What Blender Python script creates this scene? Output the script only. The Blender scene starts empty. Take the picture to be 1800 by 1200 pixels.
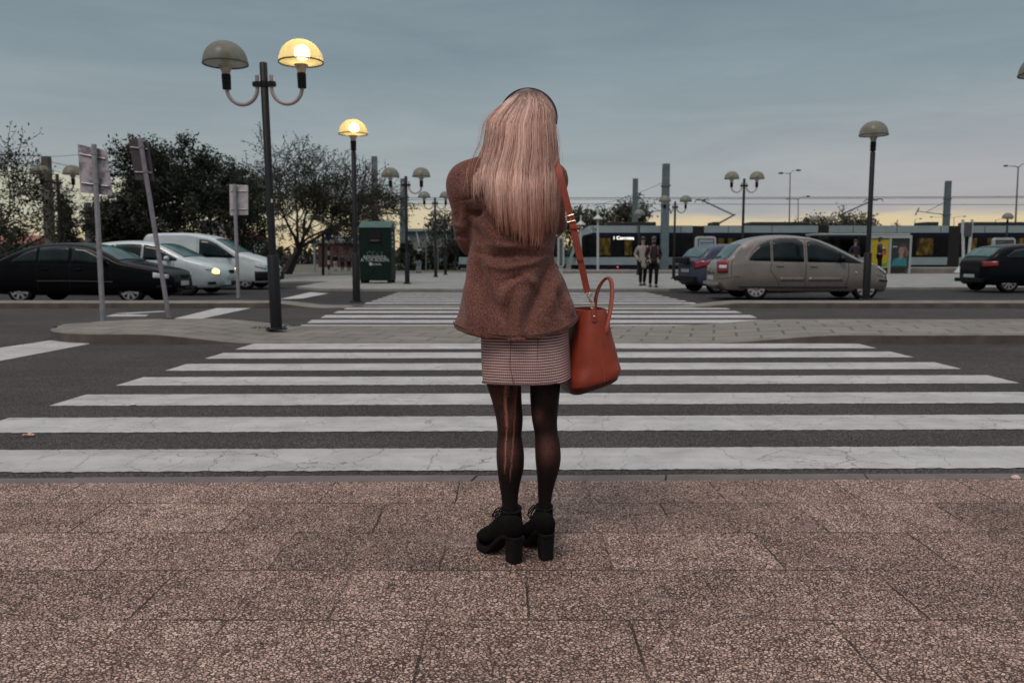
import bpy, bmesh, math, random
import numpy as np
from mathutils import Vector, Matrix
from math import sin, cos, pi, sqrt, radians, atan2
C = bpy.context.scene.collection
SC = bpy.context.scene
rnd = random.Random(11)

# ------------------------------------------------------------------ camera
CAM_H = 1.1
FPX = 1400.0
PITCH = math.atan(150.0 / FPX)
cam_d = bpy.data.cameras.new('camera')
cam = bpy.data.objects.new('camera', cam_d)
C.objects.link(cam)
cam.location = (0, 0, CAM_H)
cam.rotation_euler = (pi / 2 - PITCH, 0, 0)
cam_d.sensor_width = 36.0
cam_d.lens = 36.0 * FPX / 1800.0
cam_d.clip_end = 3000
cam_d.clip_start = 0.05
cam_d.dof.use_dof = True
cam_d.dof.focus_distance = 2.95
cam_d.dof.aperture_fstop = 4.5
SC.camera = cam

def ray(px, py):
    x = (px - 900) / FPX
    y = -(py - 600) / FPX
    return (x, cos(PITCH) + y * sin(PITCH), -sin(PITCH) + y * cos(PITCH))

def at(px, py, Y):
    d = ray(px, py)
    t = Y / d[1]
    return Vector((d[0] * t, Y, CAM_H + d[2] * t))

def gp(px, py, z=0.0):
    d = ray(px, py)
    t = (z - CAM_H) / d[2]
    return Vector((d[0] * t, d[1] * t, z))

def lerp(a, b, t):
    return a + (b - a) * t

def interp(x, pts):
    return float(np.interp(x, [p[0] for p in pts], [p[1] for p in pts]))

def sstep(a, b, x):
    t = min(1.0, max(0.0, (x - a) / (b - a)))
    return t * t * (3 - 2 * t)

def catmull(pts, n=6):
    pts = [Vector(p) for p in pts]
    out = []
    P = [pts[0] * 2 - pts[1]] + pts + [pts[-1] * 2 - pts[-2]]
    for i in range(1, len(P) - 2):
        p0, p1, p2, p3 = P[i - 1], P[i], P[i + 1], P[i + 2]
        for k in range(n):
            t = k / n
            out.append(0.5 * ((2 * p1) + (p2 - p0) * t + (2 * p0 - 5 * p1 + 4 * p2 - p3) * t * t + (3 * p1 - p0 - 3 * p2 + p3) * t ** 3))
    out.append(pts[-1])
    return out

# ------------------------------------------------------------------ objects
def tag(o, label=None, cat=None, group=None, kind=None):
    if label: o['label'] = label
    if cat: o['category'] = cat
    if group: o['group'] = group
    if kind: o['kind'] = kind
    return o

def thing(name, label, cat, loc=(0, 0, 0), rz=0.0, group=None):
    o = bpy.data.objects.new(name, None)
    C.objects.link(o)
    o.location = loc
    o.rotation_euler = (0, 0, rz)
    o.empty_display_size = 0.2
    return tag(o, label, cat, group)

def link_mesh(name, me, mat, parent=None, smooth=True):
    o = bpy.data.objects.new(name, me)
    C.objects.link(o)
    if mat is not None:
        for m in (mat if isinstance(mat, (list, tuple)) else [mat]):
            me.materials.append(m)
    if smooth:
        me.polygons.foreach_set('use_smooth', [True] * len(me.polygons))
    if parent is not None:
        o.parent = parent
    return o

class MB:
    """collects shapes of ONE mesh"""
    def __init__(s, origin=None):
        s.v = []; s.f = []; s.mi = []; s.cur = 0
        s.o = Vector(origin) if origin is not None else Vector((0, 0, 0))
    def add(s, vs, fs):
        b = len(s.v)
        s.v.extend([tuple(Vector(p) - s.o) for p in vs])
        s.f.extend([tuple(i + b for i in f) for f in fs])
        s.mi.extend([s.cur] * len(fs))
        return s
    def box(s, c, size, rot=None):
        hx, hy, hz = [k / 2 for k in size]
        vs = [Vector((x, y, z)) for x in (-hx, hx) for y in (-hy, hy) for z in (-hz, hz)]
        if rot is not None: vs = [rot @ v for v in vs]
        vs = [v + Vector(c) for v in vs]
        return s.add(vs, [(0, 1, 3, 2), (4, 6, 7, 5), (0, 4, 5, 1), (2, 3, 7, 6), (0, 2, 6, 4), (1, 5, 7, 3)])
    def bbox(s, x0, x1, y0, y1, z0, z1):
        return s.box(((x0 + x1) / 2, (y0 + y1) / 2, (z0 + z1) / 2), (abs(x1 - x0), abs(y1 - y0), abs(z1 - z0)))
    def loft(s, rings, cap=True, closed=True):
        n = len(rings[0]); vs = [p for r in rings for p in r]; fs = []
        m = n if closed else n - 1
        for i in range(len(rings) - 1):
            for j in range(m):
                k = (j + 1) % n
                fs.append((i * n + j, i * n + k, (i + 1) * n + k, (i + 1) * n + j))
        if cap and closed:
            fs.append(tuple(reversed(range(n))))
            fs.append(tuple((len(rings) - 1) * n + j for j in range(n)))
        return s.add(vs, fs)
    def tube(s, path, radii, n=8, cap=True, flat=1.0, up=None):
        path = [Vector(p) for p in path]
        if not isinstance(radii, (list, tuple)): radii = [radii] * len(path)
        rings = []
        ref = Vector(up) if up is not None else None
        for i, p in enumerate(path):
            d = (path[min(i + 1, len(path) - 1)] - path[max(i - 1, 0)])
            d = d.normalized() if d.length > 1e-9 else Vector((0, 0, 1))
            if ref is None:
                ref = Vector((0, 0, 1)) if abs(d.z) < 0.9 else Vector((1, 0, 0))
            a = d.cross(ref)
            if a.length < 1e-6: a = d.cross(Vector((0.3, 1, 0.2)))
            a.normalize()
            b = a.cross(d).normalized()
            if up is None: ref = b
            rings.append([p + (a * cos(2 * pi * k / n) + b * (flat * sin(2 * pi * k / n))) * radii[i] for k in range(n)])
        return s.loft(rings, cap)
    def lathe(s, prof, c=(0, 0, 0), n=24, axis='z', cap=True):
        c = Vector(c); rings = []
        for r, h in prof:
            ring = []
            for k in range(n):
                a = 2 * pi * k / n
                if axis == 'z': ring.append(c + Vector((r * cos(a), r * sin(a), h)))
                elif axis == 'y': ring.append(c + Vector((r * cos(a), h, r * sin(a))))
                else: ring.append(c + Vector((h, r * cos(a), r * sin(a))))
            rings.append(ring)
        return s.loft(rings, cap)
    def ball(s, c, r, nu=14, nv=9, rot=None):
        c = Vector(c); r = Vector(r) if not isinstance(r, (int, float)) else Vector((r, r, r))
        rings = []
        for i in range(nv + 1):
            t = -pi / 2 + pi * (0.02 + 0.96 * i / nv)
            ring = []
            for k in range(nu):
                a = 2 * pi * k / nu
                q = Vector((r.x * cos(t) * cos(a), r.y * cos(t) * sin(a), r.z * sin(t)))
                if rot is not None: q = rot @ q
                ring.append(c + q)
            rings.append(ring)
        return s.loft(rings)
    def prism(s, poly, z0, z1):
        n = len(poly)
        vs = [(p[0], p[1], z0) for p in poly] + [(p[0], p[1], z1) for p in poly]
        fs = [tuple(reversed(range(n))), tuple(range(n, 2 * n))] + [(i, (i + 1) % n, n + (i + 1) % n, n + i) for i in range(n)]
        return s.add(vs, fs)
    def grid(s, P):
        nr = len(P); nc = len(P[0])
        vs = [p for r in P for p in r]
        fs = [(i * nc + j, i * nc + j + 1, (i + 1) * nc + j + 1, (i + 1) * nc + j) for i in range(nr - 1) for j in range(nc - 1)]
        return s.add(vs, fs)
    def mesh(s, name):
        me = bpy.data.meshes.new(name)
        me.from_pydata(s.v, [], s.f)
        if any(s.mi): me.polygons.foreach_set('material_index', s.mi)
        me.update()
        return me
    def build(s, name, mat, parent=None, smooth=False, bevel=0.0, seg=2, fix=True):
        me = s.mesh(name)
        if fix:
            bm = bmesh.new(); bm.from_mesh(me)
            bmesh.ops.recalc_face_normals(bm, faces=bm.faces)
            bm.to_mesh(me); bm.free()
        o = link_mesh(name, me, mat, parent, smooth)
        if bevel > 0:
            b = o.modifiers.new('bevel', 'BEVEL'); b.width = bevel; b.segments = seg; b.limit_method = 'ANGLE'
            me.polygons.foreach_set('use_smooth', [True] * len(me.polygons))
            w = o.modifiers.new('wn', 'WEIGHTED_NORMAL'); w.keep_sharp = True
        elif smooth:
            try:
                me.set_sharp_from_angle(angle=radians(50))
            except Exception: pass
        return o

def applied(o):
    """bake an object's modifiers into its mesh"""
    dg = bpy.context.evaluated_depsgraph_get()
    dg.update()
    me = bpy.data.meshes.new_from_object(o.evaluated_get(dg))
    old = o.data
    o.modifiers.clear()
    o.data = me
    bpy.data.meshes.remove(old)
    return o

def copy_tree(o, parent=None):
    c = o.copy(); C.objects.link(c)
    if parent is not None: c.parent = parent
    for ch in o.children: copy_tree(ch, c)
    return c

def skin_obj(name, joints, edges, root, mat, parent=None, sub=2):
    """joints {name: (pos, radius)}"""
    names = list(joints); idx = {n: i for i, n in enumerate(names)}
    me = bpy.data.meshes.new(name)
    me.from_pydata([tuple(joints[n][0]) for n in names], [(idx[a], idx[b]) for a, b in edges], [])
    o = bpy.data.objects.new(name, me); C.objects.link(o)
    m = o.modifiers.new('skin', 'SKIN'); m.use_smooth_shade = True
    if not me.skin_vertices: pass
    sv = me.skin_vertices[0].data
    for i, n in enumerate(names):
        r = joints[n][1]
        sv[i].radius = (r, r) if not isinstance(r, tuple) else r
        sv[i].use_root = (n == root)
    sd = o.modifiers.new('sub', 'SUBSURF'); sd.levels = sub; sd.render_levels = sub
    applied(o)
    o.data.materials.clear(); o.data.materials.append(mat)
    o.data.polygons.foreach_set('use_smooth', [True] * len(o.data.polygons))
    if parent is not None: o.parent = parent
    return o

def text_obj(name, s, size, mat, parent, loc, rot=(pi / 2, 0, 0), depth=0.002, align='CENTER'):
    cu = bpy.data.curves.new(name, 'FONT'); cu.body = s; cu.size = size
    cu.align_x = align; cu.align_y = 'CENTER'; cu.extrude = depth; cu.offset = size * 0.004
    t = bpy.data.objects.new(name, cu); C.objects.link(t)
    dg = bpy.context.evaluated_depsgraph_get(); dg.update()
    me = bpy.data.meshes.new_from_object(t.evaluated_get(dg))
    bpy.data.objects.remove(t); bpy.data.curves.remove(cu)
    o = link_mesh(name, me, None, parent, False)
    me.materials.clear(); me.materials.append(mat)
    o.location = loc; o.rotation_euler = rot
    return o

# ------------------------------------------------------------------ materials
MATS = {}
class NT:
    def __init__(s, name):
        s.m = bpy.data.materials.new(name); s.m.use_nodes = True
        s.t = s.m.node_tree; s.n = s.t.nodes; s.l = s.t.links
        s.b = s.n['Principled BSDF']; s.out = s.n['Material Output']
    def node(s, typ, **kw):
        x = s.n.new(typ)
        for k, v in kw.items():
            if k.startswith('i_'):
                key = k[2:].replace('_', ' ')
                x.inputs[key].default_value = v
            else: setattr(x, k, v)
        return x
    def link(s, a, b): s.l.new(a, b)
    def co(s, which='Object'):
        return s.node('ShaderNodeTexCoord').outputs[which]
    def noise(s, co, scale, detail=4, rough=0.55, dist=0.0, out='Fac'):
        x = s.node('ShaderNodeTexNoise'); x.inputs['Scale'].default_value = scale
        x.inputs['Detail'].default_value = detail; x.inputs['Roughness'].default_value = rough
        x.inputs['Distortion'].default_value = dist
        if co is not None: s.link(co, x.inputs['Vector'])
        return x.outputs[out]
    def voro(s, co, scale, feature='F1', out='Distance', rand=1.0):
        x = s.node('ShaderNodeTexVoronoi'); x.feature = feature
        x.inputs['Scale'].default_value = scale; x.inputs['Randomness'].default_value = rand
        s.link(co, x.inputs['Vector'])
        return x.outputs[out]
    def math(s, op, a, b=None, c=None, clamp=False):
        x = s.node('ShaderNodeMath', operation=op); x.use_clamp = clamp
        for i, v in enumerate((a, b, c)):
            if v is None: continue
            if isinstance(v, (int, float)): x.inputs[i].default_value = v
            else: s.link(v, x.inputs[i])
        return x.outputs[0]
    def mapr(s, v, a, b, c=0.0, d=1.0, smooth=False):
        x = s.node('ShaderNodeMapRange')
        if smooth: x.interpolation_type = 'SMOOTHSTEP'
        s.link(v, x.inputs[0])
        for i, k in enumerate((a, b, c, d)): x.inputs[i + 1].default_value = k
        return x.outputs[0]
    def mix(s, f, a, b, blend='MIX'):
        x = s.node('ShaderNodeMix', data_type='RGBA', blend_type=blend)
        for i, v in ((0, f), (6, a), (7, b)):
            if isinstance(v, (int, float)): x.inputs[i].default_value = v
            elif isinstance(v, (tuple, list)): x.inputs[i].default_value = (v[0], v[1], v[2], 1)
            else: s.link(v, x.inputs[i])
        return x.outputs[2]
    def ramp(s, f, stops):
        x = s.node('ShaderNodeValToRGB')
        e = x.color_ramp.elements
        while len(e) < len(stops): e.new(0.5)
        for i, (p, c) in enumerate(stops):
            e[i].position = p; e[i].color = (c[0], c[1], c[2], 1)
        s.link(f, x.inputs[0])
        return x.outputs[0]
    def mapping(s, co, scale=(1, 1, 1), rot=(0, 0, 0), loc=(0, 0, 0)):
        x = s.node('ShaderNodeMapping')
        x.inputs['Scale'].default_value = scale; x.inputs['Rotation'].default_value = rot; x.inputs['Location'].default_value = loc
        s.link(co, x.inputs[0]); return x.outputs[0]
    def bump(s, h, strength=0.3, dist=0.01):
        x = s.node('ShaderNodeBump'); x.inputs['Strength'].default_value = strength; x.inputs['Distance'].default_value = dist
        s.link(h, x.inputs['Height']); s.link(x.outputs[0], s.b.inputs['Normal'])
    def set(s, **kw):
        for k, v in kw.items():
            k = k.replace('_', ' ')
            if isinstance(v, (int, float)): s.b.inputs[k].default_value = v
            elif isinstance(v, (tuple, list)): s.b.inputs[k].default_value = (v[0], v[1], v[2], 1)
            else: s.link(v, s.b.inputs[k])
        return s

def mat(name, col, rough=0.6, metal=0.0, var=0.25, scale=6.0, bump=0.0, bscale=40.0, coat=0.0, spec=0.5):
    if name in MATS: return MATS[name]
    t = NT(name)
    co = t.co()
    n = t.noise(co, scale, 5, 0.6)
    c2 = tuple(k * (1 - var) for k in col); c3 = tuple(min(1, k * (1 + var)) for k in col)
    t.set(Base_Color=t.ramp(n, [(0.3, c2), (0.7, c3)]), Metallic=metal)
    t.set(Roughness=t.mapr(t.noise(co, scale * 2.3, 3), 0.3, 0.7, max(0.02, rough - 0.08), min(1, rough + 0.08)))
    t.b.inputs['Specular IOR Level'].default_value = spec
    if coat: t.set(Coat_Weight=coat, Coat_Roughness=0.05)
    if bump: t.bump(t.noise(co, bscale, 4), bump, 0.01)
    MATS[name] = t.m
    return t.m

def emat(name, col, strength, base=(0.1, 0.1, 0.1)):
    if name in MATS: return MATS[name]
    t = NT(name); t.set(Base_Color=base, Emission_Color=col, Emission_Strength=strength)
    MATS[name] = t.m
    return t.m

def glass(name, col=(0.02, 0.03, 0.035), rough=0.05, spec=0.35):
    if name in MATS: return MATS[name]
    t = NT(name)
    n = t.noise(t.co(), 2.5, 3)
    t.set(Base_Color=t.ramp(n, [(0.35, tuple(k * 0.6 for k in col)), (0.65, tuple(k * 1.6 for k in col))]), Roughness=rough)
    t.b.inputs['Specular IOR Level'].default_value = spec
    MATS[name] = t.m
    return t.m
# ------------------------------------------------------------------ world and light
SUN_EL, SUN_AZ = radians(56), radians(212)   # soft light from behind the camera, from the left
w = bpy.data.worlds.new('World'); SC.world = w; w.use_nodes = True
wn = w.node_tree.nodes; wl = w.node_tree.links
class WT(NT):
    def __init__(s, tree): s.t = tree; s.n = tree.nodes; s.l = tree.links
W = WT(w.node_tree)
bg = wn['Background']
dirv = W.co('Generated')
sep = W.node('ShaderNodeSeparateXYZ'); W.link(dirv, sep.inputs[0])
X, Yd, Z = sep.outputs
# streaky overcast deck
stre = W.noise(W.mapping(dirv, (1.5, 1.5, 9.0)), 2.2, 6, 0.6, 0.4)
stre2 = W.noise(W.mapping(dirv, (3.0, 3.0, 26.0), loc=(3, 1, 0)), 2.0, 5, 0.6)
deck = W.ramp(Z, [(0.0, (0.30, 0.31, 0.31)), (0.07, (0.315, 0.335, 0.34)), (0.14, (0.275, 0.315, 0.322)), (0.22, (0.215, 0.268, 0.287)),
                  (0.33, (0.165, 0.212, 0.235)), (0.5, (0.45, 0.50, 0.525)), (0.8, (0.92, 0.96, 1.0)), (1.0, (1.12, 1.14, 1.16))])
pink = W.math('MULTIPLY', W.mapr(X, 0.05, 0.5, 0, 1, True), W.mapr(Z, 0.02, 0.2, 1, 0, True))
deck = W.mix(W.math('MULTIPLY', pink, 0.6), deck, (0.40, 0.335, 0.35))
deck = W.mix(1.0, deck, W.ramp(stre, [(0.25, (0.84, 0.86, 0.88)), (0.75, (1.14, 1.12, 1.10))]), 'MULTIPLY')
# clear band of late light under the cloud edge
thr = W.math('ADD', W.math('MULTIPLY', W.math('MAXIMUM', W.math('SUBTRACT', 0.08, X), 0.0), 0.075), 0.0455)
thr = W.math('ADD', thr, W.math('MULTIPLY', W.math('SUBTRACT', stre2, 0.5), 0.028))
d = W.math('SUBTRACT', Z, thr)
band = W.mapr(d, -0.006, 0.008, 1, 0, True)
glow = W.mix(W.mapr(Z, 0.0, 0.05, 0, 1), (0.62, 0.46, 0.25), W.mix(W.mapr(X, -0.5, 0.1, 0, 1), (0.46, 0.45, 0.34), (0.64, 0.51, 0.31)))
front = W.mapr(Yd, 0.1, 0.6, 0, 1, True)
skyc = W.mix(W.math('MULTIPLY', band, front), deck, glow)
ground = W.mapr(Z, -0.03, 0.0, 0, 1)
skyc = W.mix(ground, (0.05, 0.05, 0.05), skyc)
nish = W.node('ShaderNodeTexSky', sky_type='NISHITA'); nish.sun_disc = False
nish.sun_elevation = SUN_EL; nish.sun_rotation = SUN_AZ
addn = W.mix(0.012, skyc, nish.outputs[0], 'ADD')
wl.new(addn, bg.inputs[0]); bg.inputs[1].default_value = 1.0

sd = bpy.data.lights.new('sun', 'SUN'); sd.energy = 1.5; sd.angle = radians(22); sd.color = (1.0, 0.80, 0.70)
so = bpy.data.objects.new('sun', sd); C.objects.link(so)
v = Vector((sin(SUN_AZ) * cos(SUN_EL), cos(SUN_AZ) * cos(SUN_EL), sin(SUN_EL)))
so.rotation_euler = (-v).to_track_quat('-Z', 'Y').to_euler()
so.location = v * 50
vs = SC.view_settings; vs.view_transform = 'Standard'; vs.look = 'None'; vs.exposure = 0.0; vs.gamma = 1.0

# ------------------------------------------------------------------ ground materials
def asphalt_mat(name, lo, hi, warm=1.0):
    t = NT(name); co = t.co()
    sp = t.noise(co, 85, 3, 0.85)
    sp2 = t.voro(co, 160, 'F1', 'Color')
    g = t.node('ShaderNodeRGBToBW'); t.link(sp2, g.inputs[0])
    big = t.noise(co, 0.6, 5, 0.6)
    mid = t.noise(t.mapping(co, (0.5, 3, 1)), 1.6, 4, 0.6)
    base = t.ramp(sp, [(0.40, tuple(lo * k for k in (1 * warm, 0.95, 0.93))), (0.62, tuple(hi * k for k in (1 * warm, 0.96, 0.94)))])
    base = t.mix(t.mapr(g.outputs[0], 0.70, 0.85, 0, 0.5), base, (0.20, 0.185, 0.18))
    base = t.mix(1.0, base, t.ramp(big, [(0.3, (0.72, 0.72, 0.72)), (0.7, (1.2, 1.2, 1.2))]), 'MULTIPLY')
    base = t.mix(1.0, base, t.ramp(mid, [(0.3, (0.86, 0.86, 0.86)), (0.7, (1.1, 1.1, 1.1))]), 'MULTIPLY')
    t.set(Base_Color=base, Roughness=0.9); t.b.inputs['Specular IOR Level'].default_value = 0.2
    t.bump(sp, 0.7, 0.006)
    return t.m
M_asph = asphalt_mat('asphalt_near', 0.007, 0.062, 1.12)
M_asph2 = asphalt_mat('asphalt_far', 0.008, 0.024, 1.0)

def paint_mat():
    t = NT('road_paint'); co = t.co()
    wob = t.noise(co, 7, 4, 0.6, 0, 'Color')
    wv = t.mix(0.16, co, t.noise(co, 5, 6, 0.7, 0, 'Color'), 'ADD')
    cr = t.voro(wv, 2.6, 'DISTANCE_TO_EDGE')
    cr2 = t.voro(wv, 7.0, 'DISTANCE_TO_EDGE')
    patch = t.noise(co, 0.9, 4, 0.6)
    patch2 = t.noise(co, 1.7, 4, 0.6)
    crack = t.math('MULTIPLY', t.mapr(cr, 0.002, 0.008, 0.9, 0), t.mapr(patch, 0.36, 0.52, 0, 1))
    crack2 = t.math('MULTIPLY', t.mapr(cr2, 0.002, 0.016, 1, 0), t.mapr(patch2, 0.53, 0.62, 0, 1))
    chips = t.math('MULTIPLY', t.mapr(t.noise(co, 34, 3, 0.7), 0.62, 0.68, 0, 0.9), t.mapr(t.noise(co, 1.4, 4), 0.46, 0.62, 0, 1))
    scr = t.mapr(t.noise(t.mapping(co, (5, 1.2, 1), rot=(0, 0, 0.5)), 10, 3, 0.6), 0.69, 0.74, 0, 0.7)
    m = t.math('MAXIMUM', t.math('MAXIMUM', crack, crack2), t.math('MAXIMUM', chips, scr))
    dirt = t.noise(co, 3.0, 6, 0.7)
    fine = t.noise(co, 120, 3, 0.7)
    c = t.ramp(dirt, [(0.28, (0.28, 0.272, 0.27)), (0.6, (0.40, 0.392, 0.39))])
    c = t.mix(1.0, c, t.ramp(fine, [(0.3, (0.82, 0.82, 0.82)), (0.7, (1.08, 1.08, 1.08))]), 'MULTIPLY')
    tr_ = t.noise(t.mapping(co, (0.12, 2.2, 1)), 2.0, 3, 0.6); c = t.mix(1.0, c, t.ramp(tr_, [(0.3, (0.84, 0.83, 0.83)), (0.65, (1.05, 1.05, 1.05))]), 'MULTIPLY')
    t.set(Base_Color=t.mix(m, c, (0.06, 0.052, 0.05)), Roughness=0.7)
    t.bump(t.math('SUBTRACT', fine, t.math('MULTIPLY', m, 0.8)), 0.35, 0.004)
    return t.m
M_paint = paint_mat()

def paving_mat():
    t = NT('aggregate_paving'); co = t.co()
    cw = t.mix(0.02, co, t.noise(co, 5.0, 5, 0.65, 0, 'Color'), 'ADD')
    # stones
    st = t.mix(0.006, co, t.noise(co, 60, 2, 0.5, 0, 'Color'), 'ADD')
    stm = t.mapping(st, (1.0, 1.18, 1.0), rot=(0, 0, 0.2))
    edge = t.voro(stm, 88, 'DISTANCE_TO_EDGE')
    cellc = t.voro(stm, 88, 'F1', 'Color')
    bw = t.node('ShaderNodeRGBToBW'); t.link(cellc, bw.inputs[0])
    stone = t.ramp(bw.outputs[0], [(0.15, (0.23, 0.158, 0.130)), (0.45, (0.38, 0.265, 0.222)), (0.65, (0.47, 0.335, 0.283)), (0.9, (0.58, 0.44, 0.38))])
    thr = t.mapr(t.noise(co, 5, 4, 0.6), 0.3, 0.7, 0.035, 0.095)
    sm = t.node('ShaderNodeMapRange'); t.link(edge, sm.inputs[0]); t.link(thr, sm.inputs[1])
    t.link(t.math('ADD', thr, 0.08), sm.inputs[2])
    smask = sm.outputs[0]
    col = t.mix(smask, (0.056, 0.037, 0.031), stone)
    # slabs
    br = t.node('ShaderNodeTexBrick'); br.offset = 0.5
    t.link(t.mapping(cw, (1, 1, 1), loc=(0.24, -0.02 + 0.38 * 0, 0)), br.inputs['Vector'])
    br.inputs['Scale'].default_value = 1.0; br.inputs['Brick Width'].default_value = 0.60; br.inputs['Row Height'].default_value = 0.378
    br.inputs['Mortar Size'].default_value = 0.0042; br.inputs['Mortar Smooth'].default_value = 0.3
    br.inputs['Color1'].default_value = (0.74, 0.73, 0.72, 1); br.inputs['Color2'].default_value = (1.12, 1.11, 1.10, 1)
    br.inputs['Mortar'].default_value = (0.9, 0.9, 0.9, 1)
    col = t.mix(1.0, col, br.outputs['Color'], 'MULTIPLY')
    jm = t.math('MULTIPLY', br.outputs['Fac'], t.mapr(t.noise(co, 2.6, 4, 0.65), 0.42, 0.56, 0.12, 0.97))
    big = t.noise(co, 1.1, 5, 0.6)
    col = t.mix(1.0, col, t.ramp(big, [(0.3, (0.80, 0.79, 0.79)), (0.7, (1.10, 1.08, 1.07))]), 'MULTIPLY')
    worn = t.math('MULTIPLY', t.mapr(t.noise(co, 2.3, 5, 0.65), 0.60, 0.72, 0, 0.55), 1.0)
    col = t.mix(worn, col, (0.24, 0.175, 0.155))
    col = t.mix(jm, col, (0.035, 0.028, 0.024))
    # a few crooked cracks
    wv = t.mix(0.10, co, t.noise(co, 4, 5, 0.65, 0, 'Color'), 'ADD')
    crk = t.math('MULTIPLY', t.mapr(t.voro(wv, 0.75, 'DISTANCE_TO_EDGE'), 0.001, 0.004, 1, 0), t.mapr(t.noise(co, 1.3, 2), 0.58, 0.66, 0, 0.7))
    col = t.mix(crk, col, (0.04, 0.032, 0.027))
    t.set(Base_Color=col, Roughness=0.8); t.b.inputs['Specular IOR Level'].default_value = 0.15
    h = t.math('SUBTRACT', t.math('MULTIPLY', smask, 0.7), t.math('MULTIPLY', jm, 1.6))
    t.bump(h, 0.75, 0.006)
    return t.m
M_pave = paving_mat()

def slab_mat(name, col, bw, rh, rot=0.0, jointd=0.55, msize=0.012):
    t = NT(name); co = t.co()
    cw = t.mix(0.03, co, t.noise(co, 2.0, 3, 0.5, 0, 'Color'), 'ADD')
    br = t.node('ShaderNodeTexBrick'); br.offset = 0.5
    t.link(t.mapping(cw, rot=(0, 0, rot)), br.inputs['Vector'])
    br.inputs['Scale'].default_value = 1.0; br.inputs['Brick Width'].default_value = bw; br.inputs['Row Height'].default_value = rh
    br.inputs['Mortar Size'].default_value = msize
    c1 = tuple(k * 0.88 for k in col) + (1,); c2 = tuple(k * 1.1 for k in col) + (1,)
    br.inputs['Color1'].default_value = c1; br.inputs['Color2'].default_value = c2
    br.inputs['Mortar'].default_value = tuple(k * jointd for k in col) + (1,)
    n = t.noise(co, 1.2, 5, 0.65); f = t.noise(co, 60, 3, 0.7)
    c = t.mix(1.0, br.outputs['Color'], t.ramp(n, [(0.3, (0.78, 0.78, 0.78)), (0.7, (1.1, 1.1, 1.1))]), 'MULTIPLY')
    c = t.mix(1.0, c, t.ramp(f, [(0.3, (0.85, 0.85, 0.85)), (0.7, (1.1, 1.1, 1.1))]), 'MULTIPLY')
    t.set(Base_Color=c, Roughness=0.85); t.bump(f, 0.4, 0.005)
    return t.m
M_med = slab_mat('median_paving', (0.165, 0.15, 0.128), 0.6, 0.42, 0.25, 0.4, 0.018)
M_plaza = slab_mat('plaza_paving', (0.20, 0.205, 0.19), 0.5, 0.5, 0.0, 0.85)
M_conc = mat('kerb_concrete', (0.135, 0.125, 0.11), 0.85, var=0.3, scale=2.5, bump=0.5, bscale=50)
M_kface = mat('shaded_dirty_kerb_face', (0.070, 0.056, 0.047), 0.9, var=0.35, scale=3, bump=0.4, bscale=40)  # upright kerb front: its weaker light is painted in as darker colour, plus dirt
M_kerbn = mat('near_kerb_stone', (0.105, 0.088, 0.082), 0.8, var=0.22, scale=4, bump=0.3, bscale=120)
M_dark = mat('joint_dirt', (0.035, 0.022, 0.018), 0.95, var=0.4, scale=9)

def struct(name, mb, m, smooth=False):
    return tag(mb.build(name, m, None, smooth), kind='structure')

# ------------------------------------------------------------------ ground, roads
PZ = 0.02                # top of the near pavement
SK = 0.016               # the near road runs very slightly askew to the picture
def sk(x, y): return (x, y + SK * x)
g = MB(); g.add([(-900, -40, -0.012), (900, -40, -0.012), (900, 1500, -0.012), (-900, 1500, -0.012)], [(0, 1, 2, 3)])
struct('ground', g, M_asph2)
g = MB(); xs = np.linspace(-40, 45, 18)
g.add([(-60, 3.7 - 60 * SK, -0.004), (60, 3.7 + 60 * SK, -0.004), (60, 17.2, -0.004), (-60, 17.2, -0.004)], [(0, 1, 2, 3)])
struct('road', g, M_asph)
Yp = gp(900, 851).y
g = MB(); g.prism([(-30, -12), (30, -12), sk(30, Yp - 0.012), sk(-30, Yp - 0.012)], -0.1, PZ)
struct('pavement', g, M_pave)
g = MB(); g.prism([sk(-30, Yp - 0.02), sk(30, Yp - 0.02), sk(30, Yp + 0.02), sk(-30, Yp + 0.02)], -0.1, 0.003)
struct('pavement_gap', g, M_dark)
# kerb stones of the near pavement (flush, worn)
g = MB(); x = -14.0; rr = random.Random(4)
while x < 14:
    L = rr.choice([0.95, 1.0, 1.05]); j = rr.uniform(-0.005, 0.005)
    if not (0.93 < x + L * 0.5 < 1.1):
        y0, y1 = Yp + 0.008, Yp + 0.128 + j
        g.prism([sk(x, y0), sk(x + L - 0.006, y0 + rr.uniform(-.004, .004)), sk(x + L + 0.022, y1), sk(x + 0.03, y1)], -0.1, 0.012 + rr.uniform(-0.004, 0.002))
    x += L
o = g.build('kerb', M_kerbn, None, False, bevel=0.006); tag(o, kind='structure')
# moss and grit in the gap
g = MB(); rr = random.Random(8)
def tuft(mb, c, r, h, n=14):
    for _ in range(n):
        a = rr.uniform(0, 2 * pi); q = rr.uniform(0, r); s = rr.uniform(0.3, 1) * h
        p = Vector(c) + Vector((cos(a) * q, sin(a) * q * 0.5, 0)); d = Vector((rr.uniform(-.6, .6), rr.uniform(-.6, .6), 1)).normalized() * s
        wv = Vector((rr.uniform(-1, 1), rr.uniform(-1, 1), 0)).normalized() * s * 0.25
        mb.add([p - wv, p + wv, p + d], [(0, 1, 2)])
for px in (1032, 1315, 1395, 1500, 230, 640, 815, 1710, 1560, 120):
    p = gp(px, 851 - (px - 900) * 0.004); tuft(g, (p.x, p.y + SK * p.x * 0, 0.012), rr.uniform(0.02, 0.05), 0.012, 26)
for px, py in ((1165, 1030), (1305, 995), (515, 1032), (460, 1131), (690, 1028), (1118, 905), (1200, 940)):
    p = gp(px, py, PZ); tuft(g, p, 0.014, 0.009, 26)
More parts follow.
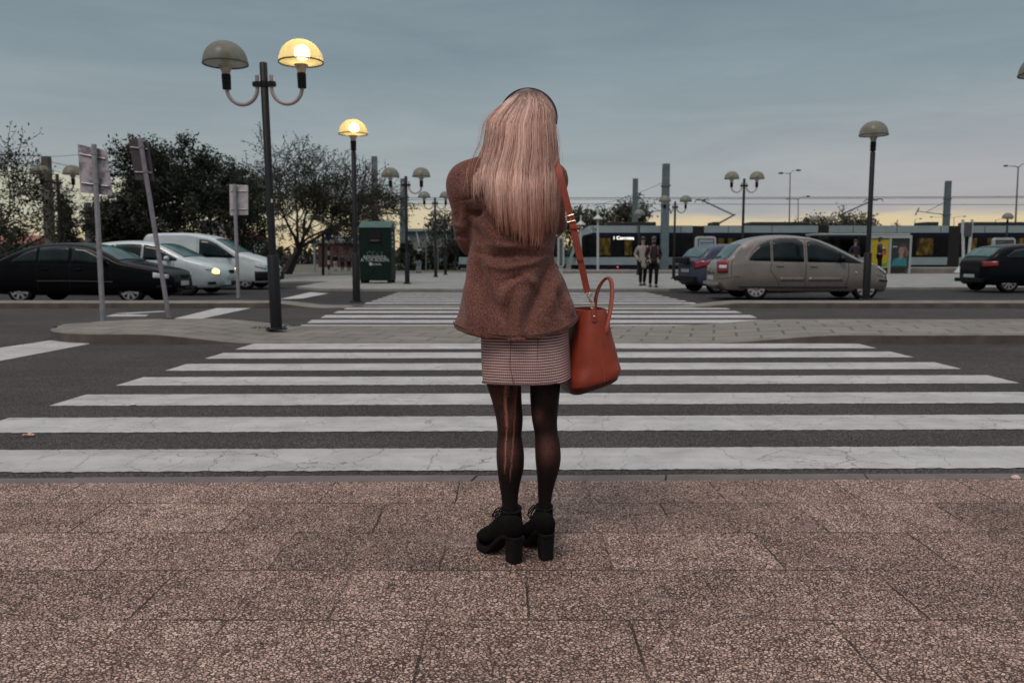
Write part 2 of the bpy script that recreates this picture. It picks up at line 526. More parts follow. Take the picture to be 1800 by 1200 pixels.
for px, py in ((296, 562), (290, 561), (303, 562), (455, 577), (515, 573)):
    p = gp(px, py, 0.12); tuft(g, p, 0.13, 0.04, 60)
M_moss = mat('moss', (0.07, 0.085, 0.02), 0.95, var=0.5, scale=30)
tag(g.build('moss', M_moss), kind='stuff', label='green moss and weeds in the paving joints', cat='moss')

# ------------------------------------------------------------------ crossings
def left1(Y): # left and right edges of the first crossing (world x for a world y)
    return lerp(gp(412, 614).x, gp(98, 709).x, (Y - gp(412, 614).y) / (gp(98, 709).y - gp(412, 614).y))
def right1(Y):
    return lerp(gp(1538, 611).x, gp(1805, 676).x, (Y - gp(1538, 611).y) / (gp(1805, 676).y - gp(1538, 611).y))
g = MB(); rr = random.Random(5)
rows = [(787, 825.5), (731, 757), (691, 710.5), (661, 675.5), (638, 650), (619, 629), (603, 613)]
for a, b in rows:
    y1, y0 = gp(900, a).y, gp(900, b).y
    pts_b, pts_t = [], []
    N = 260
    xl0, xr0, xl1, xr1 = left1(y0) , right1(y0), left1(y1), right1(y1)
    for i in range(N + 1):
        u = i / N
        pts_b.append((lerp(xl0, xr0, u), y0 + SK * lerp(xl0, xr0, u) + rr.uniform(-.009, .009), 0.0))
        pts_t.append((lerp(xl1, xr1, u), y1 + SK * lerp(xl1, xr1, u) + rr.uniform(-.006, .006), 0.0))
    g.grid([pts_b, pts_t])
struct('zebra_crossing', g, M_paint)
g = MB()
for i, (a, b) in enumerate([(570.5, 574), (562, 567.5), (553.5, 558.5), (546.5, 550), (540.5, 543.5)]):
    y1, y0 = gp(900, a).y, gp(900, b).y
    t0 = (b - 541) / 33.0
    xl = lerp(610, 522, t0); xr = lerp(1278, 1378, t0)
    g.grid([[(gp(xl, b).x, y0, 0.0), (gp(xr, b).x, y0, 0.0)], [(gp(xl + 9, a).x, y1, 0.0), (gp(xr - 12, a).x, y1, 0.0)]])
struct('far_zebra_crossing', g, M_paint)
g = MB()
for i, (a, b) in enumerate([(531.5, 534), (528, 530), (524.8, 526.6), (521.7, 523.3), (518.9, 520.3), (516.3, 517.6), (513.9, 515)]):
    y1, y0 = gp(900, a).y, gp(900, b).y
    t0 = (b - 514) / 20.0
    xl = lerp(698, 640, t0); xr = lerp(1140, 1226, t0)
    g.grid([[(gp(xl, b).x, y0, 0.0), (gp(xr, b).x, y0, 0.0)], [(gp(xl + 5, a).x, y1, 0.0), (gp(xr - 7, a).x, y1, 0.0)]])
struct('farthest_zebra_crossing', g, M_paint)
g = MB()
for poly in ([(-40, 642), (0, 634), (158, 604), (150, 601.5), (88, 598), (0, 611), (-40, 617)], [(300, 561), (350, 561), (445, 540.5), (395, 538)],
             [(490, 526), (532, 524.5), (578, 515.5), (545, 513.5)], [(185, 556), (255, 556), (262, 553), (200, 552)], [(200, 550.5), (285, 546.5), (296, 547.2), (225, 551.5)]):
    g.add([tuple(gp(px, py)) for px, py in poly], [tuple(range(len(poly)))])
struct('road_line_markings', g, M_paint)

# ------------------------------------------------------------------ medians (raised, dropped at the crossing)
def median(name, x0, x1, yf, yb, hfun, round_left=0.0, nose=None, m=None):
    g = MB(); P = []; xs = list(np.arange(x0, x1 + 0.01, 0.14))
    top = []; kf = []; base = []; kb = []
    def off(x):
        if round_left and x < x0 + round_left:
            t = 1 - (x - x0) / round_left
            return 1 - sqrt(max(0.0, 1 - t * t))
        return 0.0
    mid = (yf + yb) / 2; half = (yb - yf) / 2
    g.cur = 1
    for x in xs:
        k = off(x) * half; h = hfun(x)
        w1 = 0.02 * sin(x * 2.1) ; 
        P.append([(x, yf + k + w1, -0.03), (x, yf + k + 0.012 + w1, h - 0.018), (x, yf + k + 0.035 + w1, h), (x, yf + min(k + 0.16, half * .9) + w1, h)])
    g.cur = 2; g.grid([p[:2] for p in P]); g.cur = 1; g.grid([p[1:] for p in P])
    g.cur = 0
    g.grid([[p[3], (p[3][0], lerp(p[3][1], 2 * mid - p[3][1], 0.5), p[3][2] + 0.012), (p[3][0], 2 * mid - p[3][1], p[3][2])] for p in P])
    g.cur = 1
    g.grid([[(p[3][0], 2 * mid - p[3][1], p[3][2]), (p[2][0], 2 * mid - p[2][1], p[2][2]), (p[0][0], 2 * mid - p[0][1], p[0][2])] for p in P])
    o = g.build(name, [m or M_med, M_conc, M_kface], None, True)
    tag(o, kind='structure')
    return o
Y1f, Y1b = 10.02, 12.45
def h1(x):
    if x < 0: return lerp(0.13, 0.018, sstep(-4.7, -3.2, x))
    return lerp(0.018, 0.12, sstep(2.4, 4.3, x))
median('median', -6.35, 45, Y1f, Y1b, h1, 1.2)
Y2f, Y2b = 16.95, 17.75
def h2(x):
    if x < 0: return lerp(0.12, 0.02, sstep(-5.2, -4.0, x))
    return lerp(0.02, 0.12, sstep(3.6, 5.0, x))
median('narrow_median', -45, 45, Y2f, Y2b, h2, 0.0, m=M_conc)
# plaza
PLZ = 0.08
g = MB(); g.prism([(-7.5, 33), (-7.3, 27.0), (-6.2, 25.6), (-5, 25.3), (5, 25.3), (6.0, 26.2), (9, 26.5), (90, 26.5), (90, 49), (-90, 49), (-90, 33)], -0.05, PLZ)
o = g.build('plaza', M_plaza, None, False, bevel=0.02); tag(o, kind='structure')
g = MB(); g.prism([(-90, 49), (90, 49), (200, 400), (-200, 400)], -0.05, PLZ - 0.02)
struct('far_ground', g, mat('far_ground', (0.07, 0.07, 0.05), 0.95, var=0.5, scale=0.4))
g = MB(); g.bbox(3.0, 17.6, 47.2, 51.2, 0.0, 0.22)
tag(g.build('tram_track_kerb', M_conc, None, False, bevel=0.02), kind='structure')
g = MB(); g.bbox(17.62, 60, 47.0, 51.2, 0.0, 0.40)
tag(g.build('tram_platform', M_conc, None, False, bevel=0.02), kind='structure')

# ------------------------------------------------------------------ litter
def pebble(px, py, r, m, label, name='pebble', z=0.0, cat='stone'):
    p = gp(px, py, z); g = MB(); rr = random.Random(px)
    g.ball((0, 0, r * 0.45), (r, r * 0.8, r * 0.6), 9, 6)
    g.v = [(a * (1 + rr.uniform(-.15, .15)), b * (1 + rr.uniform(-.15, .15)), c * (1 + rr.uniform(-.1, .1))) for a, b, c in g.v]
    o = g.build(name, m, None, True); o.location = p
    return tag(o, label, cat)
pebble(1785, 843, 0.024, mat('pale_stone', (0.5, 0.38, 0.33), 0.8), 'small pale pinkish stone on the kerb at far right', z=0.01)
def litter(px, py, s, m, label, rz, seed):
    p = gp(px, py, 0.004); rr = random.Random(seed); g = MB()
    P = [[(lerp(-s, s, i / 4), lerp(-s * .5, s * .5, j / 3), 0.002 + rr.uniform(0, s * .35)) for i in range(5)] for j in range(4)]
    g.grid(P); o = g.build('litter', m, None, False); o.location = p; o.rotation_euler = (0, 0, rz)
    sol = o.modifiers.new('sol', 'SOLIDIFY'); sol.thickness = 0.002
    return tag(o, label, 'litter', 'scraps of litter on the road')
t = NT('litter_paper'); n = t.noise(t.co(), 30, 2)
t.set(Base_Color=t.ramp(n, [(0.45, (0.55, 0.12, 0.07)), (0.55, (0.7, 0.62, 0.55))]), Roughness=0.6)
M_white = mat('white_scrap', (0.5, 0.48, 0.46), 0.6)
litter(50, 765, 0.03, t.m, 'crumpled red and white wrapper on the asphalt between stripes', 0.3, 1)
litter(234, 711, 0.022, M_white, 'white paper scrap beside the left end of a stripe', 0.1, 2)
litter(485, 839, 0.014, M_white, 'tiny white scrap on the near kerb left of the woman', 0.6, 3)
litter(1131, 843, 0.018, M_white, 'white scrap lying in the gap between two near kerb stones', 0.9, 4)
litter(406, 536, 0.06, M_white, 'white scrap on the road in front of the narrow median', 0.2, 5)
# ------------------------------------------------------------------ street lamps
M_pole = mat('black_pole_paint', (0.008, 0.008, 0.010), 0.5, var=0.35, scale=8, bump=0.2, spec=0.22)
M_socket = mat('black_socket', (0.006, 0.006, 0.006), 0.6, spec=0.2)
M_arm = mat('pinkish_grey_arm', (0.30, 0.245, 0.245), 0.5, var=0.15)
M_rim = mat('dome_rim', (0.03, 0.028, 0.018), 0.5)
def dome_mat(name, col, em, transp=0.3, emcol=(1, 0.8, 0.36)):
    t = NT(name); co = t.co()
    n = t.noise(co, 5, 4, 0.6)
    c = t.ramp(n, [(0.3, tuple(k * 0.75 for k in col)), (0.7, tuple(min(1, k * 1.2) for k in col))])
    t.set(Base_Color=c, Roughness=0.25)
    tr = t.node('ShaderNodeBsdfTranslucent'); t.link(c, tr.inputs[0])
    tp = t.node('ShaderNodeBsdfTransparent' if not em else 'ShaderNodeBsdfRefraction'); tp.inputs[0].default_value = (col[0] ** 0.4, col[1] ** 0.4, col[2] ** 0.4, 1)
    if em: tp.inputs['Roughness'].default_value = 0.62; tp.inputs['IOR'].default_value = 1.03
    m1 = t.node('ShaderNodeMixShader'); m1.inputs[0].default_value = 0.5
    t.link(t.b.outputs[0], m1.inputs[1]); t.link(tr.outputs[0], m1.inputs[2])
    m2 = t.node('ShaderNodeMixShader'); m2.inputs[0].default_value = transp
    t.link(m1.outputs[0], m2.inputs[1]); t.link(tp.outputs[0], m2.inputs[2])
    last = m2.outputs[0]
    if em:
        t.set(Emission_Color=emcol, Emission_Strength=em)
    t.link(last, t.out.inputs[0])
    return t.m
M_dome = dome_mat('smoky_dome', (0.32, 0.31, 0.25), 0, 0.5)
M_dome_far = dome_mat('smoky_dome_far', (0.30, 0.31, 0.275), 0, 0.3)
M_dome_lit = dome_mat('lit_dome', (0.62, 0.52, 0.28), 0.62, 0.42, (1, 0.78, 0.36))
M_bulb = emat('glowing_bulb', (1.0, 0.84, 0.52), 14)
M_bulb_off = mat('dark_bulb', (0.5, 0.5, 0.46), 0.3)

def lamp_head(root, cx, zr, lit, far=False):
    """dome with rim, neck, socket; zr = height of the dome's rim"""
    R = 0.30; hd = 0.30
    g = MB(); prof = []
    for i in range(25):
        a = (pi / 2) * i / 24
        prof.append((max(0.004, R * cos(a) ** 0.92), zr + hd * sin(a)))
    g.lathe(prof, (cx, 0, 0), 64, cap=False)
    dome = g.build('dome', M_dome_lit if lit else (M_dome_far if far else M_dome), root, True)
    g = MB(); g.lathe([(R - 0.004, zr - 0.012), (R + 0.007, zr - 0.012), (R + 0.007, zr + 0.006), (R - 0.004, zr + 0.006), (R - 0.004, zr - 0.012)], (cx, 0, 0), 32, cap=False)
    g.build('rim', M_rim, dome, False)
    g = MB(); g.lathe([(R - 0.006, zr + 0.004), (0.12, zr - 0.03), (0.05, zr - 0.035)], (cx, 0, 0), 28, cap=False)
    g.build('diffuser', M_dome_lit if lit else M_dome_far, dome, True)
    g = MB()
    if lit: g.ball((cx + 0.02, 0, zr + 0.115), (0.10, 0.10, 0.105), 16, 10)
    else: g.ball((cx, 0, zr + 0.09), (0.07, 0.07, 0.11), 12, 8)
    g.build('bulb', M_bulb if lit else M_bulb_off, dome, True)
    g = MB(); g.lathe([(0.052, zr - 0.15), (0.058, zr - 0.12), (0.066, zr - 0.09), (0.088, zr - 0.045), (0.10, zr - 0.035)], (cx, 0, 0), 20)
    g.build('neck', mat('lamp_neck_pale', (0.42, 0.36, 0.30), 0.5), root, True)
    g = MB(); g.lathe([(0.045, zr - 0.35), (0.058, zr - 0.345), (0.060, zr - 0.25), (0.062, zr - 0.16), (0.058, zr - 0.145)], (cx, 0, 0), 18)
    g.build('socket', M_socket, root, True)

def pole_parts(root, H, sleeve=1.05, r0=0.082, r1=0.052):
    g = MB(); g.lathe([(r1, 0.0), (r1, H - 0.01), (r1 - 0.01, H)], (0, 0, 0), 18)
    p = g.build('pole', M_pole, root, True)
    g = MB(); g.lathe([(r0, 0.0), (r0, sleeve - 0.01), (r0 - 0.008, sleeve), (r1, sleeve + 0.005)], (0, 0, 0), 18, cap=False)
    g.build('sleeve', M_pole, root, True)
    g = MB(); g.lathe([(0.15, 0.0), (0.15, 0.018), (0.13, 0.028), (0.085, 0.03)], (0, 0, 0), 20)
    for k in range(4):
        a = pi / 4 + k * pi / 2; g.lathe([(0.014, 0.02), (0.014, 0.045)], (0.125 * cos(a), 0.125 * sin(a), 0), 8)
    g.build('base_plate', M_pole, root, True)
    return p

def double_lamp(base, H, label, lit=(False, False), s=1.0, rz=0.0, far=False, tilt=0.0, H0=3.62):
    root = thing('street_lamp', label, 'street lamp', base, rz, 'mushroom shaped street lamps')
    root.scale = (s, s, s)
    if tilt: root.rotation_euler = (0, tilt, rz)
    H = H / s
    pole_parts(root, H)
    zr = H - 0.005
    for i, sg in enumerate((-1, 1)):
        cx = sg * 0.52
        lamp_head(root, cx, zr, lit[i], far)
        xa = sg * 0.098; xb = cx; R = abs(xb - xa) / 2; xc = (xa + xb) / 2; zt = H - 0.34
        path = [(xa, 0, H - 0.17), (xa, 0, zt + 0.03)]
        for k in range(0, 17):
            a = pi * k / 16
            path.append((xc - sg * R * cos(a), 0, zt - R * 1.05 * sin(a)))
        g = MB(); g.tube(path, 0.026, 10)
        g.build('arm', M_arm if not far else mat('grey_arm', (0.16, 0.16, 0.165), 0.5), root, True)
    g = MB()
    for z in (H - 0.29,):
        g.bbox(-0.155, 0.155, -0.035, 0.035, z - 0.03, z + 0.03)
        g.lathe([(0.062, z - 0.035), (0.062, z + 0.035)], (0, 0, 0), 16)
        for sg in (-1, 1): g.lathe([(0.042, z - 0.034), (0.042, z + 0.034)], (sg * 0.098, 0, 0), 14)
    g.build('clamp', M_pole, root, False)
    return root

def single_lamp(base, Htop, label, lit=False, far=False, s=1.0):
    root = thing('street_lamp', label, 'street lamp', base, 0, 'mushroom shaped street lamps')
    root.scale = (s, s, s)
    Ht = Htop / s; zr = Ht - 0.30
    pole_parts(root, zr - 0.36)
    lamp_head(root, 0, zr, lit, far)
    return root

def zat(py, Y): return at(900, py, Y).z
b = gp(486, 579, 0.06)
L1 = double_lamp(b, zat(110, b.y) - b.z, 'tall black double street lamp on the near median, its right dome glowing yellow', (False, True), tilt=-0.018)
g = MB(); g.bbox(0.028, 0.05, -0.056, -0.05, 1.78, 1.83); g.build('sticker', M_white, L1)
b = gp(627, 531, 0.11)
single_lamp(b, zat(210, b.y) - b.z, 'single street lamp with one glowing yellow dome on the narrow median', True)
b = gp(1522, 527, 0.12)
single_lamp(b, zat(213, b.y) - b.z, 'single unlit street lamp on the narrow median in front of the beige car')
b = gp(716, 499, PLZ)
double_lamp(b, zat(310, b.y) - b.z, 'unlit double street lamp on the plaza just right of the green clothes bank', s=1.08)
b = gp(766, 487, PLZ)
double_lamp(b, zat(347, b.y) - b.z, 'small unlit double street lamp on the plaza, between clothes bank and woman', s=1.0, far=True)
b = gp(783, 483, PLZ)
double_lamp(b, zat(378, b.y) - b.z, 'farthest unlit double street lamp left of the woman, low against the hedge', s=1.0, far=True)
p = at(110, 470, 30.0)
double_lamp((p.x, 30.0, 0.0), zat(306, 30.0), 'unlit double street lamp behind the black car at far left', s=1.12, rz=0.0)
b = gp(1303, 491, PLZ)
double_lamp(b, zat(314, b.y) - b.z, 'unlit double street lamp rising above the beige car roof', s=1.05)
b = gp(1184, 490, PLZ)
double_lamp(b, zat(354, b.y) - b.z, 'small unlit double street lamp right of the two walking people', s=0.9, far=True)
b = gp(1122, 483, PLZ)
single_lamp(b, zat(368, b.y) - b.z, 'small unlit single street lamp behind the walking couple', far=True, s=1.05)
p = at(1446, 400, 62)
double_lamp((p.x, 62, 0.0), zat(388, 62), 'distant unlit double street lamp seen over the tram roof', s=1.25, far=True)
b = gp(1765, 481, PLZ)
single_lamp(b, zat(374, b.y) - b.z, 'small unlit single street lamp behind the black car at far right', far=True, s=1.0)
p = at(1862, 560, 12.0)
double_lamp((p.x, 12.0, 0.12), zat(130, 12.0) - 0.12, 'double street lamp cut by the right edge, only one dome showing', s=1.0)

# ------------------------------------------------------------------ traffic signs seen from the back
M_galv = mat('galvanised_steel', (0.27, 0.265, 0.28), 0.45, 0.35, var=0.2, scale=12)
M_galvp = mat('purplish_galvanised', (0.22, 0.20, 0.225), 0.5, 0.3, var=0.2, scale=12)
def sign_back_mat(name, a, b, sc=4.0):
    t = NT(name); co = t.co()
    n = t.noise(t.mapping(co, (1, 1, 1)), sc, 4, 0.6); n2 = t.noise(co, sc * 6, 3, 0.7)
    c = t.ramp(n, [(0.42, a), (0.56, b)])
    c = t.mix(t.mapr(n2, 0.62, 0.72, 0, 0.5), c, a)
    t.set(Base_Color=c, Roughness=0.55)
    return t.m
def sign(base, top, corners, label, pm, bm_, pr=0.038, name='traffic_sign'):
    """corners: px of the panel (tl, tr, br, bl) at the pole's depth"""
    base = Vector(base); Y = base.y
    root = thing(name, label, 'sign', base, 0, 'signs seen from the back')
    tp = at(top[0], top[1], Y)
    g = MB(base); g.tube([base - Vector((0, 0, 0.02)), base.lerp(tp, 0.5), tp], pr, 14)
    pole = g.build('pole', pm, root, True)
    g = MB(base)
    yy = [0.055, 0.055, 0.055, 0.055]
    P = [at(c[0], c[1], Y + 0.055) for c in corners]
    Q = [p + Vector((0, 0.025, 0)) for p in P]
    g.add(P + Q, [(0, 1, 2, 3), (7, 6, 5, 4), (0, 4, 5, 1), (1, 5, 6, 2), (2, 6, 7, 3), (3, 7, 4, 0)])
    panel = g.build('panel', bm_, root, False, bevel=0.008)
    g = MB(base)   # rear stiffening rails and clamps
    for f in (0.2, 0.8):
        a = P[0].lerp(P[3], f) - Vector((0, 0.012, 0)); c = P[1].lerp(P[2], f) - Vector((0, 0.012, 0))
        g.tube([a.lerp(c, 0.06), a.lerp(c, 0.94)], 0.012, 6)
        m = base.lerp(tp, ((P[0].lerp(P[3], f)).z - base.z) / (tp.z - base.z))
        g.lathe([(pr + 0.008, -0.02), (pr + 0.008, 0.02)], m, 12)
    g.build('bracket', pm, root, False)
    return root
b = gp(181, 562, 0.13)
sign(b, (165, 254), [(136, 253), (187, 264), (197, 344), (141, 338)], 'pale blotchy back of a sign on a straight pole at the median nose', M_galv,
     sign_back_mat('blotchy_sign_back', (0.15, 0.14, 0.155), (0.40, 0.365, 0.39), 6))
b = gp(297, 558, 0.13)
sign(b, (246, 243), [(225, 244), (260, 249), (271, 318), (238, 317)], 'dark sign back on a pole leaning far to the left', M_galvp,
     mat('dark_sign_back', (0.045, 0.036, 0.038), 0.6, var=0.3, scale=8), 0.036)
b = gp(419, 522, 0.12)
sign(b, (412, 324), [(403, 324), (436, 326), (436, 378), (404, 379)], 'small pale sign back on a thin pole on the narrow median', M_galv,
     sign_back_mat('pale_sign_back', (0.30, 0.28, 0.30), (0.45, 0.42, 0.44), 3), 0.042)

# ------------------------------------------------------------------ catenary masts, wires, tall lights
M_teal = mat('teal_grey_mast', (0.075, 0.112, 0.122), 0.6, var=0.2, scale=2)
M_tealb = mat('weathered_brown_mast', (0.075, 0.07, 0.055), 0.7, var=0.3, scale=2)
def mast(px_top, py_top, px_base, Y, wpx, label, m, z0=0.05, arm=None):
    base = at(px_base, 470, Y); base.z = z0
    tp = at(px_top, py_top, Y)
    wd = wpx * Y / FPX
    root = thing('catenary_mast', label, 'mast', base, 0, 'overhead line masts')
    g = MB(base)
    def sq(c, h): return [c + Vector((sx * h * .5, sy * h * .5, 0)) for sx, sy in ((-1, -1), (1, -1), (1, 1), (-1, 1))]
    g.loft([sq(base, wd * 1.1), sq(tp, wd * 0.92)])
    g.build('shaft', m, root, False, bevel=0.02)
    g = MB(base); g.loft([sq(base - Vector((0, 0, 0.02)), wd * 1.6), sq(base + Vector((0, 0, 0.06)), wd * 1.6)]); g.build('foot', m, root, False)
    g = MB(base)
    for f in (0.62, 0.80):
        c = base.lerp(tp, f); g.loft([sq(c - Vector((0, 0, .05)), wd * 1.16), sq(c + Vector((0, 0, .05)), wd * 1.16)])
    g.build('collar', m, root, False)
    if arm:
        g = MB(base)
        for sg in arm:
            c = base.lerp(tp, 0.62)
            e = c + Vector((sg * 2.6, -0.6, 0.25)); g.tube([c, e], 0.03, 6)
            g.tube([base.lerp(tp, 0.78), c.lerp(e, 0.7)], 0.022, 6)
            g.tube([e + Vector((-.15 * sg, 0, .25)), e + Vector((.1 * sg, 0, -.3))], 0.045, 6)
        g.build('bracket_arm', mat('dark_bracket', (0.03, 0.03, 0.03), 0.6), root, True)
    return root
mast(1171, 288, 1167, 52.0, 12.5, 'tallest teal grey catenary mast, standing right of the walking couple', M_teal)
mast(1117, 314, 1115, 62.0, 9, 'teal grey catenary mast behind the tram, in front of a round tree', M_teal, arm=(1,))
mast(1667, 318, 1659, 62.0, 9, 'leaning teal grey catenary mast behind the tram at right', M_teal, arm=(-1,))
mast(658, 275, 660, 46.0, 10, 'grey catenary mast rising behind the green clothes bank', mat('grey_mast', (0.12, 0.135, 0.14), 0.6, var=0.2, scale=2))
mast(709, 314, 708, 60.0, 10, 'teal grey catenary mast directly behind the lamp right of the clothes bank', M_teal)
mast(81, 275, 90, 48.0, 13, 'brownish catenary mast behind the far left lamp', M_tealb)
mast(154, 356, 157, 48.0, 9, 'short teal post behind the blotchy sign', mat('dim_teal_post', (0.06, 0.085, 0.09), 0.6))
M_wire = mat('overhead_cable', (0.035, 0.037, 0.04), 0.5)
def wire(p0, p1, sag, label, r=0.014, n=24):
    p0, p1 = Vector(p0), Vector(p1); g = MB(); path = []
    for i in range(n + 1):
        u = i / n; q = p0.lerp(p1, u); q.z -= sag * 4 * u * (1 - u); path.append(q)
    g.tube(path, r, 5)
    return tag(g.build('overhead_wire', M_wire, None, True), label, 'wire', 'overhead tram wires')
wire((-30, 56, zat(346, 56)), (60, 56, zat(341, 56)), 0.15, 'topmost overhead wire along the tram line', 0.022)
wire((-30, 57, zat(352, 57)), (60, 57, zat(345, 57)), 0.05, 'second overhead wire, just under the topmost one', 0.018)
wire((-30, 55, zat(357, 55)), (60, 55, zat(361, 55)), 0.0, 'lowest overhead wire, just above the tram pantographs', 0.018)
wire(at(1171, 318, 52) , at(1040, 362, 56), 0.2, 'slanting wire running down left from the tallest mast', 0.014)
wire(at(81, 283, 48), at(700, 340, 60), 0.9, 'sagging wire from the brownish mast towards the plaza', 0.018)
wire(at(81, 295, 48), at(330, 330, 58), 0.5, 'short sagging wire under the one at far left', 0.016)
wire(at(-30, 262, 47), at(240, 250, 47), 0.6, 'sagging wire crossing behind the bare tree at far left', 0.014)
M_thin = mat('thin_grey_pole', (0.10, 0.105, 0.11), 0.5)
def tall_light(px, py, Y, px0, heads, label, r=0.07):
    base = at(px0, 470, Y); base.z = 0.0; tp = at(px, py, Y)
    root = thing('tall_road_light', label, 'road light', base, 0, 'tall thin road lights')
    g = MB(base); g.tube([base, base.lerp(tp, .5), tp], [r * 1.2, r, r * 0.7], 8); g.build('pole', M_thin, root, True)
    for dx, dz in heads:
        g = MB(base); e = tp + Vector((dx, 0, dz)); g.tube([tp - Vector((0, 0, .1)), tp + Vector((dx * .3, 0, dz * .6)), e], r * 0.5, 6)
        ar = g.build('arm', M_thin, root, True)
        g = MB(base); c = e + Vector((0.35 * (1 if dx > 0 else -1), 0, 0.02)); g.ball(c, (0.26, 0.14, 0.08), 10, 6); g.build('lamp_head', M_socket, ar, True)
tall_light(1389, 304, 70, 1386, ((-.45, -0.05), (.35, 0.2)), 'tall twin-headed road light above the beige car', 0.06)
tall_light(1403, 350, 95, 1403, ((-.9, 0.0), (.8, 0.3)), 'smaller twin-headed road light just right of the tall one', 0.07)
tall_light(1790, 293, 75, 1781, ((-.8, 0.05), (1.2, 0.4)), 'tall twin-headed road light near the right edge', 0.08)
tall_light(1608, 386, 120, 1608, ((0.5, 0.1), ), 'faint far road light left of the leaning mast', 0.06)
tall_light(1677, 382, 120, 1675, ((-3, 0.0), (1.2, 0.1)), 'faint far road light right of the leaning mast', 0.06)
tall_light(1750, 386, 120, 1749, ((2, 0.1), ), 'faint far road light beside the white tram stop posts', 0.06)

# ------------------------------------------------------------------ white posts
M_wpost = mat('white_post_paint', (0.36, 0.39, 0.39), 0.45, var=0.12)
def white_post(px, pytop, pybase, z, pycap, w, label, tail=None):
    b = gp(px, pybase, z); root = thing('white_post', label, 'post', b, 0, 'white tram stop posts')
    Y = b.y; tp = at(px, pytop, Y)
    g = MB(b); g.tube([b, tp], w, 10); g.build('shaft', M_wpost, root, True)
    g = MB(b); c = at(px, pycap, Y); g.lathe([(w, 0.22), (0.12, 0.14), (0.30, 0.02), (0.31, -0.05), (0.22, -0.08), (w, -0.08)], c, 18); g.build('cap', M_wpost, root, True)
    return root
white_post(1051, 366, 475, 0.22, 384, 0.075, 'white post with a mushroom cap in front of the tram cab')
white_post(1021, 378, 474, 0.22, 394, 0.06, 'white capped post at the tram nose beside the red bag strap')
b = gp(1696, 479, 0.40); root = thing('double_post', 'white double post on a conical foot by the tram gangway', 'post', b)
Y = b.y
for dx in (-0.16, 0.24):
    g = MB(b); q = at(1699, 386, Y) + Vector((dx, 0, 0)); g.tube([b + Vector((dx * 0.45, 0, 0.25)), q], 0.06, 10); g.build('shaft', M_wpost, root, True)
g = MB(b); g.lathe([(0.42, 0.0), (0.36, 0.1), (0.16, 0.42), (0.12, 0.6)], b, 18); g.build('foot', M_wpost, root, True)
g = MB(b); g.box(at(1700, 403, Y), (0.34, 0.16, 0.6)); g.build('lantern', mat('post_lantern', (0.05, 0.055, 0.06), 0.4), root, False, bevel=0.02)
# small black poles and a striped pole on the left of the plaza
def thin_pole(px, pt, pb, r, m, label, stripes=False, plate=None, nm='pole_marker'):
    b = gp(px, pb, PLZ); root = thing(nm, label, 'pole', b)
    tp = at(px, pt, b.y); g = MB(b); g.tube([b, tp], r, 10); g.build('shaft', m, root, True)
    if stripes:
        for i in range(0, 9, 2):
            g = MB(b); g.tube([b.lerp(tp, i / 9 + .01), b.lerp(tp, (i + 1) / 9)], r + 0.004, 10); g.build('white_band', M_white, root, True)
    if plate:
        g = MB(b); c = at(plate[0], plate[1], b.y - 0.06); g.box(c, (plate[2], 0.02, plate[2])); pl = g.build('sign_panel', mat('blue_sign', (0.012, 0.018, 0.11), 0.5), root, False, bevel=0.01)
    return root
thin_pole(568, 408, 484, 0.075, M_pole, 'thin black post between the sparse tree trunk and the lit single lamp')
thin_pole(578, 408, 482, 0.06, M_pole, 'black and white striped pole with a square blue sign', True, (577, 415, 0.38), 'parking_sign')
thin_pole(553, 422, 478, 0.07, mat('pale_teal_pole', (0.2, 0.25, 0.27), 0.6), 'pale pole with a small blue plate near the sparse tree', False, (551, 424, 0.3), 'parking_sign')
for px, pt, pb, lb in ((749, 404, 477, 'thin grey pole left of the second plaza lamp'), (770, 420, 475, 'thin pale pole behind the second plaza lamp'), (445, 395, 470, 'thin black pole behind the white van nose'), (228, 372, 440, 'pale thin pole behind the black car roof')):
    thin_pole(px, pt, pb, 0.045, M_thin, lb)

# ------------------------------------------------------------------ clothes bank
b = gp(663, 498, PLZ); Y = b.y
root = thing('clothes_bank', 'dark green clothes donation bank with white writing on the plaza', 'container', (0, 0, 0))
x0, x1 = at(633, 498, Y).x, at(688, 498, Y).x
zt = at(660, 400, Y).z; zr_ = at(660, 391, Y + 0.4).z
root.location = ((x0 + x1) / 2, Y, PLZ); root.rotation_euler = (0, 0, radians(0))
Wd = x1 - x0; Dp = 1.15; Hh = zt - PLZ
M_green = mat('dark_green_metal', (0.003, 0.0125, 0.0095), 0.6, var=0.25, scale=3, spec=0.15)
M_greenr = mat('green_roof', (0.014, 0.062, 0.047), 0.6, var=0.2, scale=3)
g = MB(); g.bbox(-Wd / 2, Wd / 2, 0, Dp, 0.10, Hh); body = g.build('body', M_green, root, False, bevel=0.015)
g = MB(); g.add([(-Wd / 2 - .02, -.03, Hh + .003), (Wd / 2 + .02, -.03, Hh + .003), (Wd / 2 + .02, Dp * .5, Hh + .26), (-Wd / 2 - .02, Dp * .5, Hh + .26), (-Wd / 2 - .02, Dp + .03, Hh + .003), (Wd / 2 + .02, Dp + .03, Hh + .003)],
                [(0, 1, 2, 3), (3, 2, 5, 4), (0, 3, 4), (1, 5, 2), (0, 4, 5, 1)])
g.build('roof', M_greenr, root, False)
hx = at(659, 416, Y).x - root.location.x
g = MB(); g.bbox(hx - .24, hx + .24, -0.03, 0.004, Hh - .56, Hh - .10); hat = g.build('hatch', M_socket, root, False, bevel=0.01)
g = MB(); g.bbox(hx - .16, hx + .16, -0.055, -0.032, Hh - .5, Hh - .46); g.build('handle', mat('hatch_handle', (0.12, 0.13, 0.13), 0.4, 0.6), hat, False)
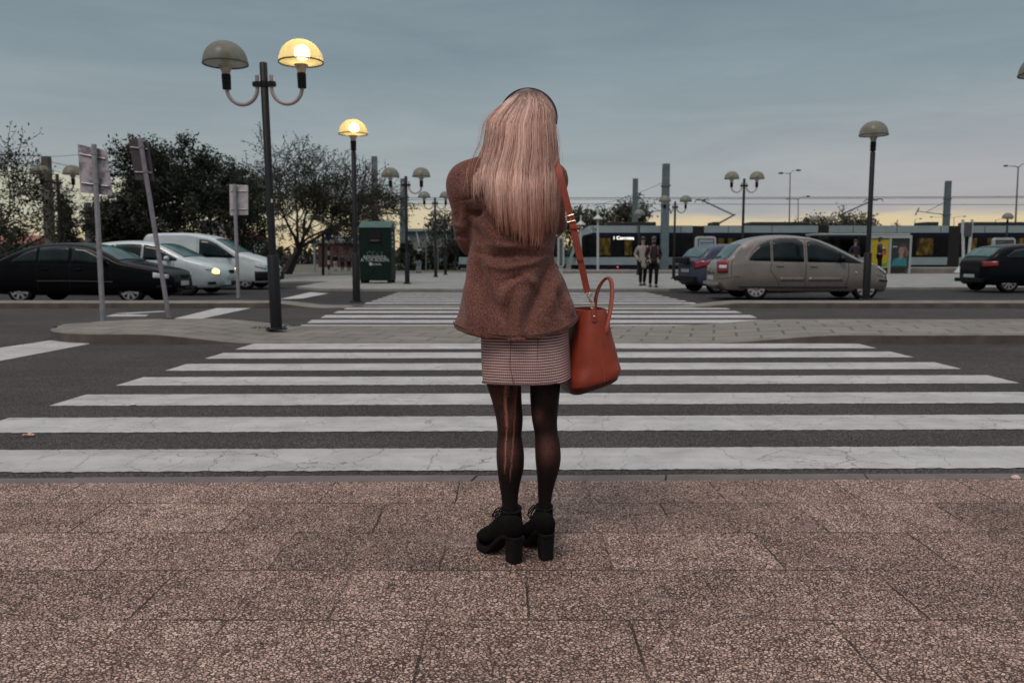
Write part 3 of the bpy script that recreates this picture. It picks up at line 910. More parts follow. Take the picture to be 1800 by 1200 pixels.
for sx in (-.85, .85):
    for sy in (0.12, Dp - .12):
        g = MB(); g.bbox(sx * Wd / 2 - .07, sx * Wd / 2 + .07, sy - .08, sy + .08, -0.01, 0.10); g.build('foot', M_socket, root, False)
M_letter = mat('white_lettering', (0.34, 0.39, 0.39), 0.6)
def bx(px): return at(px, 450, Y).x - root.location.x
def bz(py): return at(660, py, Y).z - PLZ
text_obj('writing', 'REINVENTA', 0.165, M_letter, root, (bx(659), -0.008, bz(452.2)))
text_obj('writing', 'A TUA ROUPA', 0.165, M_letter, root, (bx(659), -0.008, bz(457.2)))
text_obj('writing', 'humana', 0.125, M_letter, root, (bx(660.5), -0.008, bz(464.2)))
g = MB(); g.lathe([(0.06, -0.012), (0.06, -0.004)], (bx(651.5), 0, bz(464)), 14, 'y'); g.build('emblem', M_letter, root)
M_lgreen = mat('dim_green_lettering', (0.06, 0.12, 0.10), 0.6)
for i, px in enumerate((649.5, 658.5, 667.5)):   # three looping arrow marks
    g = MB(); path = [(bx(px) + .085 * cos(a), -0.008, bz(446) + .075 * sin(a)) for a in np.linspace(0.4 + i, 0.4 + i + 4.6, 14)]
    g.tube(path, 0.012, 5); e = path[-1]
    g.tube([(e[0] - .03, -0.008, e[2] + .03), e, (e[0] + .045, -0.008, e[2] + .02)], 0.012, 5)
    g.build('arrow_mark', M_lgreen, root)
for i in range(4):   # label on the right end wall
    g = MB(); g.bbox(Wd / 2 + .002, Wd / 2 + .01, .25, .55, Hh - .25 - i * .16, Hh - .17 - i * .16); g.build('side_label', M_letter, root)
# ------------------------------------------------------------------ cars
M_tyre = mat('tyre_rubber', (0.006, 0.006, 0.006), 0.9, spec=0.1)
M_rimm = mat('alloy_rim', (0.30, 0.30, 0.31), 0.4, 0.6, var=0.15)
M_liner = mat('wheel_arch_dark', (0.006, 0.006, 0.006), 0.9)
M_glass = glass('car_glass', (0.006, 0.011, 0.012), 0.06, 0.25)
M_screen = glass('car_screen_glass', (0.03, 0.07, 0.07), 0.08, 0.3)
M_trim = mat('black_trim', (0.006, 0.006, 0.007), 0.6, spec=0.2)
M_plate = mat('number_plate', (0.34, 0.35, 0.36), 0.5)
M_red = mat('red_lens', (0.17, 0.008, 0.012), 0.2, coat=0.3)
M_clear = mat('clear_lens', (0.42, 0.45, 0.45), 0.12, coat=0.6)
M_amber = emat('amber_light', (1.0, 0.68, 0.2), 3.6, (0.5, 0.3, 0.08))

def paint(name, col, rough=0.35, metal=0.0, coat=0.3, spec=0.35):
    return mat(name, col, rough, metal, var=0.12, scale=1.5, coat=coat, spec=spec)

class Car:
    def __init__(s, spec):
        s.__dict__.update(spec)
        s.T = [tuple(p) for p in catmull([(x, 0, z) for x, z in s.top], 5)]
        s.T = sorted([(p[0], p[2]) for p in s.T])
    def topz(s, x): return interp(x, s.T)
    def beltz(s, x): return min(interp(x, s.belt), s.topz(x) - 0.03)
    def botz(s, x): return interp(x, s.bot)
    def wid(s, x):
        L = s.L; e = s.round
        t = min(x, L - x)
        k = 1.0
        if t < e: 
            q = 1 - max(t, 0) / e
            k = (1 - 0.42 * q ** 2.6)
        return s.W / 2 * k
    def gk(s): return getattr(s, 'tumble', 0.30)
    def ring(s, x):
        w = s.wid(x); zt = s.topz(x); zb = s.botz(x); bl = s.beltz(x)
        dz = zt - bl; k = min(1, dz / 0.14)
        zg = zt - 0.075 * k; wr = w * 0.965 - s.gk() * (zg - bl)
        zm = (zb + bl) / 2
        h = [(0, zb), (w * .8, zb), (w * .93, zb + .03), (w * .985, zb + .12), (w, zm), (w * .995, lerp(zm, bl, .45)), (w * .985, bl - .06), (w * .965, bl)]
        for u in (.25, .5, .75, 1.0): h.append((lerp(w * .965, wr, u), lerp(bl, zg, u)))
        h.append((wr - .03 * k - .02, zt - .03 * k)); h.append((wr * .82, zt - .006 * k)); h.append((wr * .5, zt + .012)); h.append((0, zt + .018))
        pts = h + [(-y, z) for y, z in reversed(h[1:-1])]
        return [Vector((x, y, z)) for y, z in pts]
    def sidey(s, x, z):
        w = s.wid(x); bl = s.beltz(x); zb = s.botz(x); zm = (zb + bl) / 2
        if z >= bl: return w * .965 - s.gk() * (z - bl)
        return float(np.interp(z, [zb + .03, zb + .12, zm, lerp(zm, bl, .45), bl - .06, bl], [w * .93, w * .985, w, w * .995, w * .985, w * .965]))
    def build(s, name, label, loc, rz, pm, group='parked cars', cat='car'):
        root = thing(name, label, cat, loc, rz, group); s.root = root; s.pm = pm
        xs = sorted(set([round(v, 3) for v in np.linspace(0.0, s.L, 64)] + [0.02, 0.06, s.L - .02, s.L - .06]))
        g = MB(); g.loft([s.ring(x) for x in xs]); 
        body = g.build('body', pm, root, True)
        cut = MB()
        for wx in (s.xr, s.xf):
            for sg in (-1, 1):
                cut.lathe([(s.R * 1.17, -0.17), (s.R * 1.17, 0.17)], (wx, sg * (s.W / 2 - .06), s.R * 1.02), 32, 'y')
        co_ = cut.build('cutter', M_liner)
        body.data.materials.append(M_liner)
        m = body.modifiers.new('b', 'BOOLEAN'); m.object = co_; m.operation = 'DIFFERENCE'; m.solver = 'EXACT'; m.material_mode = 'TRANSFER'
        applied(body)
        bpy.data.objects.remove(co_)
        try: body.data.set_sharp_from_angle(angle=radians(38))
        except Exception: pass
        for wx in (s.xr, s.xf):
            for sg in (-1, 1): s.wheel(wx, sg)
        return root
    def wheel(s, wx, sg):
        R = s.R; yo = sg * (s.W / 2 - 0.035)
        w = thing('wheel', None, None, (wx, yo, R)); w.parent = s.root
        d = -sg * 0.19
        g = MB(); pr = [(R * .64, -sg * .015), (R * .70, 0.0), (R * .93, -sg * .004), (R, -sg * .035), (R, d + sg * .03), (R * .9, d), (R * .6, d)]
        g.lathe(pr, (0, 0, 0), 30, 'y'); g.build('tyre', M_tyre, w, True)
        g = MB()
        g.lathe([(R * .66, sg * .002), (R * .70, sg * .002), (R * .70, -sg * .03), (R * .62, -sg * .03), (R * .66, sg * .002)], (0, 0, 0), 30, 'y', False)
        n = s.spokes
        for k in range(n):
            a = 2 * pi * k / n + .3
            rot = Matrix.Rotation(a, 3, 'Y')
            g.box(rot @ Vector((R * .37, -sg * .005, 0)), (R * .62, .022, R * s.spw), rot)
        g.lathe([(R * .17, -sg * .02), (R * .17, sg * .008), (R * .08, sg * .012)], (0, 0, 0), 16, 'y')
        g.build('rim', s.rimm, w, False)
        g = MB(); g.lathe([(R * .65, -sg * .05), (R * .65, -sg * .056)], (0, 0, 0), 24, 'y'); g.build('brake_disc', M_liner, w)
    def window(s, x0, x1, lo, hi, nm='side_window', m=None, both=True):
        for sg in ((-1, 1) if both else (-1,)):
            g = MB(); P = []
            for i in range(15):
                x = lerp(x0, x1, i / 14); a, b_ = interp(x, lo), interp(x, hi)
                row = []
                for j in range(5):
                    z = lerp(a, max(a + .002, b_), j / 4); row.append((x, sg * (s.sidey(x, z) + .006), z))
                P.append(row)
            g.grid(P); o = g.build(nm, m or M_glass, s.root, True)
            sol = o.modifiers.new('s', 'SOLIDIFY'); sol.thickness = 0.012; sol.offset = 0
    def topglass(s, x0, x1, nm, m, f=0.9):
        g = MB(); P = []
        for i in range(13):
            x = lerp(x0, x1, i / 12)
            z0 = s.topz(x); dx = .02
            n = Vector((-(s.topz(x + dx) - s.topz(x - dx)) / (2 * dx), 0, 1)).normalized()
            r = s.ring(x); hp = r[:16]
            ys = [p.y for p in hp[12:16]][::-1]; zs = [p.z for p in hp[12:16]][::-1]
            ym = hp[12].y * f
            row = []
            for j in range(13):
                t_ = -1 + 2 * j / 12; y = t_ * ym
                z = float(np.interp(abs(y), ys, zs)); row.append(Vector((x, y, z)) + n * .007)
            P.append(row)
        g.grid(P); o = g.build(nm, m, s.root, True)
        sol = o.modifiers.new('s', 'SOLIDIFY'); sol.thickness = 0.01; sol.offset = 0
    def patch(s, x0, x1, lo, hi, nm, m, th=.02, both=True, off=.006):
        for sg in ((-1, 1) if both else (-1,)):
            g = MB(); P = []
            for i in range(9):
                x = lerp(x0, x1, i / 8); a, b_ = interp(x, lo), interp(x, hi)
                P.append([(x, sg * (s.sidey(x, lerp(a, b_, j / 4)) + off), lerp(a, b_, j / 4)) for j in range(5)])
            g.grid(P); o = g.build(nm, m, s.root, True)
            sol = o.modifiers.new('s', 'SOLIDIFY'); sol.thickness = th; sol.offset = 0
    def seam(s, pts, nm='door_seam', m=None, r=.006):
        for sg in (-1, 1):
            g = MB(); path = [(x, sg * (s.sidey(x, z) + .001), z) for x, z in [(p.x, p.z) for p in catmull([(x, 0, z) for x, z in pts], 5)]]
            g.tube(path, r, 5); g.build(nm, m or M_trim, s.root, True)
    def endbox(s, x, y0, y1, z0, z1, nm, m, d=.04, both=False, bev=.012):
        for sg in ((-1, 1) if both else (1,)):
            g = MB(); g.bbox(x - d, x + d, sg * y0, sg * y1, z0, z1); g.build(nm, m, s.root, False, bevel=bev)
    def mirror(s, x, z, m):
        for sg in (-1, 1):
            g = MB(); y = s.sidey(x, z); g.ball((x, sg * (y + .10), z + .03), (.07, .11, .075), 12, 8); g.tube([(x + .02, sg * (y - .01), z - .03), (x, sg * (y + .08), z)], .025, 6)
            g.build('wing_mirror', m, s.root, True)
    def handle(s, x, z, m):
        for sg in (-1, 1):
            g = MB(); y = s.sidey(x, z) + .008; g.bbox(x - .09, x + .09, sg * (y - .01), sg * (y + .02), z - .016, z + .016); g.build('door_handle', m, s.root, False, bevel=.008)

# --- black saloon-like hatchback, far left
P_black = paint('black_car_paint', (0.003, 0.003, 0.004), 0.22, 0, 0.02, 0.07)
c = Car(dict(L=4.35, W=1.70, round=.42, R=.30, xr=.86, xf=3.42, spokes=8, spw=.2, rimm=M_rimm,
    top=[(0, .62), (.05, .88), (.28, .98), (.75, 1.20), (1.25, 1.36), (1.8, 1.40), (2.3, 1.37), (2.62, 1.27), (3.15, 1.00), (3.35, .94), (3.9, .83), (4.2, .73), (4.33, .58), (4.35, .5)],
    belt=[(0, .78), (.6, .93), (1.5, .92), (3.2, .86), (4.35, .66)], bot=[(0, .32), (.2, .22), (.9, .19), (3.6, .19), (4.15, .20), (4.35, .28)]))
xr_ = at(32, 500, 18.45).x
c.build('parked_car', 'black five-door hatchback parked nearest at far left, facing right', (xr_ - c.xr, 19.3, 0), 0, P_black)
c.window(.72, 1.28, [(.72, .965), (1.28, .955)], [(.72, .99), (1.02, 1.19), (1.28, 1.285)])
c.window(1.34, 2.02, [(1.34, .955), (2.02, .945)], [(1.34, 1.295), (1.65, 1.325), (2.02, 1.325)])
c.window(2.10, 2.98, [(2.10, .945), (2.98, .905)], [(2.10, 1.32), (2.38, 1.285), (2.98, .93)])
c.topglass(2.52, 3.14, 'windscreen', M_screen); c.topglass(.34, .98, 'rear_window', M_screen)
c.seam([(1.31, 1.3), (1.31, .95), (1.29, .6), (1.32, .3)]); c.seam([(2.06, 1.33), (2.06, .95), (2.05, .6), (2.05, .28)]); c.seam([(2.98, .9), (3.0, .6), (2.95, .3)])
c.seam([(.9 + .4, .52), (2.1, .52), (3.05, .5)], 'side_moulding', M_trim, .018)
c.handle(1.48, .80, P_black); c.handle(2.25, .79, P_black); c.mirror(2.86, .95, P_black)
c.patch(3.98, 4.26, [(3.98, .60), (4.26, .575)], [(3.98, .72), (4.26, .665)], 'headlight', M_clear, .03)
c.endbox(4.325, .0, .32, .58, .66, 'grille', M_trim, .035); c.endbox(4.37, -.22, .22, .40, .51, 'number_plate', M_plate, .012, bev=.004)
c.endbox(4.33, .02, .5, .30, .37, 'bumper_vent', M_trim, .03)
c.patch(.02, .22, [(.02, .68), (.22, .70)], [(.02, .84), (.22, .88)], 'taillight', M_red, .03)
c.patch(4.05, 4.3, [(4.05, .36), (4.3, .36)], [(4.05, .42), (4.3, .42)], 'bumper_strip', M_trim, .02)

# --- silver hatchback with a lit headlight
P_silver = paint('silver_blue_paint', (0.36, 0.42, 0.43), 0.35, 0.15)
def hatch(R=.31, W=1.75, L=4.3):
    return Car(dict(L=L, W=W, round=.5, R=R, xr=.80, xf=3.38, spokes=5, spw=.26, rimm=M_rimm,
    top=[(0, .62), (.04, .95), (.16, 1.08), (.45, 1.36), (.8, 1.47), (1.6, 1.53), (2.2, 1.50), (2.6, 1.40), (3.3, 1.06), (3.45, 1.02), (3.9, .90), (4.15, .77), (4.27, .6), (4.3, .48)],
    belt=[(0, .92), (.5, .98), (1.5, .98), (3.2, .95), (4.3, .66)], bot=[(0, .34), (.2, .22), (.9, .19), (3.6, .19), (4.1, .2), (4.3, .28)]))
c = hatch(); c.rimm = mat('dark_alloy', (0.07, 0.055, 0.045), 0.4, 0.5)
xf_ = at(335, 500, 22.6).x
c.build('parked_car', 'silvery blue hatchback with an amber glowing headlight, between the black car and the white van', (xf_ - c.xf, 23.5, 0), radians(-3), P_silver)
c.window(.55, 1.25, [(.55, 1.05), (1.25, 1.02)], [(.55, 1.12), (.8, 1.33), (1.25, 1.42)])
c.window(1.31, 2.05, [(1.31, 1.02), (2.05, 1.0)], [(1.31, 1.425), (1.65, 1.44), (2.05, 1.43)])
c.window(2.12, 3.10, [(2.12, 1.0), (3.10, .97)], [(2.12, 1.425), (2.5, 1.36), (3.10, 1.03)])
c.topglass(2.50, 3.28, 'windscreen', M_screen); c.topglass(.18, .44, 'rear_window', M_screen)
c.seam([(1.28, 1.42), (1.28, 1.0), (1.25, .6), (1.3, .3)]); c.seam([(2.08, 1.43), (2.08, .95), (2.06, .6), (2.06, .28)]); c.seam([(3.02, .95), (3.02, .6), (2.95, .3)])
c.handle(1.46, .88, P_silver); c.handle(2.3, .87, P_silver); c.mirror(2.86, 1.0, P_silver)
c.patch(3.92, 4.14, [(3.92, .73), (4.14, .68)], [(3.92, .82), (4.14, .75)], 'headlight', M_clear, .03)
c.patch(4.085, 4.22, [(4.085, .66), (4.12, .615), (4.22, .61)], [(4.085, .70), (4.12, .755), (4.18, .74), (4.22, .69)], 'indicator_light', M_amber, .04)
c.endbox(4.26, .0, .30, .60, .70, 'grille', M_trim, .035); c.endbox(4.31, -.24, .24, .45, .55, 'number_plate', M_plate, .012, bev=.004)
c.endbox(4.28, .0, .45, .26, .39, 'bumper_vent', M_trim, .03); c.patch(3.98, 4.16, [(3.98, .31), (4.16, .31)], [(3.98, .38), (4.16, .38)], 'fog_light', M_trim, .02)

# --- white van
P_white = paint('white_van_paint', (0.40, 0.45, 0.46), 0.42)
c = Car(dict(L=4.35, W=1.78, round=.5, R=.32, xr=.85, xf=3.52, spokes=7, spw=.22, rimm=mat('steel_wheel', (0.2, 0.2, 0.2), 0.5, 0.4), tumble=.16,
    top=[(0, .9), (.03, 1.6), (.12, 1.76), (.4, 1.84), (1.4, 1.86), (2.0, 1.80), (2.5, 1.67), (3.28, 1.20), (3.5, 1.14), (4.0, .98), (4.25, .80), (4.33, .62), (4.35, .5)],
    belt=[(0, 1.1), (2, 1.08), (3.3, 1.0), (4.35, .7)], bot=[(0, .34), (.3, .24), (.9, .22), (3.6, .2), (4.1, .2), (4.35, .28)]))
xn = at(474, 480, 26.4).x
c.build('parked_van', 'white panel van with black bumpers parked behind the silver hatchback', (xn - c.L, 27.3, 0), 0, P_white, 'parked vans', 'van')
c.window(2.02, 3.22, [(2.02, 1.07), (3.22, 1.04)], [(2.02, 1.66), (2.3, 1.63), (2.6, 1.50), (3.22, 1.06)])
c.topglass(2.52, 3.26, 'windscreen', M_screen)
c.seam([(1.95, 1.7), (1.95, 1.1), (1.95, .6), (1.97, .3)]); c.seam([(3.3, 1.0), (3.2, .7), (3.15, .35)])
c.handle(2.15, .98, M_trim); c.mirror(2.98, 1.1, M_trim)
c.patch(3.86, 4.2, [(3.86, .76), (4.2, .68)], [(3.86, .90), (4.2, .80)], 'headlight', M_clear, .03)
c.patch(3.86, 4.3, [(3.86, .30), (4.3, .30)], [(3.86, .60), (4.3, .58)], 'bumper', M_trim, .05)
c.patch(.02, .45, [(.02, .36), (.45, .32)], [(.02, .58), (.45, .58)], 'bumper', M_trim, .05)
c.endbox(4.335, -.72, .72, .30, .56, 'bumper', M_trim, .035); c.endbox(4.375, -.24, .24, .42, .52, 'number_plate', M_plate, .012, bev=.004)
c.endbox(4.3, .0, .38, .60, .70, 'grille', M_trim, .05)
c.seam([(.2, .68), (1.0, .68), (1.9, .68)], 'side_moulding', M_trim, .02)

# --- beige people carrier (the big car on the right)
P_beige = paint('beige_metallic_paint', (0.180, 0.160, 0.144), 0.28, 0.4, 0.4)
M_rim10 = mat('hubcap', (0.36, 0.345, 0.33), 0.4, 0.4)
Lp = 4.34
def SH(l): return [(x + .13, z) for x, z in l]
c = Car(dict(L=Lp, W=1.75, round=.46, R=.315, xr=.93, xf=3.66, spokes=10, spw=.20, rimm=M_rim10, tumble=.26,
    top=[(0, .60), (.02, .84), (.10, .96), (.26, 1.06), (.56, 1.38), (.90, 1.53), (1.35, 1.605), (1.85, 1.61), (2.4, 1.54), (2.85, 1.38), (3.3, 1.15), (3.60, 1.0), (3.85, .935), (4.1, .83), (4.23, .71), (4.32, .54), (4.34, .44)],
    belt=[(0, .88), (.7, .955), (2, .93), (3.4, .91), (4.34, .54)], bot=[(0, .34), (.2, .24), (.9, .20), (3.75, .20), (4.2, .20), (4.34, .28)]))
xr_ = at(1330, 505, 19.85).x; xf_ = at(1523, 505, 19.85).x
c.xf = c.xr + (xf_ - xr_)
c.build('parked_car', 'beige metallic people carrier parked at right in front of the tram stop', (xr_ - c.xr, 20.72, 0), 0, P_beige)
c.window(.74, 1.27, [(.74, 1.0), (.9, .985), (1.27, .975)], [(.74, 1.03), (.84, 1.20), (1.04, 1.40), (1.27, 1.487)])
c.window(1.335, 2.10, [(1.335, .972), (2.10, .955)], [(1.335, 1.49), (1.55, 1.525), (1.92, 1.52), (2.04, 1.47), (2.10, 1.40)])
c.window(2.19, 3.10, [(2.19, .955), (3.10, .94)], [(2.19, 1.45), (2.26, 1.475), (2.45, 1.45), (2.85, 1.275), (3.10, 1.13)])
c.window(2.98, 3.54, [(2.98, .943), (3.54, .92)], [(2.98, 1.215), (3.25, 1.085), (3.54, .93)])
c.topglass(2.60, 3.55, 'windscreen', M_screen, .92); c.topglass(.19, .58, 'rear_window', M_screen, .86)
c.seam([(1.30, 1.5), (1.30, .97), (1.27, .75), (1.44, .5), (1.50, .3)]); c.seam([(2.15, 1.5), (2.15, .95), (2.14, .6), (2.14, .28)]); c.seam([(3.2, .93), (3.2, .6), (3.12, .3)])
c.seam([(.66, .99), (.70, 1.1), (.95, 1.40), (1.3, 1.51), (1.6, 1.545), (2.0, 1.535), (2.4, 1.485), (2.9, 1.27), (3.5, .96)], 'window_trim', mat('pale_window_trim', (.30, .28, .26), .4, .3), .011)
c.patch(1.50, 2.10, [(1.50, .50), (2.10, .50)], [(1.50, .565), (2.10, .565)], 'side_moulding', P_beige, .03); c.patch(2.20, 3.05, [(2.20, .50), (3.05, .50)], [(2.20, .565), (3.05, .565)], 'side_moulding', P_beige, .03)
c.handle(1.50, .86, P_beige); c.handle(2.34, .85, P_beige); c.mirror(3.02, 1.0, M_trim)
c.patch(.03, .22, [(.03, .68), (.22, .68)], [(.03, .97), (.12, 1.0), (.22, 1.01)], 'taillight', M_red, .04)
c.patch(.06, .2, [(.06, .79), (.2, .79)], [(.06, .87), (.2, .87)], 'reversing_lens', M_clear, .05)
c.endbox(-.012, -.26, .26, .50, .60, 'number_plate', M_plate, .010, bev=.004)
c.endbox(.0, -.70, .70, .36, .44, 'bumper_strip', P_beige, .03)
c.endbox(.005, -.4, .4, .66, .69, 'tailgate_trim', M_trim, .012)
g = MB(); g.tube([(.24, .0, 1.09), (.19, .28, 1.06)], .015, 6); g.build('rear_wiper', M_trim, c.root)
c.patch(3.95, 4.22, [(3.95, .80), (4.22, .63)], [(3.95, .85), (4.22, .70)], 'headlight', M_clear, .03)
c.patch(3.98, 4.30, [(3.98, .48), (4.30, .45)], [(3.98, .52), (4.30, .50)], 'bumper_strip', M_trim, .025)
c.patch(3.36, 3.41, [(3.36, .68), (3.41, .68)], [(3.36, .715), (3.41, .715)], 'indicator_light', mat('orange_lens', (0.6, 0.4, 0.3), 0.2), .02)
c.seam([(.5, .34), (1.4, .335), (2.3, .33), (3.2, .335)], 'sill_line', M_trim, .014)
c.seam([(.02, .52), (.3, .57), (.52, .60)], 'bumper_joint'); c.seam([(3.90, .62), (4.1, .58), (4.3, .56)], 'bumper_joint'); c.seam([(3.55, .93), (3.9, .86), (4.15, .74)], 'bonnet_joint'); c.seam([(.30, .62), (.30, .85), (.33, 1.02)], 'tailgate_joint')

# --- blue small hatchback half hidden behind it
P_blue = paint('violet_blue_paint', (0.040, 0.050, 0.078), 0.38, 0.35, 0.15)
c = hatch(R=.30, W=1.65, L=3.85); c.xr = .66; c.xf = 3.05; c.spokes = 6
c.top = [(0, .62), (.04, .92), (.14, 1.02), (.45, 1.32), (.8, 1.42), (1.4, 1.45), (2.0, 1.42), (2.4, 1.30), (2.95, 1.02), (3.15, .96), (3.5, .84), (3.72, .7), (3.83, .55), (3.85, .45)]
c.belt = [(0, .88), (.5, .94), (3.0, .9), (3.85, .6)]; c.bot = [(0, .32), (.2, .22), (3.5, .19), (3.85, .28)]
c = Car({k: v for k, v in c.__dict__.items() if k not in ('T',)})
cx = at(1250, 500, 23.6)
ya = radians(14)
c.build('parked_car', 'violet blue small hatchback half hidden behind the beige people carrier', (cx.x - c.xr * cos(ya) , 24.4 - c.xr * sin(ya), 0), ya, P_blue)
c.window(.6, 1.35, [(.6, 1.0), (1.35, .97)], [(.6, 1.06), (.85, 1.30), (1.35, 1.36)]); c.window(1.45, 2.75, [(1.45, .97), (2.75, .93)], [(1.45, 1.36), (2.1, 1.31), (2.75, .99)])
c.topglass(.17, .46, 'rear_window', M_screen); c.topglass(2.3, 2.95, 'windscreen', M_screen)
c.patch(.03, .42, [(.03, .72), (.42, .84)], [(.03, .90), (.2, .98), (.42, .90)], 'taillight', M_red, .03)
c.endbox(-.005, -.25, .25, .62, .72, 'number_plate', M_plate, .012, bev=.004); c.endbox(.0, -.66, .66, .34, .50, 'bumper', M_trim, .05)
c.seam([(1.4, 1.38), (1.4, .95), (1.36, .5), (1.4, .3)]); c.handle(1.6, .84, P_blue); c.mirror(2.5, .97, M_trim)
g = MB(); g.bbox(-.16, -.03, -.40, .40, .88, 1.06); g.build('spare_box', M_trim, c.root, False, bevel=.03)

# --- black hatchback, right edge
P_blk2 = paint('dark_blue_black_paint', (0.004, 0.005, 0.007), 0.22, 0, 0.02, 0.09)
c = hatch(R=.325, W=1.76, L=4.25); c.xr = .72; c.spokes = 10; c.spw = .13
c.top = [(0, .62), (.03, .90), (.14, 1.02), (.5, 1.32), (.85, 1.42), (1.5, 1.46), (2.1, 1.43), (2.5, 1.33), (3.2, 1.02), (3.4, .98), (3.9, .86), (4.1, .74), (4.22, .58), (4.25, .46)]
c = Car({k: v for k, v in c.__dict__.items() if k not in ('T',)})
cx = at(1775, 500, 24.0)
c.build('parked_car', 'blackish hatchback cut by the right picture edge, seen from behind', (cx.x - c.xr, 24.9, 0), radians(2), P_blk2)
c.window(.62, 1.25, [(.62, 1.03), (1.25, 1.0)], [(.62, 1.10), (.9, 1.29), (1.25, 1.34)]); c.window(1.33, 2.05, [(1.33, 1.0), (2.05, .99)], [(1.33, 1.35), (1.7, 1.37), (2.05, 1.355)]); c.window(2.12, 3.0, [(2.12, .99), (3.0, .96)], [(2.12, 1.35), (2.45, 1.28), (3.0, 1.0)])
c.topglass(.20, .52, 'rear_window', M_screen); c.topglass(2.5, 3.18, 'windscreen', M_screen)
c.patch(.03, .34, [(.03, .76), (.34, .80)], [(.03, .93), (.34, .95)], 'taillight', M_red, .03)
c.endbox(-.01, -.26, .26, .44, .54, 'number_plate', M_plate, .012, bev=.004); c.endbox(.0, -.7, .7, .30, .42, 'bumper', P_blk2, .05)
c.seam([(1.29, 1.36), (1.29, .98), (1.2, .6), (1.3, .3)]); c.seam([(2.08, 1.37), (2.08, .95), (2.06, .3)]); c.handle(1.5, .86, P_blk2); c.handle(2.28, .86, P_blk2)
g = MB(); g.lathe([(.06, -.004), (.06, .0), (.05, .004)], (.055, 0, .88), 16, 'x'); g.build('round_badge', M_rimm, c.root)
c.seam([(.95, 1.43), (1.5, 1.45), (2.2, 1.42)], 'roof_rail', M_trim, .015) if False else None
# ------------------------------------------------------------------ trees
M_bark = mat('dark_bark', (0.022, 0.018, 0.014), 0.9, var=0.35, scale=5, bump=0.5, bscale=14)
def leaf_mat(name, lo, hi):
    t = NT(name); 
    at_ = t.node('ShaderNodeAttribute'); at_.attribute_name = 'tone'
    t.set(Base_Color=t.ramp(at_.outputs['Fac'], [(0.0, lo), (1.0, hi)]), Roughness=0.7)
    tr = t.node('ShaderNodeBsdfTranslucent'); t.link(t.ramp(at_.outputs['Fac'], [(0.0, lo), (1.0, hi)]), tr.inputs[0])
    m = t.node('ShaderNodeMixShader'); m.inputs[0].default_value = 0.25
    t.link(t.b.outputs[0], m.inputs[1]); t.link(tr.outputs[0], m.inputs[2]); t.link(m.outputs[0], t.out.inputs[0])
    return t.m
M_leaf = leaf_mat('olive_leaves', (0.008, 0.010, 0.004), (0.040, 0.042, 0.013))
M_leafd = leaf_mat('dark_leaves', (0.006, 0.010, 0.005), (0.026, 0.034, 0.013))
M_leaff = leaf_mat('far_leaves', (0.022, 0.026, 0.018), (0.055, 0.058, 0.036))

def leaves_mesh(name, pts, size, m, parent, seed=1, k=2.2):
    r = np.random.RandomState(seed); P = np.array([p for p, t in pts]); tone = np.array([t for p, t in pts]); n = len(P)
    d = r.normal(size=(n, 3)); d[:, 2] -= 0.4; d /= np.linalg.norm(d, axis=1)[:, None]
    e = np.cross(d, r.normal(size=(n, 3))); e /= np.linalg.norm(e, axis=1)[:, None]
    L = size * r.uniform(.6, 1.5, n)[:, None]; wd = L / k
    V = np.stack([P, P + d * L * .5 + e * wd * .5, P + d * L, P + d * L * .5 - e * wd * .5], 1).reshape(-1, 3)
    me = bpy.data.meshes.new(name)
    me.vertices.add(4 * n); me.vertices.foreach_set('co', V.ravel())
    me.loops.add(4 * n); me.loops.foreach_set('vertex_index', np.arange(4 * n))
    me.polygons.add(n); me.polygons.foreach_set('loop_start', np.arange(0, 4 * n, 4)); me.polygons.foreach_set('loop_total', np.full(n, 4))
    me.update(calc_edges=True)
    a = me.attributes.new('tone', 'FLOAT', 'POINT'); a.data.foreach_set('value', np.repeat(np.clip(tone + r.normal(0, .15, n), 0, 1), 4))
    return link_mesh(name, me, m, parent, False)

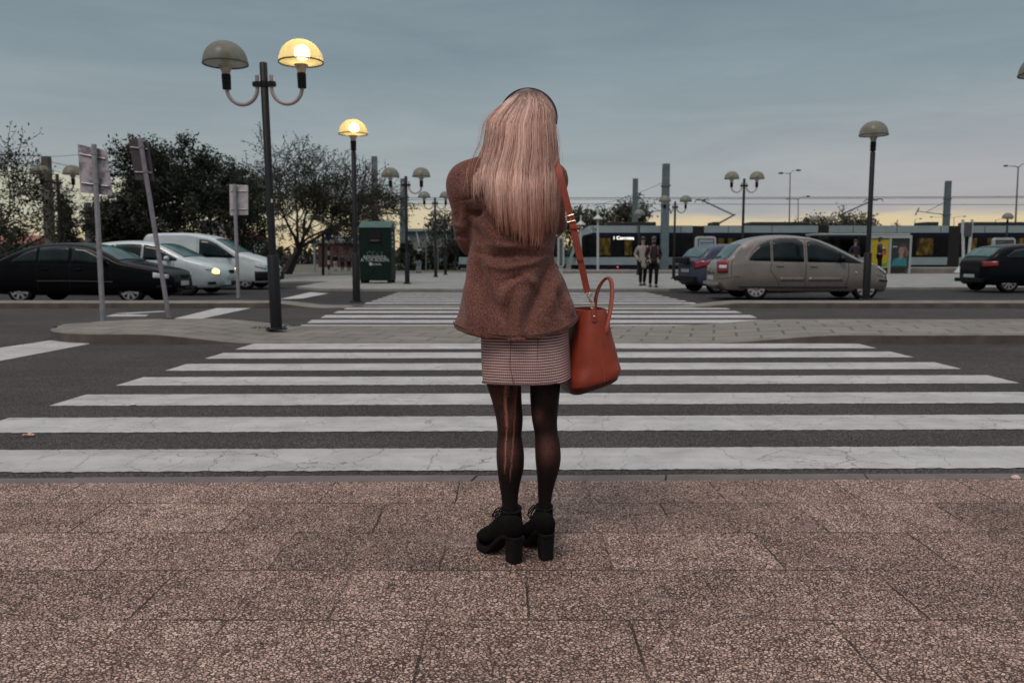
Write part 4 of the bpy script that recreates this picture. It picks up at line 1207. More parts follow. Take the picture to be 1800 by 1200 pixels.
def tree(name, label, loc, H, spread, seed, lm, leafn=12, lsize=.13, levels=4, trunk=.3, lean=(0, 0), th=.28, up=.35, nb=(4, 5, 4, 4), group='trees around the car park', fine=.006, droop=0.0, dens=None):
    r = random.Random(seed)
    root = thing(name, label, 'tree', loc, 0, group)
    g = MB(); pts = []
    def branch(p, d, L, rad, lv):
        n = 6 if lv < 2 else 4
        path = [p]; dirs = []
        for i in range(n):
            wob = Vector((r.gauss(0, 1), r.gauss(0, 1), r.gauss(0, .7))) * (.16 if lv else .06)
            d = (d + wob + Vector((0, 0, (up if lv < 3 else -droop) * .18))).normalized()
            p = p + d * (L / n); path.append(p); dirs.append(d)
        rr_ = [max(fine, rad * (1 - .6 * i / n)) for i in range(n + 1)]
        g.tube(path, rr_, 7 if lv < 2 else 4, cap=False)
        if lv >= levels:
            for q, dd in list(zip(path[1:], dirs)):
                cl = r.random()
                for _ in range(max(0, int(leafn * (dens(q) if dens else 1) * r.uniform(.3, 1.5) / n + r.random()))):
                    pts.append((q + Vector((r.gauss(0, 1), r.gauss(0, 1), r.gauss(0, 1))) * lsize * .8, cl * .7 + .1))
            return
        k = nb[lv]
        for i in range(k):
            f = r.uniform(.45, 1.0) if lv else lerp(.75, 1.0, (i + .5) / k)
            j = min(n, max(1, int(round(f * n))))
            a = 2 * pi * (i + r.uniform(-.3, .3)) / k + lv
            dd = dirs[j - 1]
            s = dd.orthogonal().normalized(); s2 = dd.cross(s)
            side = s * cos(a) + s2 * sin(a)
            ang = r.uniform(.5, 1.05) if lv else r.uniform(.55, 1.0)
            nd = (dd * cos(ang) + side * sin(ang) * spread).normalized()
            branch(path[j], nd, L * r.uniform(.55, .8) if lv else H * r.uniform(.32, .46), rr_[j] * r.uniform(.5, .7), lv + 1)
        if lv:  branch(path[-1], dirs[-1], L * .6, rr_[-1] * .8, lv + 1)
    branch(Vector((0, 0, -.05)), Vector((lean[0], lean[1], 1)).normalized(), H * th, trunk, 0)
    # scale to the wanted height
    zmax = max(v[2] for v in g.v); s = H / zmax
    g.v = [tuple(k * s for k in v) for v in g.v]; pts = [(p * s, t) for p, t in pts]
    g.build('trunk', M_bark, root, True, fix=False)
    if pts: leaves_mesh('crown', [((p.x, p.y, p.z), t) for p, t in pts], lsize, lm, root, seed)
    return root

p = at(-15, 500, 30.0)
tree('bare_tree', 'thin leaved bare branched tree at the left picture edge', (p.x, 30.0, 0), zat(203, 30.0), 1.1, 21, M_leaf, leafn=8, lsize=.125, levels=4, trunk=.24, lean=(.2, 0), th=.24, up=.16, nb=(5, 5, 4, 4), fine=.011)
p = at(338, 500, 36.0)
tree('leafy_tree', 'broad dark leafy tree behind the white van and the leaning sign', (p.x, 36.0, 0), zat(243, 36.0), 1.15, 5, M_leafd, leafn=58, lsize=.14, levels=4, fine=.011, trunk=.26, th=.30, up=.12, nb=(6, 5, 5, 4))
b = gp(500, 482, PLZ)
tree('sparse_tree', 'half bare tree with a leaning trunk left of the lit single lamp', b, zat(232, b.y) - PLZ, 1.05, 14, M_leaf, leafn=9, lsize=.11, levels=4, fine=.014, trunk=.34, lean=(.62, 0), th=.26, up=.18, nb=(6, 6, 5, 4),
     dens=lambda q: 4.6 if q.z < 4.6 else 1.5)
p = at(800, 480, 58.0)
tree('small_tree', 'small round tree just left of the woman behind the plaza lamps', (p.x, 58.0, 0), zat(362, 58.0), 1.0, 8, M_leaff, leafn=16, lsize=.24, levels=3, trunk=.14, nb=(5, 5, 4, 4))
for i, (px, py, Y, sd_, lb, sp) in enumerate([(1018, 362, 78, 31, 'low round tree behind the tram cab beside the bag strap', 1.1), (1056, 362, 80, 32, 'loose crowned tree behind the tram right of the white post', 1.1),
        (1114, 344, 80, 33, 'tall round tree behind the tram and the catenary mast', .9), (1411, 378, 90, 34, 'small tree top over the tram beside the tall road light', .8),
        (1492, 366, 85, 35, 'tree over the tram roof left of the raised pantograph', 1.1), (1532, 377, 85, 36, 'low tree top over the tram right of the single lamp', 1.1), (1462, 380, 95, 37, 'thin tree top behind the distant double lamp', 1.0)]):
    q = at(px, 470, Y)
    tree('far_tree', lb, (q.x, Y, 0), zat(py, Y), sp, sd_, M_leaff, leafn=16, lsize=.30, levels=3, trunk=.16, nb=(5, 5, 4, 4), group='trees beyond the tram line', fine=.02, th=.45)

def bush(name, label, loc, rx, ry, H, n, lm, seed, lsize=.16, cone=False, cat='bush', group=None):
    root = thing(name, label, cat, loc, 0, group); r = random.Random(seed)
    g = MB()
    for k in range(7):
        a = r.uniform(0, 2 * pi); e = Vector((cos(a) * rx * .6, sin(a) * ry * .6, H * r.uniform(.6, .95)))
        g.tube([Vector((0, 0, 0)), e * .5 + Vector((0, 0, .1)), e], [.05, .035, .012], 5, cap=False)
    g.build('stem', M_bark, root, True, fix=False)
    pts = []; cl = [(r.uniform(-1, 1), r.uniform(-1, 1), r.uniform(.05, 1), r.random()) for _ in range(26)]
    while len(pts) < n:
        c_ = r.choice(cl); z = c_[2]
        k = (1 - z * .85) if cone else sqrt(max(0.05, 1 - (max(0, z - .45) / .6) ** 2))
        pts.append(((c_[0] * rx * k + r.gauss(0, rx * .17), c_[1] * ry * k + r.gauss(0, ry * .2), abs(z * H * .92 + r.gauss(0, H * .07))), c_[3] * .8))
    leaves_mesh('foliage', pts, lsize, lm, root, seed)
    return root
def bush_px(label, x0, x1, py, Y, n, seed, lm=None, cone=False, name='bush', pb=470):
    a, b_ = at(x0, pb, Y), at(x1, pb, Y)
    return bush(name, label, ((a.x + b_.x) / 2, Y, 0), (b_.x - a.x) / 2 * .85, (b_.x - a.x) / 2 * .6, zat(py, Y), n, lm or M_leafd, seed, .2, cone, 'bush' if name != 'conifer' else 'conifer', 'bushes and conifers behind the cars')
bush_px('dark rounded bush at the left edge behind the black car', -40, 55, 385, 40, 2600, 1)
bush_px('dark conifer behind the far left lamp post', 88, 150, 352, 43, 2600, 2, None, True, 'conifer')
bush_px('dark bushy conifer between the two tall signs', 140, 232, 350, 46, 3600, 3, None, True, 'conifer')
bush_px('dark low shrub behind the silver hatchback', 225, 330, 400, 44, 3000, 4)
bush_px('dark low shrub behind the white van nose', 395, 492, 418, 48, 3000, 5)
bush_px('dark clipped shrub right of the clothes bank', 694, 734, 424, 58, 2200, 6)
bush_px('dark shrub between the plaza lamps', 738, 768, 430, 60, 1800, 7)
bush_px('wide dark shrub just left of the woman', 764, 850, 418, 62, 3600, 8)
bush_px('dark shrub at left of the sparse tree trunk', 455, 500, 425, 52, 1800, 9)
# far green mass along the horizon
pts = []; r = random.Random(3)
for k in range(16000):
    x = r.uniform(-110, 130); hmax = 2.2 + 1.1 * sin(x * .21) + .8 * sin(x * .53 + 1)
    pts.append(((x, r.uniform(100, 108), r.uniform(0, max(.6, hmax))), r.random() * .6))
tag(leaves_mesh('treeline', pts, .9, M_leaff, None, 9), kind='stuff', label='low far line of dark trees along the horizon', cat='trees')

# ------------------------------------------------------------------ far buildings
def wallm(n, c): return mat(n, c, 0.85, var=0.18, scale=.6)
def house(label, x0, x1, ytop, Y, dep, wm, rm, win=(3, 2), roof='gable', name='house', pb=470, cat='house'):
    a, b_ = at(x0, pb, Y), at(x1, pb, Y); W_ = b_.x - a.x; H = zat(ytop, Y)
    root = thing(name, label, cat, ((a.x + b_.x) / 2, Y, 0), 0, 'far houses beyond the car park' if name == 'house' else None)
    hr = H * .28 if roof == 'gable' else .25
    g = MB(); g.bbox(-W_ / 2, W_ / 2, 0, dep, -.1, H - hr); g.build('wall', wm, root, False)
    g = MB()
    if roof == 'gable':
        e = .25; z0 = H - hr + .004
        g.add([(-W_ / 2 - e, -e, z0), (W_ / 2 + e, -e, z0), (W_ / 2 + e, dep + e, z0), (-W_ / 2 - e, dep + e, z0), (-W_ / 2 - e, dep / 2, H), (W_ / 2 + e, dep / 2, H)],
              [(0, 1, 5, 4), (2, 3, 4, 5), (1, 2, 5), (3, 0, 4), (0, 3, 2, 1)])
    else: g.bbox(-W_ / 2 - .15, W_ / 2 + .15, -.15, dep + .15, H - hr + .004, H)
    g.build('roof', rm, root, False)
    nx, nz = win
    for i in range(nx):
        for j in range(nz):
            cx = -W_ / 2 + W_ * (i + .5) / nx; cz = (H - hr) * (j + .55) / nz; ww = min(1.0, W_ / nx * .5); hh = min(1.2, (H - hr) / nz * .5)
            g = MB(); g.bbox(cx - ww / 2 - .06, cx + ww / 2 + .06, -.05, .0 - .003, cz - hh / 2 - .06, cz + hh / 2 + .06); f = g.build('window', M_wpost, root, False)
            g = MB(); g.bbox(cx - ww / 2, cx + ww / 2, -.07, -.053, cz - hh / 2, cz + hh / 2); g.build('pane', M_glass, f, False)
    return root
M_tile = mat('red_roof_tiles', (0.19, 0.07, 0.05), .8, var=.3, scale=3)
M_brick = mat('dark_red_brick', (0.055, 0.026, 0.024), .9, var=.3, scale=4)
house('low red roofed house at far left behind the black car', -20, 45, 412, 70, 6, wallm('cream_wall', (.25, .22, .19)), M_tile, (3, 1))
house('red roofed house left of the conifers', 58, 100, 414, 74, 6, wallm('cream_wall', (.25, .22, .19)), M_tile, (2, 1))
house('pale block seen under the broad leafy tree', 355, 392, 388, 85, 7, wallm('pale_block_wall', (.30, .29, .26)), wallm('flat_roof_grey', (.15, .15, .15)), (3, 2), 'flat')
house('bluish white house under the leafy tree right of the small sign', 392, 438, 404, 82, 7, wallm('bluish_white_wall', (.42, .48, .50)), M_tile, (3, 1))
house('greyish terrace house behind the trees at left', 200, 262, 405, 84, 7, wallm('pale_block_wall', (.30, .29, .26)), M_tile, (4, 1))
house('long dark brick building behind the waiting people', 560, 648, 423, 75, 8, M_brick, wallm('flat_roof_grey', (.15, .15, .15)), (0, 1), 'flat', 'brick_building', cat='building')
house('white roofed shed behind the brick building', 588, 622, 413, 84, 8, wallm('white_wall', (.5, .52, .52)), wallm('white_wall', (.5, .52, .52)), (3, 1), 'flat', 'white_shed', cat='shed')
# white framed hall with slanting struts right of the clothes bank
a, b_ = at(716, 470, 88), at(800, 470, 88); H = zat(402, 88); Wd = b_.x - a.x
root = thing('framed_hall', 'pale hall with white slanting struts beyond the plaza, left of the woman', 'hall', ((a.x + b_.x) / 2, 88, 0))
g = MB(); g.bbox(-Wd / 2, Wd / 2, 0, 9, -.1, H - .3); g.build('wall', wallm('grey_green_wall', (.13, .15, .15)), root, False)
g = MB(); g.bbox(-Wd / 2 - .2, Wd / 2 + .2, -.4, 9.2, H - .296, H); g.build('roof', wallm('teal_roof', (.20, .26, .27)), root, False)
for k in range(5):
    x = -Wd / 2 + Wd * k / 5
    g = MB(); g.tube([(x, -.2, H - .3), (x + Wd / 5 * .6, -.2, 1.2)], .09, 6); g.build('strut', M_wpost, root, True)

# ------------------------------------------------------------------ tram
M_tnavy = mat('navy_tram_paint', (0.005, 0.0065, 0.020), 0.45, var=.2, scale=1, spec=.15)
M_tlight = mat('pale_teal_tram_paint', (0.19, 0.24, 0.25), 0.5, var=.12, scale=1)
M_tglass = glass('tram_glass', (0.003, 0.004, 0.004), .1, .12)
t = NT('lit_tram_window'); n_ = t.noise(t.mapping(t.co(), (1.6, 1, .8)), 1.8, 3, .6)
t.set(Base_Color=(.01, .008, .004), Roughness=.3, Emission_Color=t.ramp(n_, [(.36, (.012, .009, .003)), (.52, (.10, .066, .012)), (.66, (.26, .17, .03))]), Emission_Strength=.36)
t.b.inputs['Specular IOR Level'].default_value = .1
M_tlit = t.m
M_tblow = mat('tram_bellows', (0.010, 0.0105, 0.011), .85, var=.3, scale=4)
M_sign = emat('destination_display', (1, 1, .9), 2.2)
TY = 53.2; TW = 2.65; T0 = .10
def tx(px): return at(px, 440, TY).x
def tz(py): return zat(py, TY)
def tram_module(root, X0, X1, cabL=False, cabR=False, wins=(), num=None, pods=()):
    """X0..X1 local metres; front face at y=0"""
    zb, z1, z2, z3, z4, z5 = T0 + .12, tz(465.5) , tz(452), tz(416), tz(409), tz(396.5)
    def shell(name, za, zb_, m, y=0.0, inset=0.0, xa=None, xb=None):
        g = MB(); xa_ = X0 if xa is None else xa; xb_ = X1 if xb is None else xb
        def lx(z): # cab slant
            if cabL and xa is None: return X0 + 1.35 * max(0, (z - z2) / (z5 - z2)) ** 1.1 + (.25 if z < z1 else 0)
            return xa_
        def rx(z):
            if cabR and xb is None: return X1 - 1.35 * max(0, (z - z2) / (z5 - z2)) ** 1.1 - (.25 if z < z1 else 0)
            return xb_
        n = 6; rings = []
        for i in range(n + 1):
            z = lerp(za, zb_, i / n)
            nose = .55
            pts_ = []
            l, r_ = lx(z), rx(z)
            if cabL: pts_ += [(l + nose, y), (l + .12, y + .55), (l, TW / 2), (l + .12, TW - y - .55), (l + nose, TW - y)]
            else: pts_ += [(l, y), (l, TW - y)]
            if cabR: pts_ += [(r_ - nose, TW - y), (r_ - .12, TW - y - .55), (r_, TW / 2), (r_ - .12, y + .55), (r_ - nose, y)]
            else: pts_ += [(r_, TW - y), (r_, y)]
            rings.append([Vector((p_[0], p_[1], z)) for p_ in pts_])
        g.loft(rings); return g.build(name, m, root, False)
    shell('skirt', zb, z1 - .004, M_tnavy, .02)
    shell('lower_panel', z1, z2 - .004, M_tlight)
    shell('window_band', z2, z3 - .004, M_tglass, .015)
    shell('upper_panel', z3, z4 - .004, M_tnavy, .005)
    shell('roof_fairing', z4, z5, M_tlight, .03)
    for (a, b2, lit) in wins:
        g = MB(); g.bbox(a, b2, .004, -.012, z2 + .12, z3 - .10); g.build('window', M_tlit if lit else M_tglass, root, False)
    for (a, b2) in pods:
        g = MB(); g.bbox(a, b2, .5, TW - .5, z5 + .004, z5 + .26); g.build('roof_box', M_tblow, root, False, bevel=.06)
    # seams of the roof fairing and the door leaves
    for k in np.arange(X0 + 1.6, X1 - .4, 2.9):
        g = MB(); g.bbox(k - .02, k + .02, .027, .035, z4 + .01, z5 - .01); g.build('fairing_joint', M_tblow, root, False)
    for k in np.arange(X0 + 2.0, X1 - 1.2, 2.1):
        g = MB(); g.bbox(k - .03, k + .03, .0, .012, z2 + .02, z3 - .02); g.build('window_pillar', M_tblow, root, False)
    if num: text_obj('fleet_number', num, .36, mat('dark_lettering', (.05, .06, .07), .6), root, (num_x, .02, (z4 + z5) / 2 + .02))
def bellows(root, X0, X1):
    g = MB(); n = 10; rings = []
    for i in range(n + 1):
        x = lerp(X0, X1, i / n); k = .10 if i % 2 else .02
        rings.append([Vector((x, k, T0 + .2)), Vector((x, TW - k, T0 + .2)), Vector((x, TW - k, tz(397))), Vector((x, k, tz(397)))])
    g.loft(rings); g.build('bellows', M_tblow, root, False)
root = thing('tram', 'long navy and pale teal tram standing across the background, destination display lit', 'tram', (tx(1000), TY, 0))
O = tx(1000)
num_x = tx(1039) - O
tram_module(root, 0, tx(1217) - O, True, False, [(tx(1054) - O, tx(1073) - O, True), (tx(1098) - O, tx(1111) - O, True), (tx(1130) - O, tx(1150) - O, False)], 'C006', [(tx(1068) - O, tx(1155) - O)])
bellows(root, tx(1217.5) - O, tx(1236.5) - O)
tram_module(root, tx(1237) - O, tx(1437) - O, wins=[(tx(1279) - O, tx(1293) - O, True), (tx(1304) - O, tx(1322) - O, True), (tx(1262) - O, tx(1272) - O, True)], pods=[(tx(1322) - O, tx(1428) - O), (tx(1203) - O + 2.0, tx(1215) - O + 2.0)])
bellows(root, tx(1437.5) - O, tx(1455.5) - O)
tram_module(root, tx(1456) - O, tx(1666) - O, wins=[(tx(1611) - O, tx(1640) - O, True), (tx(1643) - O, tx(1657) - O, False)], pods=[(tx(1632) - O, tx(1655) - O)])
bellows(root, tx(1666.5) - O, tx(1686.5) - O)
tram_module(root, tx(1687) - O, tx(1905) - O, wins=[(tx(1706) - O, tx(1716) - O, True), (tx(1735) - O, tx(1745) - O, True), (tx(1788) - O, tx(1800) - O, True)], pods=[(tx(1712) - O, tx(1830) - O)])
# cab window, pillar, destination display
g = MB(); P = []
for px, py in ((1025, 414), (1040, 412), (1040, 451), (1003, 452)): P.append(Vector((tx(px) - O + (.0), -.02, tz(py))))
g.add(P + [p + Vector((0, .03, 0)) for p in P], [(0, 1, 2, 3), (7, 6, 5, 4), (0, 4, 5, 1), (1, 5, 6, 2), (2, 6, 7, 3), (3, 7, 4, 0)]); g.build('cab_window', M_tglass, root)
g = MB(); P = [Vector((tx(px) - O, -.03, tz(py))) for px, py in ((1001, 452), (1006, 452), (1024, 414), (1040, 409.5), (1030, 399), (1015, 411))]
g.add(P + [p + Vector((0, .04, 0)) for p in P], [tuple(range(6)), tuple(range(11, 5, -1))] + [(i, (i + 1) % 6, 6 + (i + 1) % 6, 6 + i) for i in range(6)]); g.build('cab_pillar', M_tlight, root)
text_obj('destination_display', '1 Corroios', .31, M_sign, root, (tx(1095.5) - O, -.02, tz(418.6)))
g = MB(); g.ball((tx(1086) - O, -.01, tz(469.5)), .05, 8, 6); g.build('tail_light', emat('tiny_red_light', (1, .05, .03), 1.5), root)
def panto(X, d):
    root_z = tz(396.5)
    g = MB(); base = Vector((X, TW / 2, root_z)); knee = base + Vector((d * 1.35, 0, .75)); tp = base + Vector((-d * .55 - d * .3, 0, 1.5 + .25))
    for dy in (-.35, .35):
        g.tube([base + Vector((0, dy, 0)), knee + Vector((0, dy * .6, 0))], .035, 6); g.tube([knee + Vector((0, dy * .6, 0)), tp + Vector((0, dy * .4, 0))], .025, 6)
    g.tube([knee - Vector((0, .3, 0)), knee + Vector((0, .3, 0))], .05, 6)
    for dx in (-.25, .25): g.tube([tp + Vector((dx, -.9, -.1)), tp + Vector((dx, -.6, .05)), tp + Vector((dx, .6, .05)), tp + Vector((dx, .9, -.1))], .03, 6)
    g.tube([tp - Vector((.3, 0, 0)), tp + Vector((.3, 0, 0))], .03, 6)
    return g.build('pantograph', mat('pantograph_dark', (.02, .02, .02), .6), root, True)
panto(tx(1262) - O, 1)
panto(tx(1524) - O, -1)
root2 = root
O2 = at(880, 440, 57.5).x
root = thing('tram', 'second tram standing behind, only its end seen between the woman and the first tram', 'tram', (O2, 57.5, 0))
num_x = at(988, 400, 57.5).x - O2
tram_module(root, -3.0, at(1004, 440, 57.5).x - O2 , False, True, [(at(984, 440, 57.5).x - O2 - .3, at(999, 440, 57.5).x - O2 - .9, True)], 'C011')

# ------------------------------------------------------------------ tram stop furniture
M_frame = mat('white_frame', (0.27, 0.30, 0.30), .5, var=.12)
M_yel = mat('yellow_poster', (0.33, 0.26, 0.004), .5, var=.1)
M_tealp = mat('teal_shirt_print', (0.012, 0.15, 0.17), .6, var=.2, scale=5)
M_darkp = mat('dark_poster', (0.014, 0.018, 0.018), .5, var=.3)
M_skinp = mat('printed_skin', (0.2, 0.13, 0.11), .6, var=.2)
Y = 46.5
X0, X1 = at(1527, 450, Y).x, at(1602, 450, Y).x; zt = zat(413.5, Y); zb = zat(471, Y)
root = thing('tram_shelter', 'tram stop shelter end with a yellow poster and a dark poster in a white frame', 'shelter', (X0, Y, .0))
O = X0
def sx(px): return at(px, 450, Y).x - O
g = MB()
zt0, zt1 = zat(419, Y), zt
for a, b2 in ((1527, 1531), (1562.5, 1566.5), (1598.5, 1602)): g.bbox(sx(a), sx(b2), 0, .16, zat(483, Y), zt0 - .003)
g.bbox(sx(1527), sx(1602), -.01, .17, zt0, zt1); g.build('frame', M_frame, root, False, bevel=.01)
g = MB(); g.bbox(sx(1440), sx(1602), .25, 2.3, zt1 + .02, zt1 + .12); g.build('roof', M_frame, root, False, bevel=.02)
g = MB(); g.bbox(sx(1440), sx(1526), 2.1, 2.16, .6, zt0); g.build('back_glass', M_tglass, root, False)
g = MB(); g.bbox(sx(1442), sx(1446), 2.0, 2.2, .4, zt1); g.build('post', M_frame, root, False)
g = MB(); g.bbox(sx(1531.2), sx(1562.3), .05, .10, zb, zt0 - .05); yp = g.build('yellow_poster', M_yel, root, False)
g = MB(); g.prism([(sx(1537), .0), (sx(1560), .0), (sx(1560), .5)], 0, .1); g.v = [(v_[0], .042, zb + (.02 if i % 3 == 0 or v_[1] == 0 else .3) + (.25 if v_[1] else 0)) for i, v_ in enumerate(g.v)]
g = MB(); P = [Vector((sx(px), .044, zat(py, Y))) for px, py in ((1543, 466), (1560.5, 461.5), (1560.5, 467.5), (1543, 468.5))]
def flat(pts_, nm, m, par, th=.004):
    gg = MB(); n = len(pts_); gg.add(pts_ + [p + Vector((0, th, 0)) for p in pts_], [tuple(range(n)), tuple(range(2 * n - 1, n - 1, -1))] + [(i, (i + 1) % n, n + (i + 1) % n, n + i) for i in range(n)])
    return gg.build(nm, m, par, False)
flat(P, 'green_strip', mat('green_print', (.01, .22, .12), .6), yp)
def oval(px, py, rx, ry, y, n=18): return [Vector((sx(px) + rx * cos(2 * pi * k / n), y, zat(py, Y) + ry * sin(2 * pi * k / n))) for k in range(n)]
flat(oval(1555.5, 443.5, .10, .16, .043), 'red_patch', mat('red_print', (.35, .03, .02), .6), yp)
flat(oval(1552.5, 436.5, .12, .07, .0425), 'white_patch', M_white, yp)
text_obj('writing', 'festival', .16, mat('brown_print', (.2, .15, .02), .6), yp, (sx(1551), .045, zat(424.5, Y)), depth=.001) if False else None
g = MB(); g.bbox(sx(1566.7), sx(1598.3), .05, .10, zb, zt0 - .05); dp = g.build('dark_poster', M_darkp, root, False)
flat([Vector((sx(px), .046, zat(py, Y))) for px, py in ((1568, 467.5), (1571, 456), (1580, 452.5), (1583, 456.5), (1594, 452.5), (1596, 467.5))], 'teal_shirt', M_tealp, dp)
flat(oval(1587.5, 441, .30, .42, .0455), 'printed_hair', mat('printed_hair', (.05, .035, .03), .7), dp)
flat(oval(1585, 441, .16, .24, .042), 'printed_face', M_skinp, dp)
flat([Vector((sx(px), .043, zat(py, Y))) for px, py in ((1580.5, 452.5), (1583, 457), (1589, 452.5), (1587, 446), (1582.5, 446))], 'printed_neck', M_skinp, dp)
flat([Vector((sx(px), .041, zat(py, Y))) for px, py in ((1589, 434.5), (1591, 434), (1596.5, 443), (1595, 451), (1593.5, 450.5), (1594.5, 443.5))], 'printed_arm', M_skinp, dp)
g = MB(); g.bbox(sx(1569), sx(1577), .042, .048, zat(434.5, Y), zat(432.5, Y)); g.build('printed_line', M_frame, dp)
g = MB(); g.bbox(sx(1524), sx(1600), .3, .5, .4, zb); g.build('plinth', M_conc, root, False)

def adpanel(label, x0, x1, yt, yb, Y, art, m):
    a, b2 = at(x0, 450, Y).x, at(x1, 450, Y).x; zt, zb = zat(yt, Y), zat(yb, Y)
    root = thing('advert_panel', label, 'advertising panel', ((a + b2) / 2, Y, 0.0), 0, 'white framed advertising panels')
    Wd = b2 - a
    g = MB(); R = .16; pts_ = []
    for cx, cz, a0 in ((Wd / 2 - R, zt - R, 0), (-Wd / 2 + R, zt - R, pi / 2), (-Wd / 2 + R, zb + R, pi), (Wd / 2 - R, zb + R, 1.5 * pi)):
        for k in range(6): t_ = a0 + (pi / 2) * k / 5; pts_.append((cx + R * cos(t_), cz + R * sin(t_)))
    n = len(pts_); vs_ = [(p[0], 0, p[1]) for p in pts_] + [(p[0], .22, p[1]) for p in pts_]
    g.add(vs_, [tuple(range(n)), tuple(range(2 * n - 1, n - 1, -1))] + [(i, (i + 1) % n, n + (i + 1) % n, n + i) for i in range(n)])
    g.build('frame', M_frame, root, False, bevel=.02)
    g = MB(); g.bbox(-Wd / 2 + .12, Wd / 2 - .12, -.02, -.004, zb + .12, zt - .12); g.build('bezel', M_socket, root)
    g = MB(); g.bbox(-Wd / 2 + .16, Wd / 2 - .16, -.03, -.022, zb + .16, zt - .16); ps = g.build('poster', m, root)
    g = MB(); g.bbox(-Wd * .3, Wd * .3, .04, .18, .02, zb + .01); g.build('stand', M_frame, root)
    if art:
        mb_ = mat('blue_print', (.06, .09, .18), .6)
        for k, (l, r_) in enumerate(((-.30, .32), (-.22, .24))):
            g = MB(); g.bbox(Wd * l, Wd * r_, -.036, -.032, zt - .34 - k * .12, zt - .28 - k * .12); g.build('printed_line', mb_, ps)
        P = [Vector((x * Wd, -.036, zt - z)) for x, z in ((-.24, .70), (.22, .70), (.22, .88), (.02, .90), (-.05, 1.1), (-.2, 1.35), (-.28, 1.5), (-.22, 1.05))]
        flat(P, 'printed_shape', mb_, ps)
        g = MB(); path = [(Wd * (-.1 + .09 * cos(t_)), -.04, zt - .95 + .12 * sin(t_)) for t_ in np.linspace(-1.5, 3.0, 12)]; g.tube(path, .02, 5); g.build('printed_curl', M_frame, ps)
    return root
adpanel('white framed advert panel with a blue print standing behind the violet blue car', 1222, 1258.5, 415.5, 470, 40.0, True, mat('pale_poster', (.20, .26, .265), .5))
adpanel('white framed display panel behind the black car at the right edge', 1745, 1784, 418, 470, 44.0, False, mat('murky_poster', (.05, .055, .05), .4, var=.5, scale=4))
g_ = None
adpanel('grey display panel at the tram nose beside the red bag strap', 980, 992, 416, 470, 45.0, False, mat('murky_grey_poster', (.10, .11, .11), .4, var=.4, scale=4))
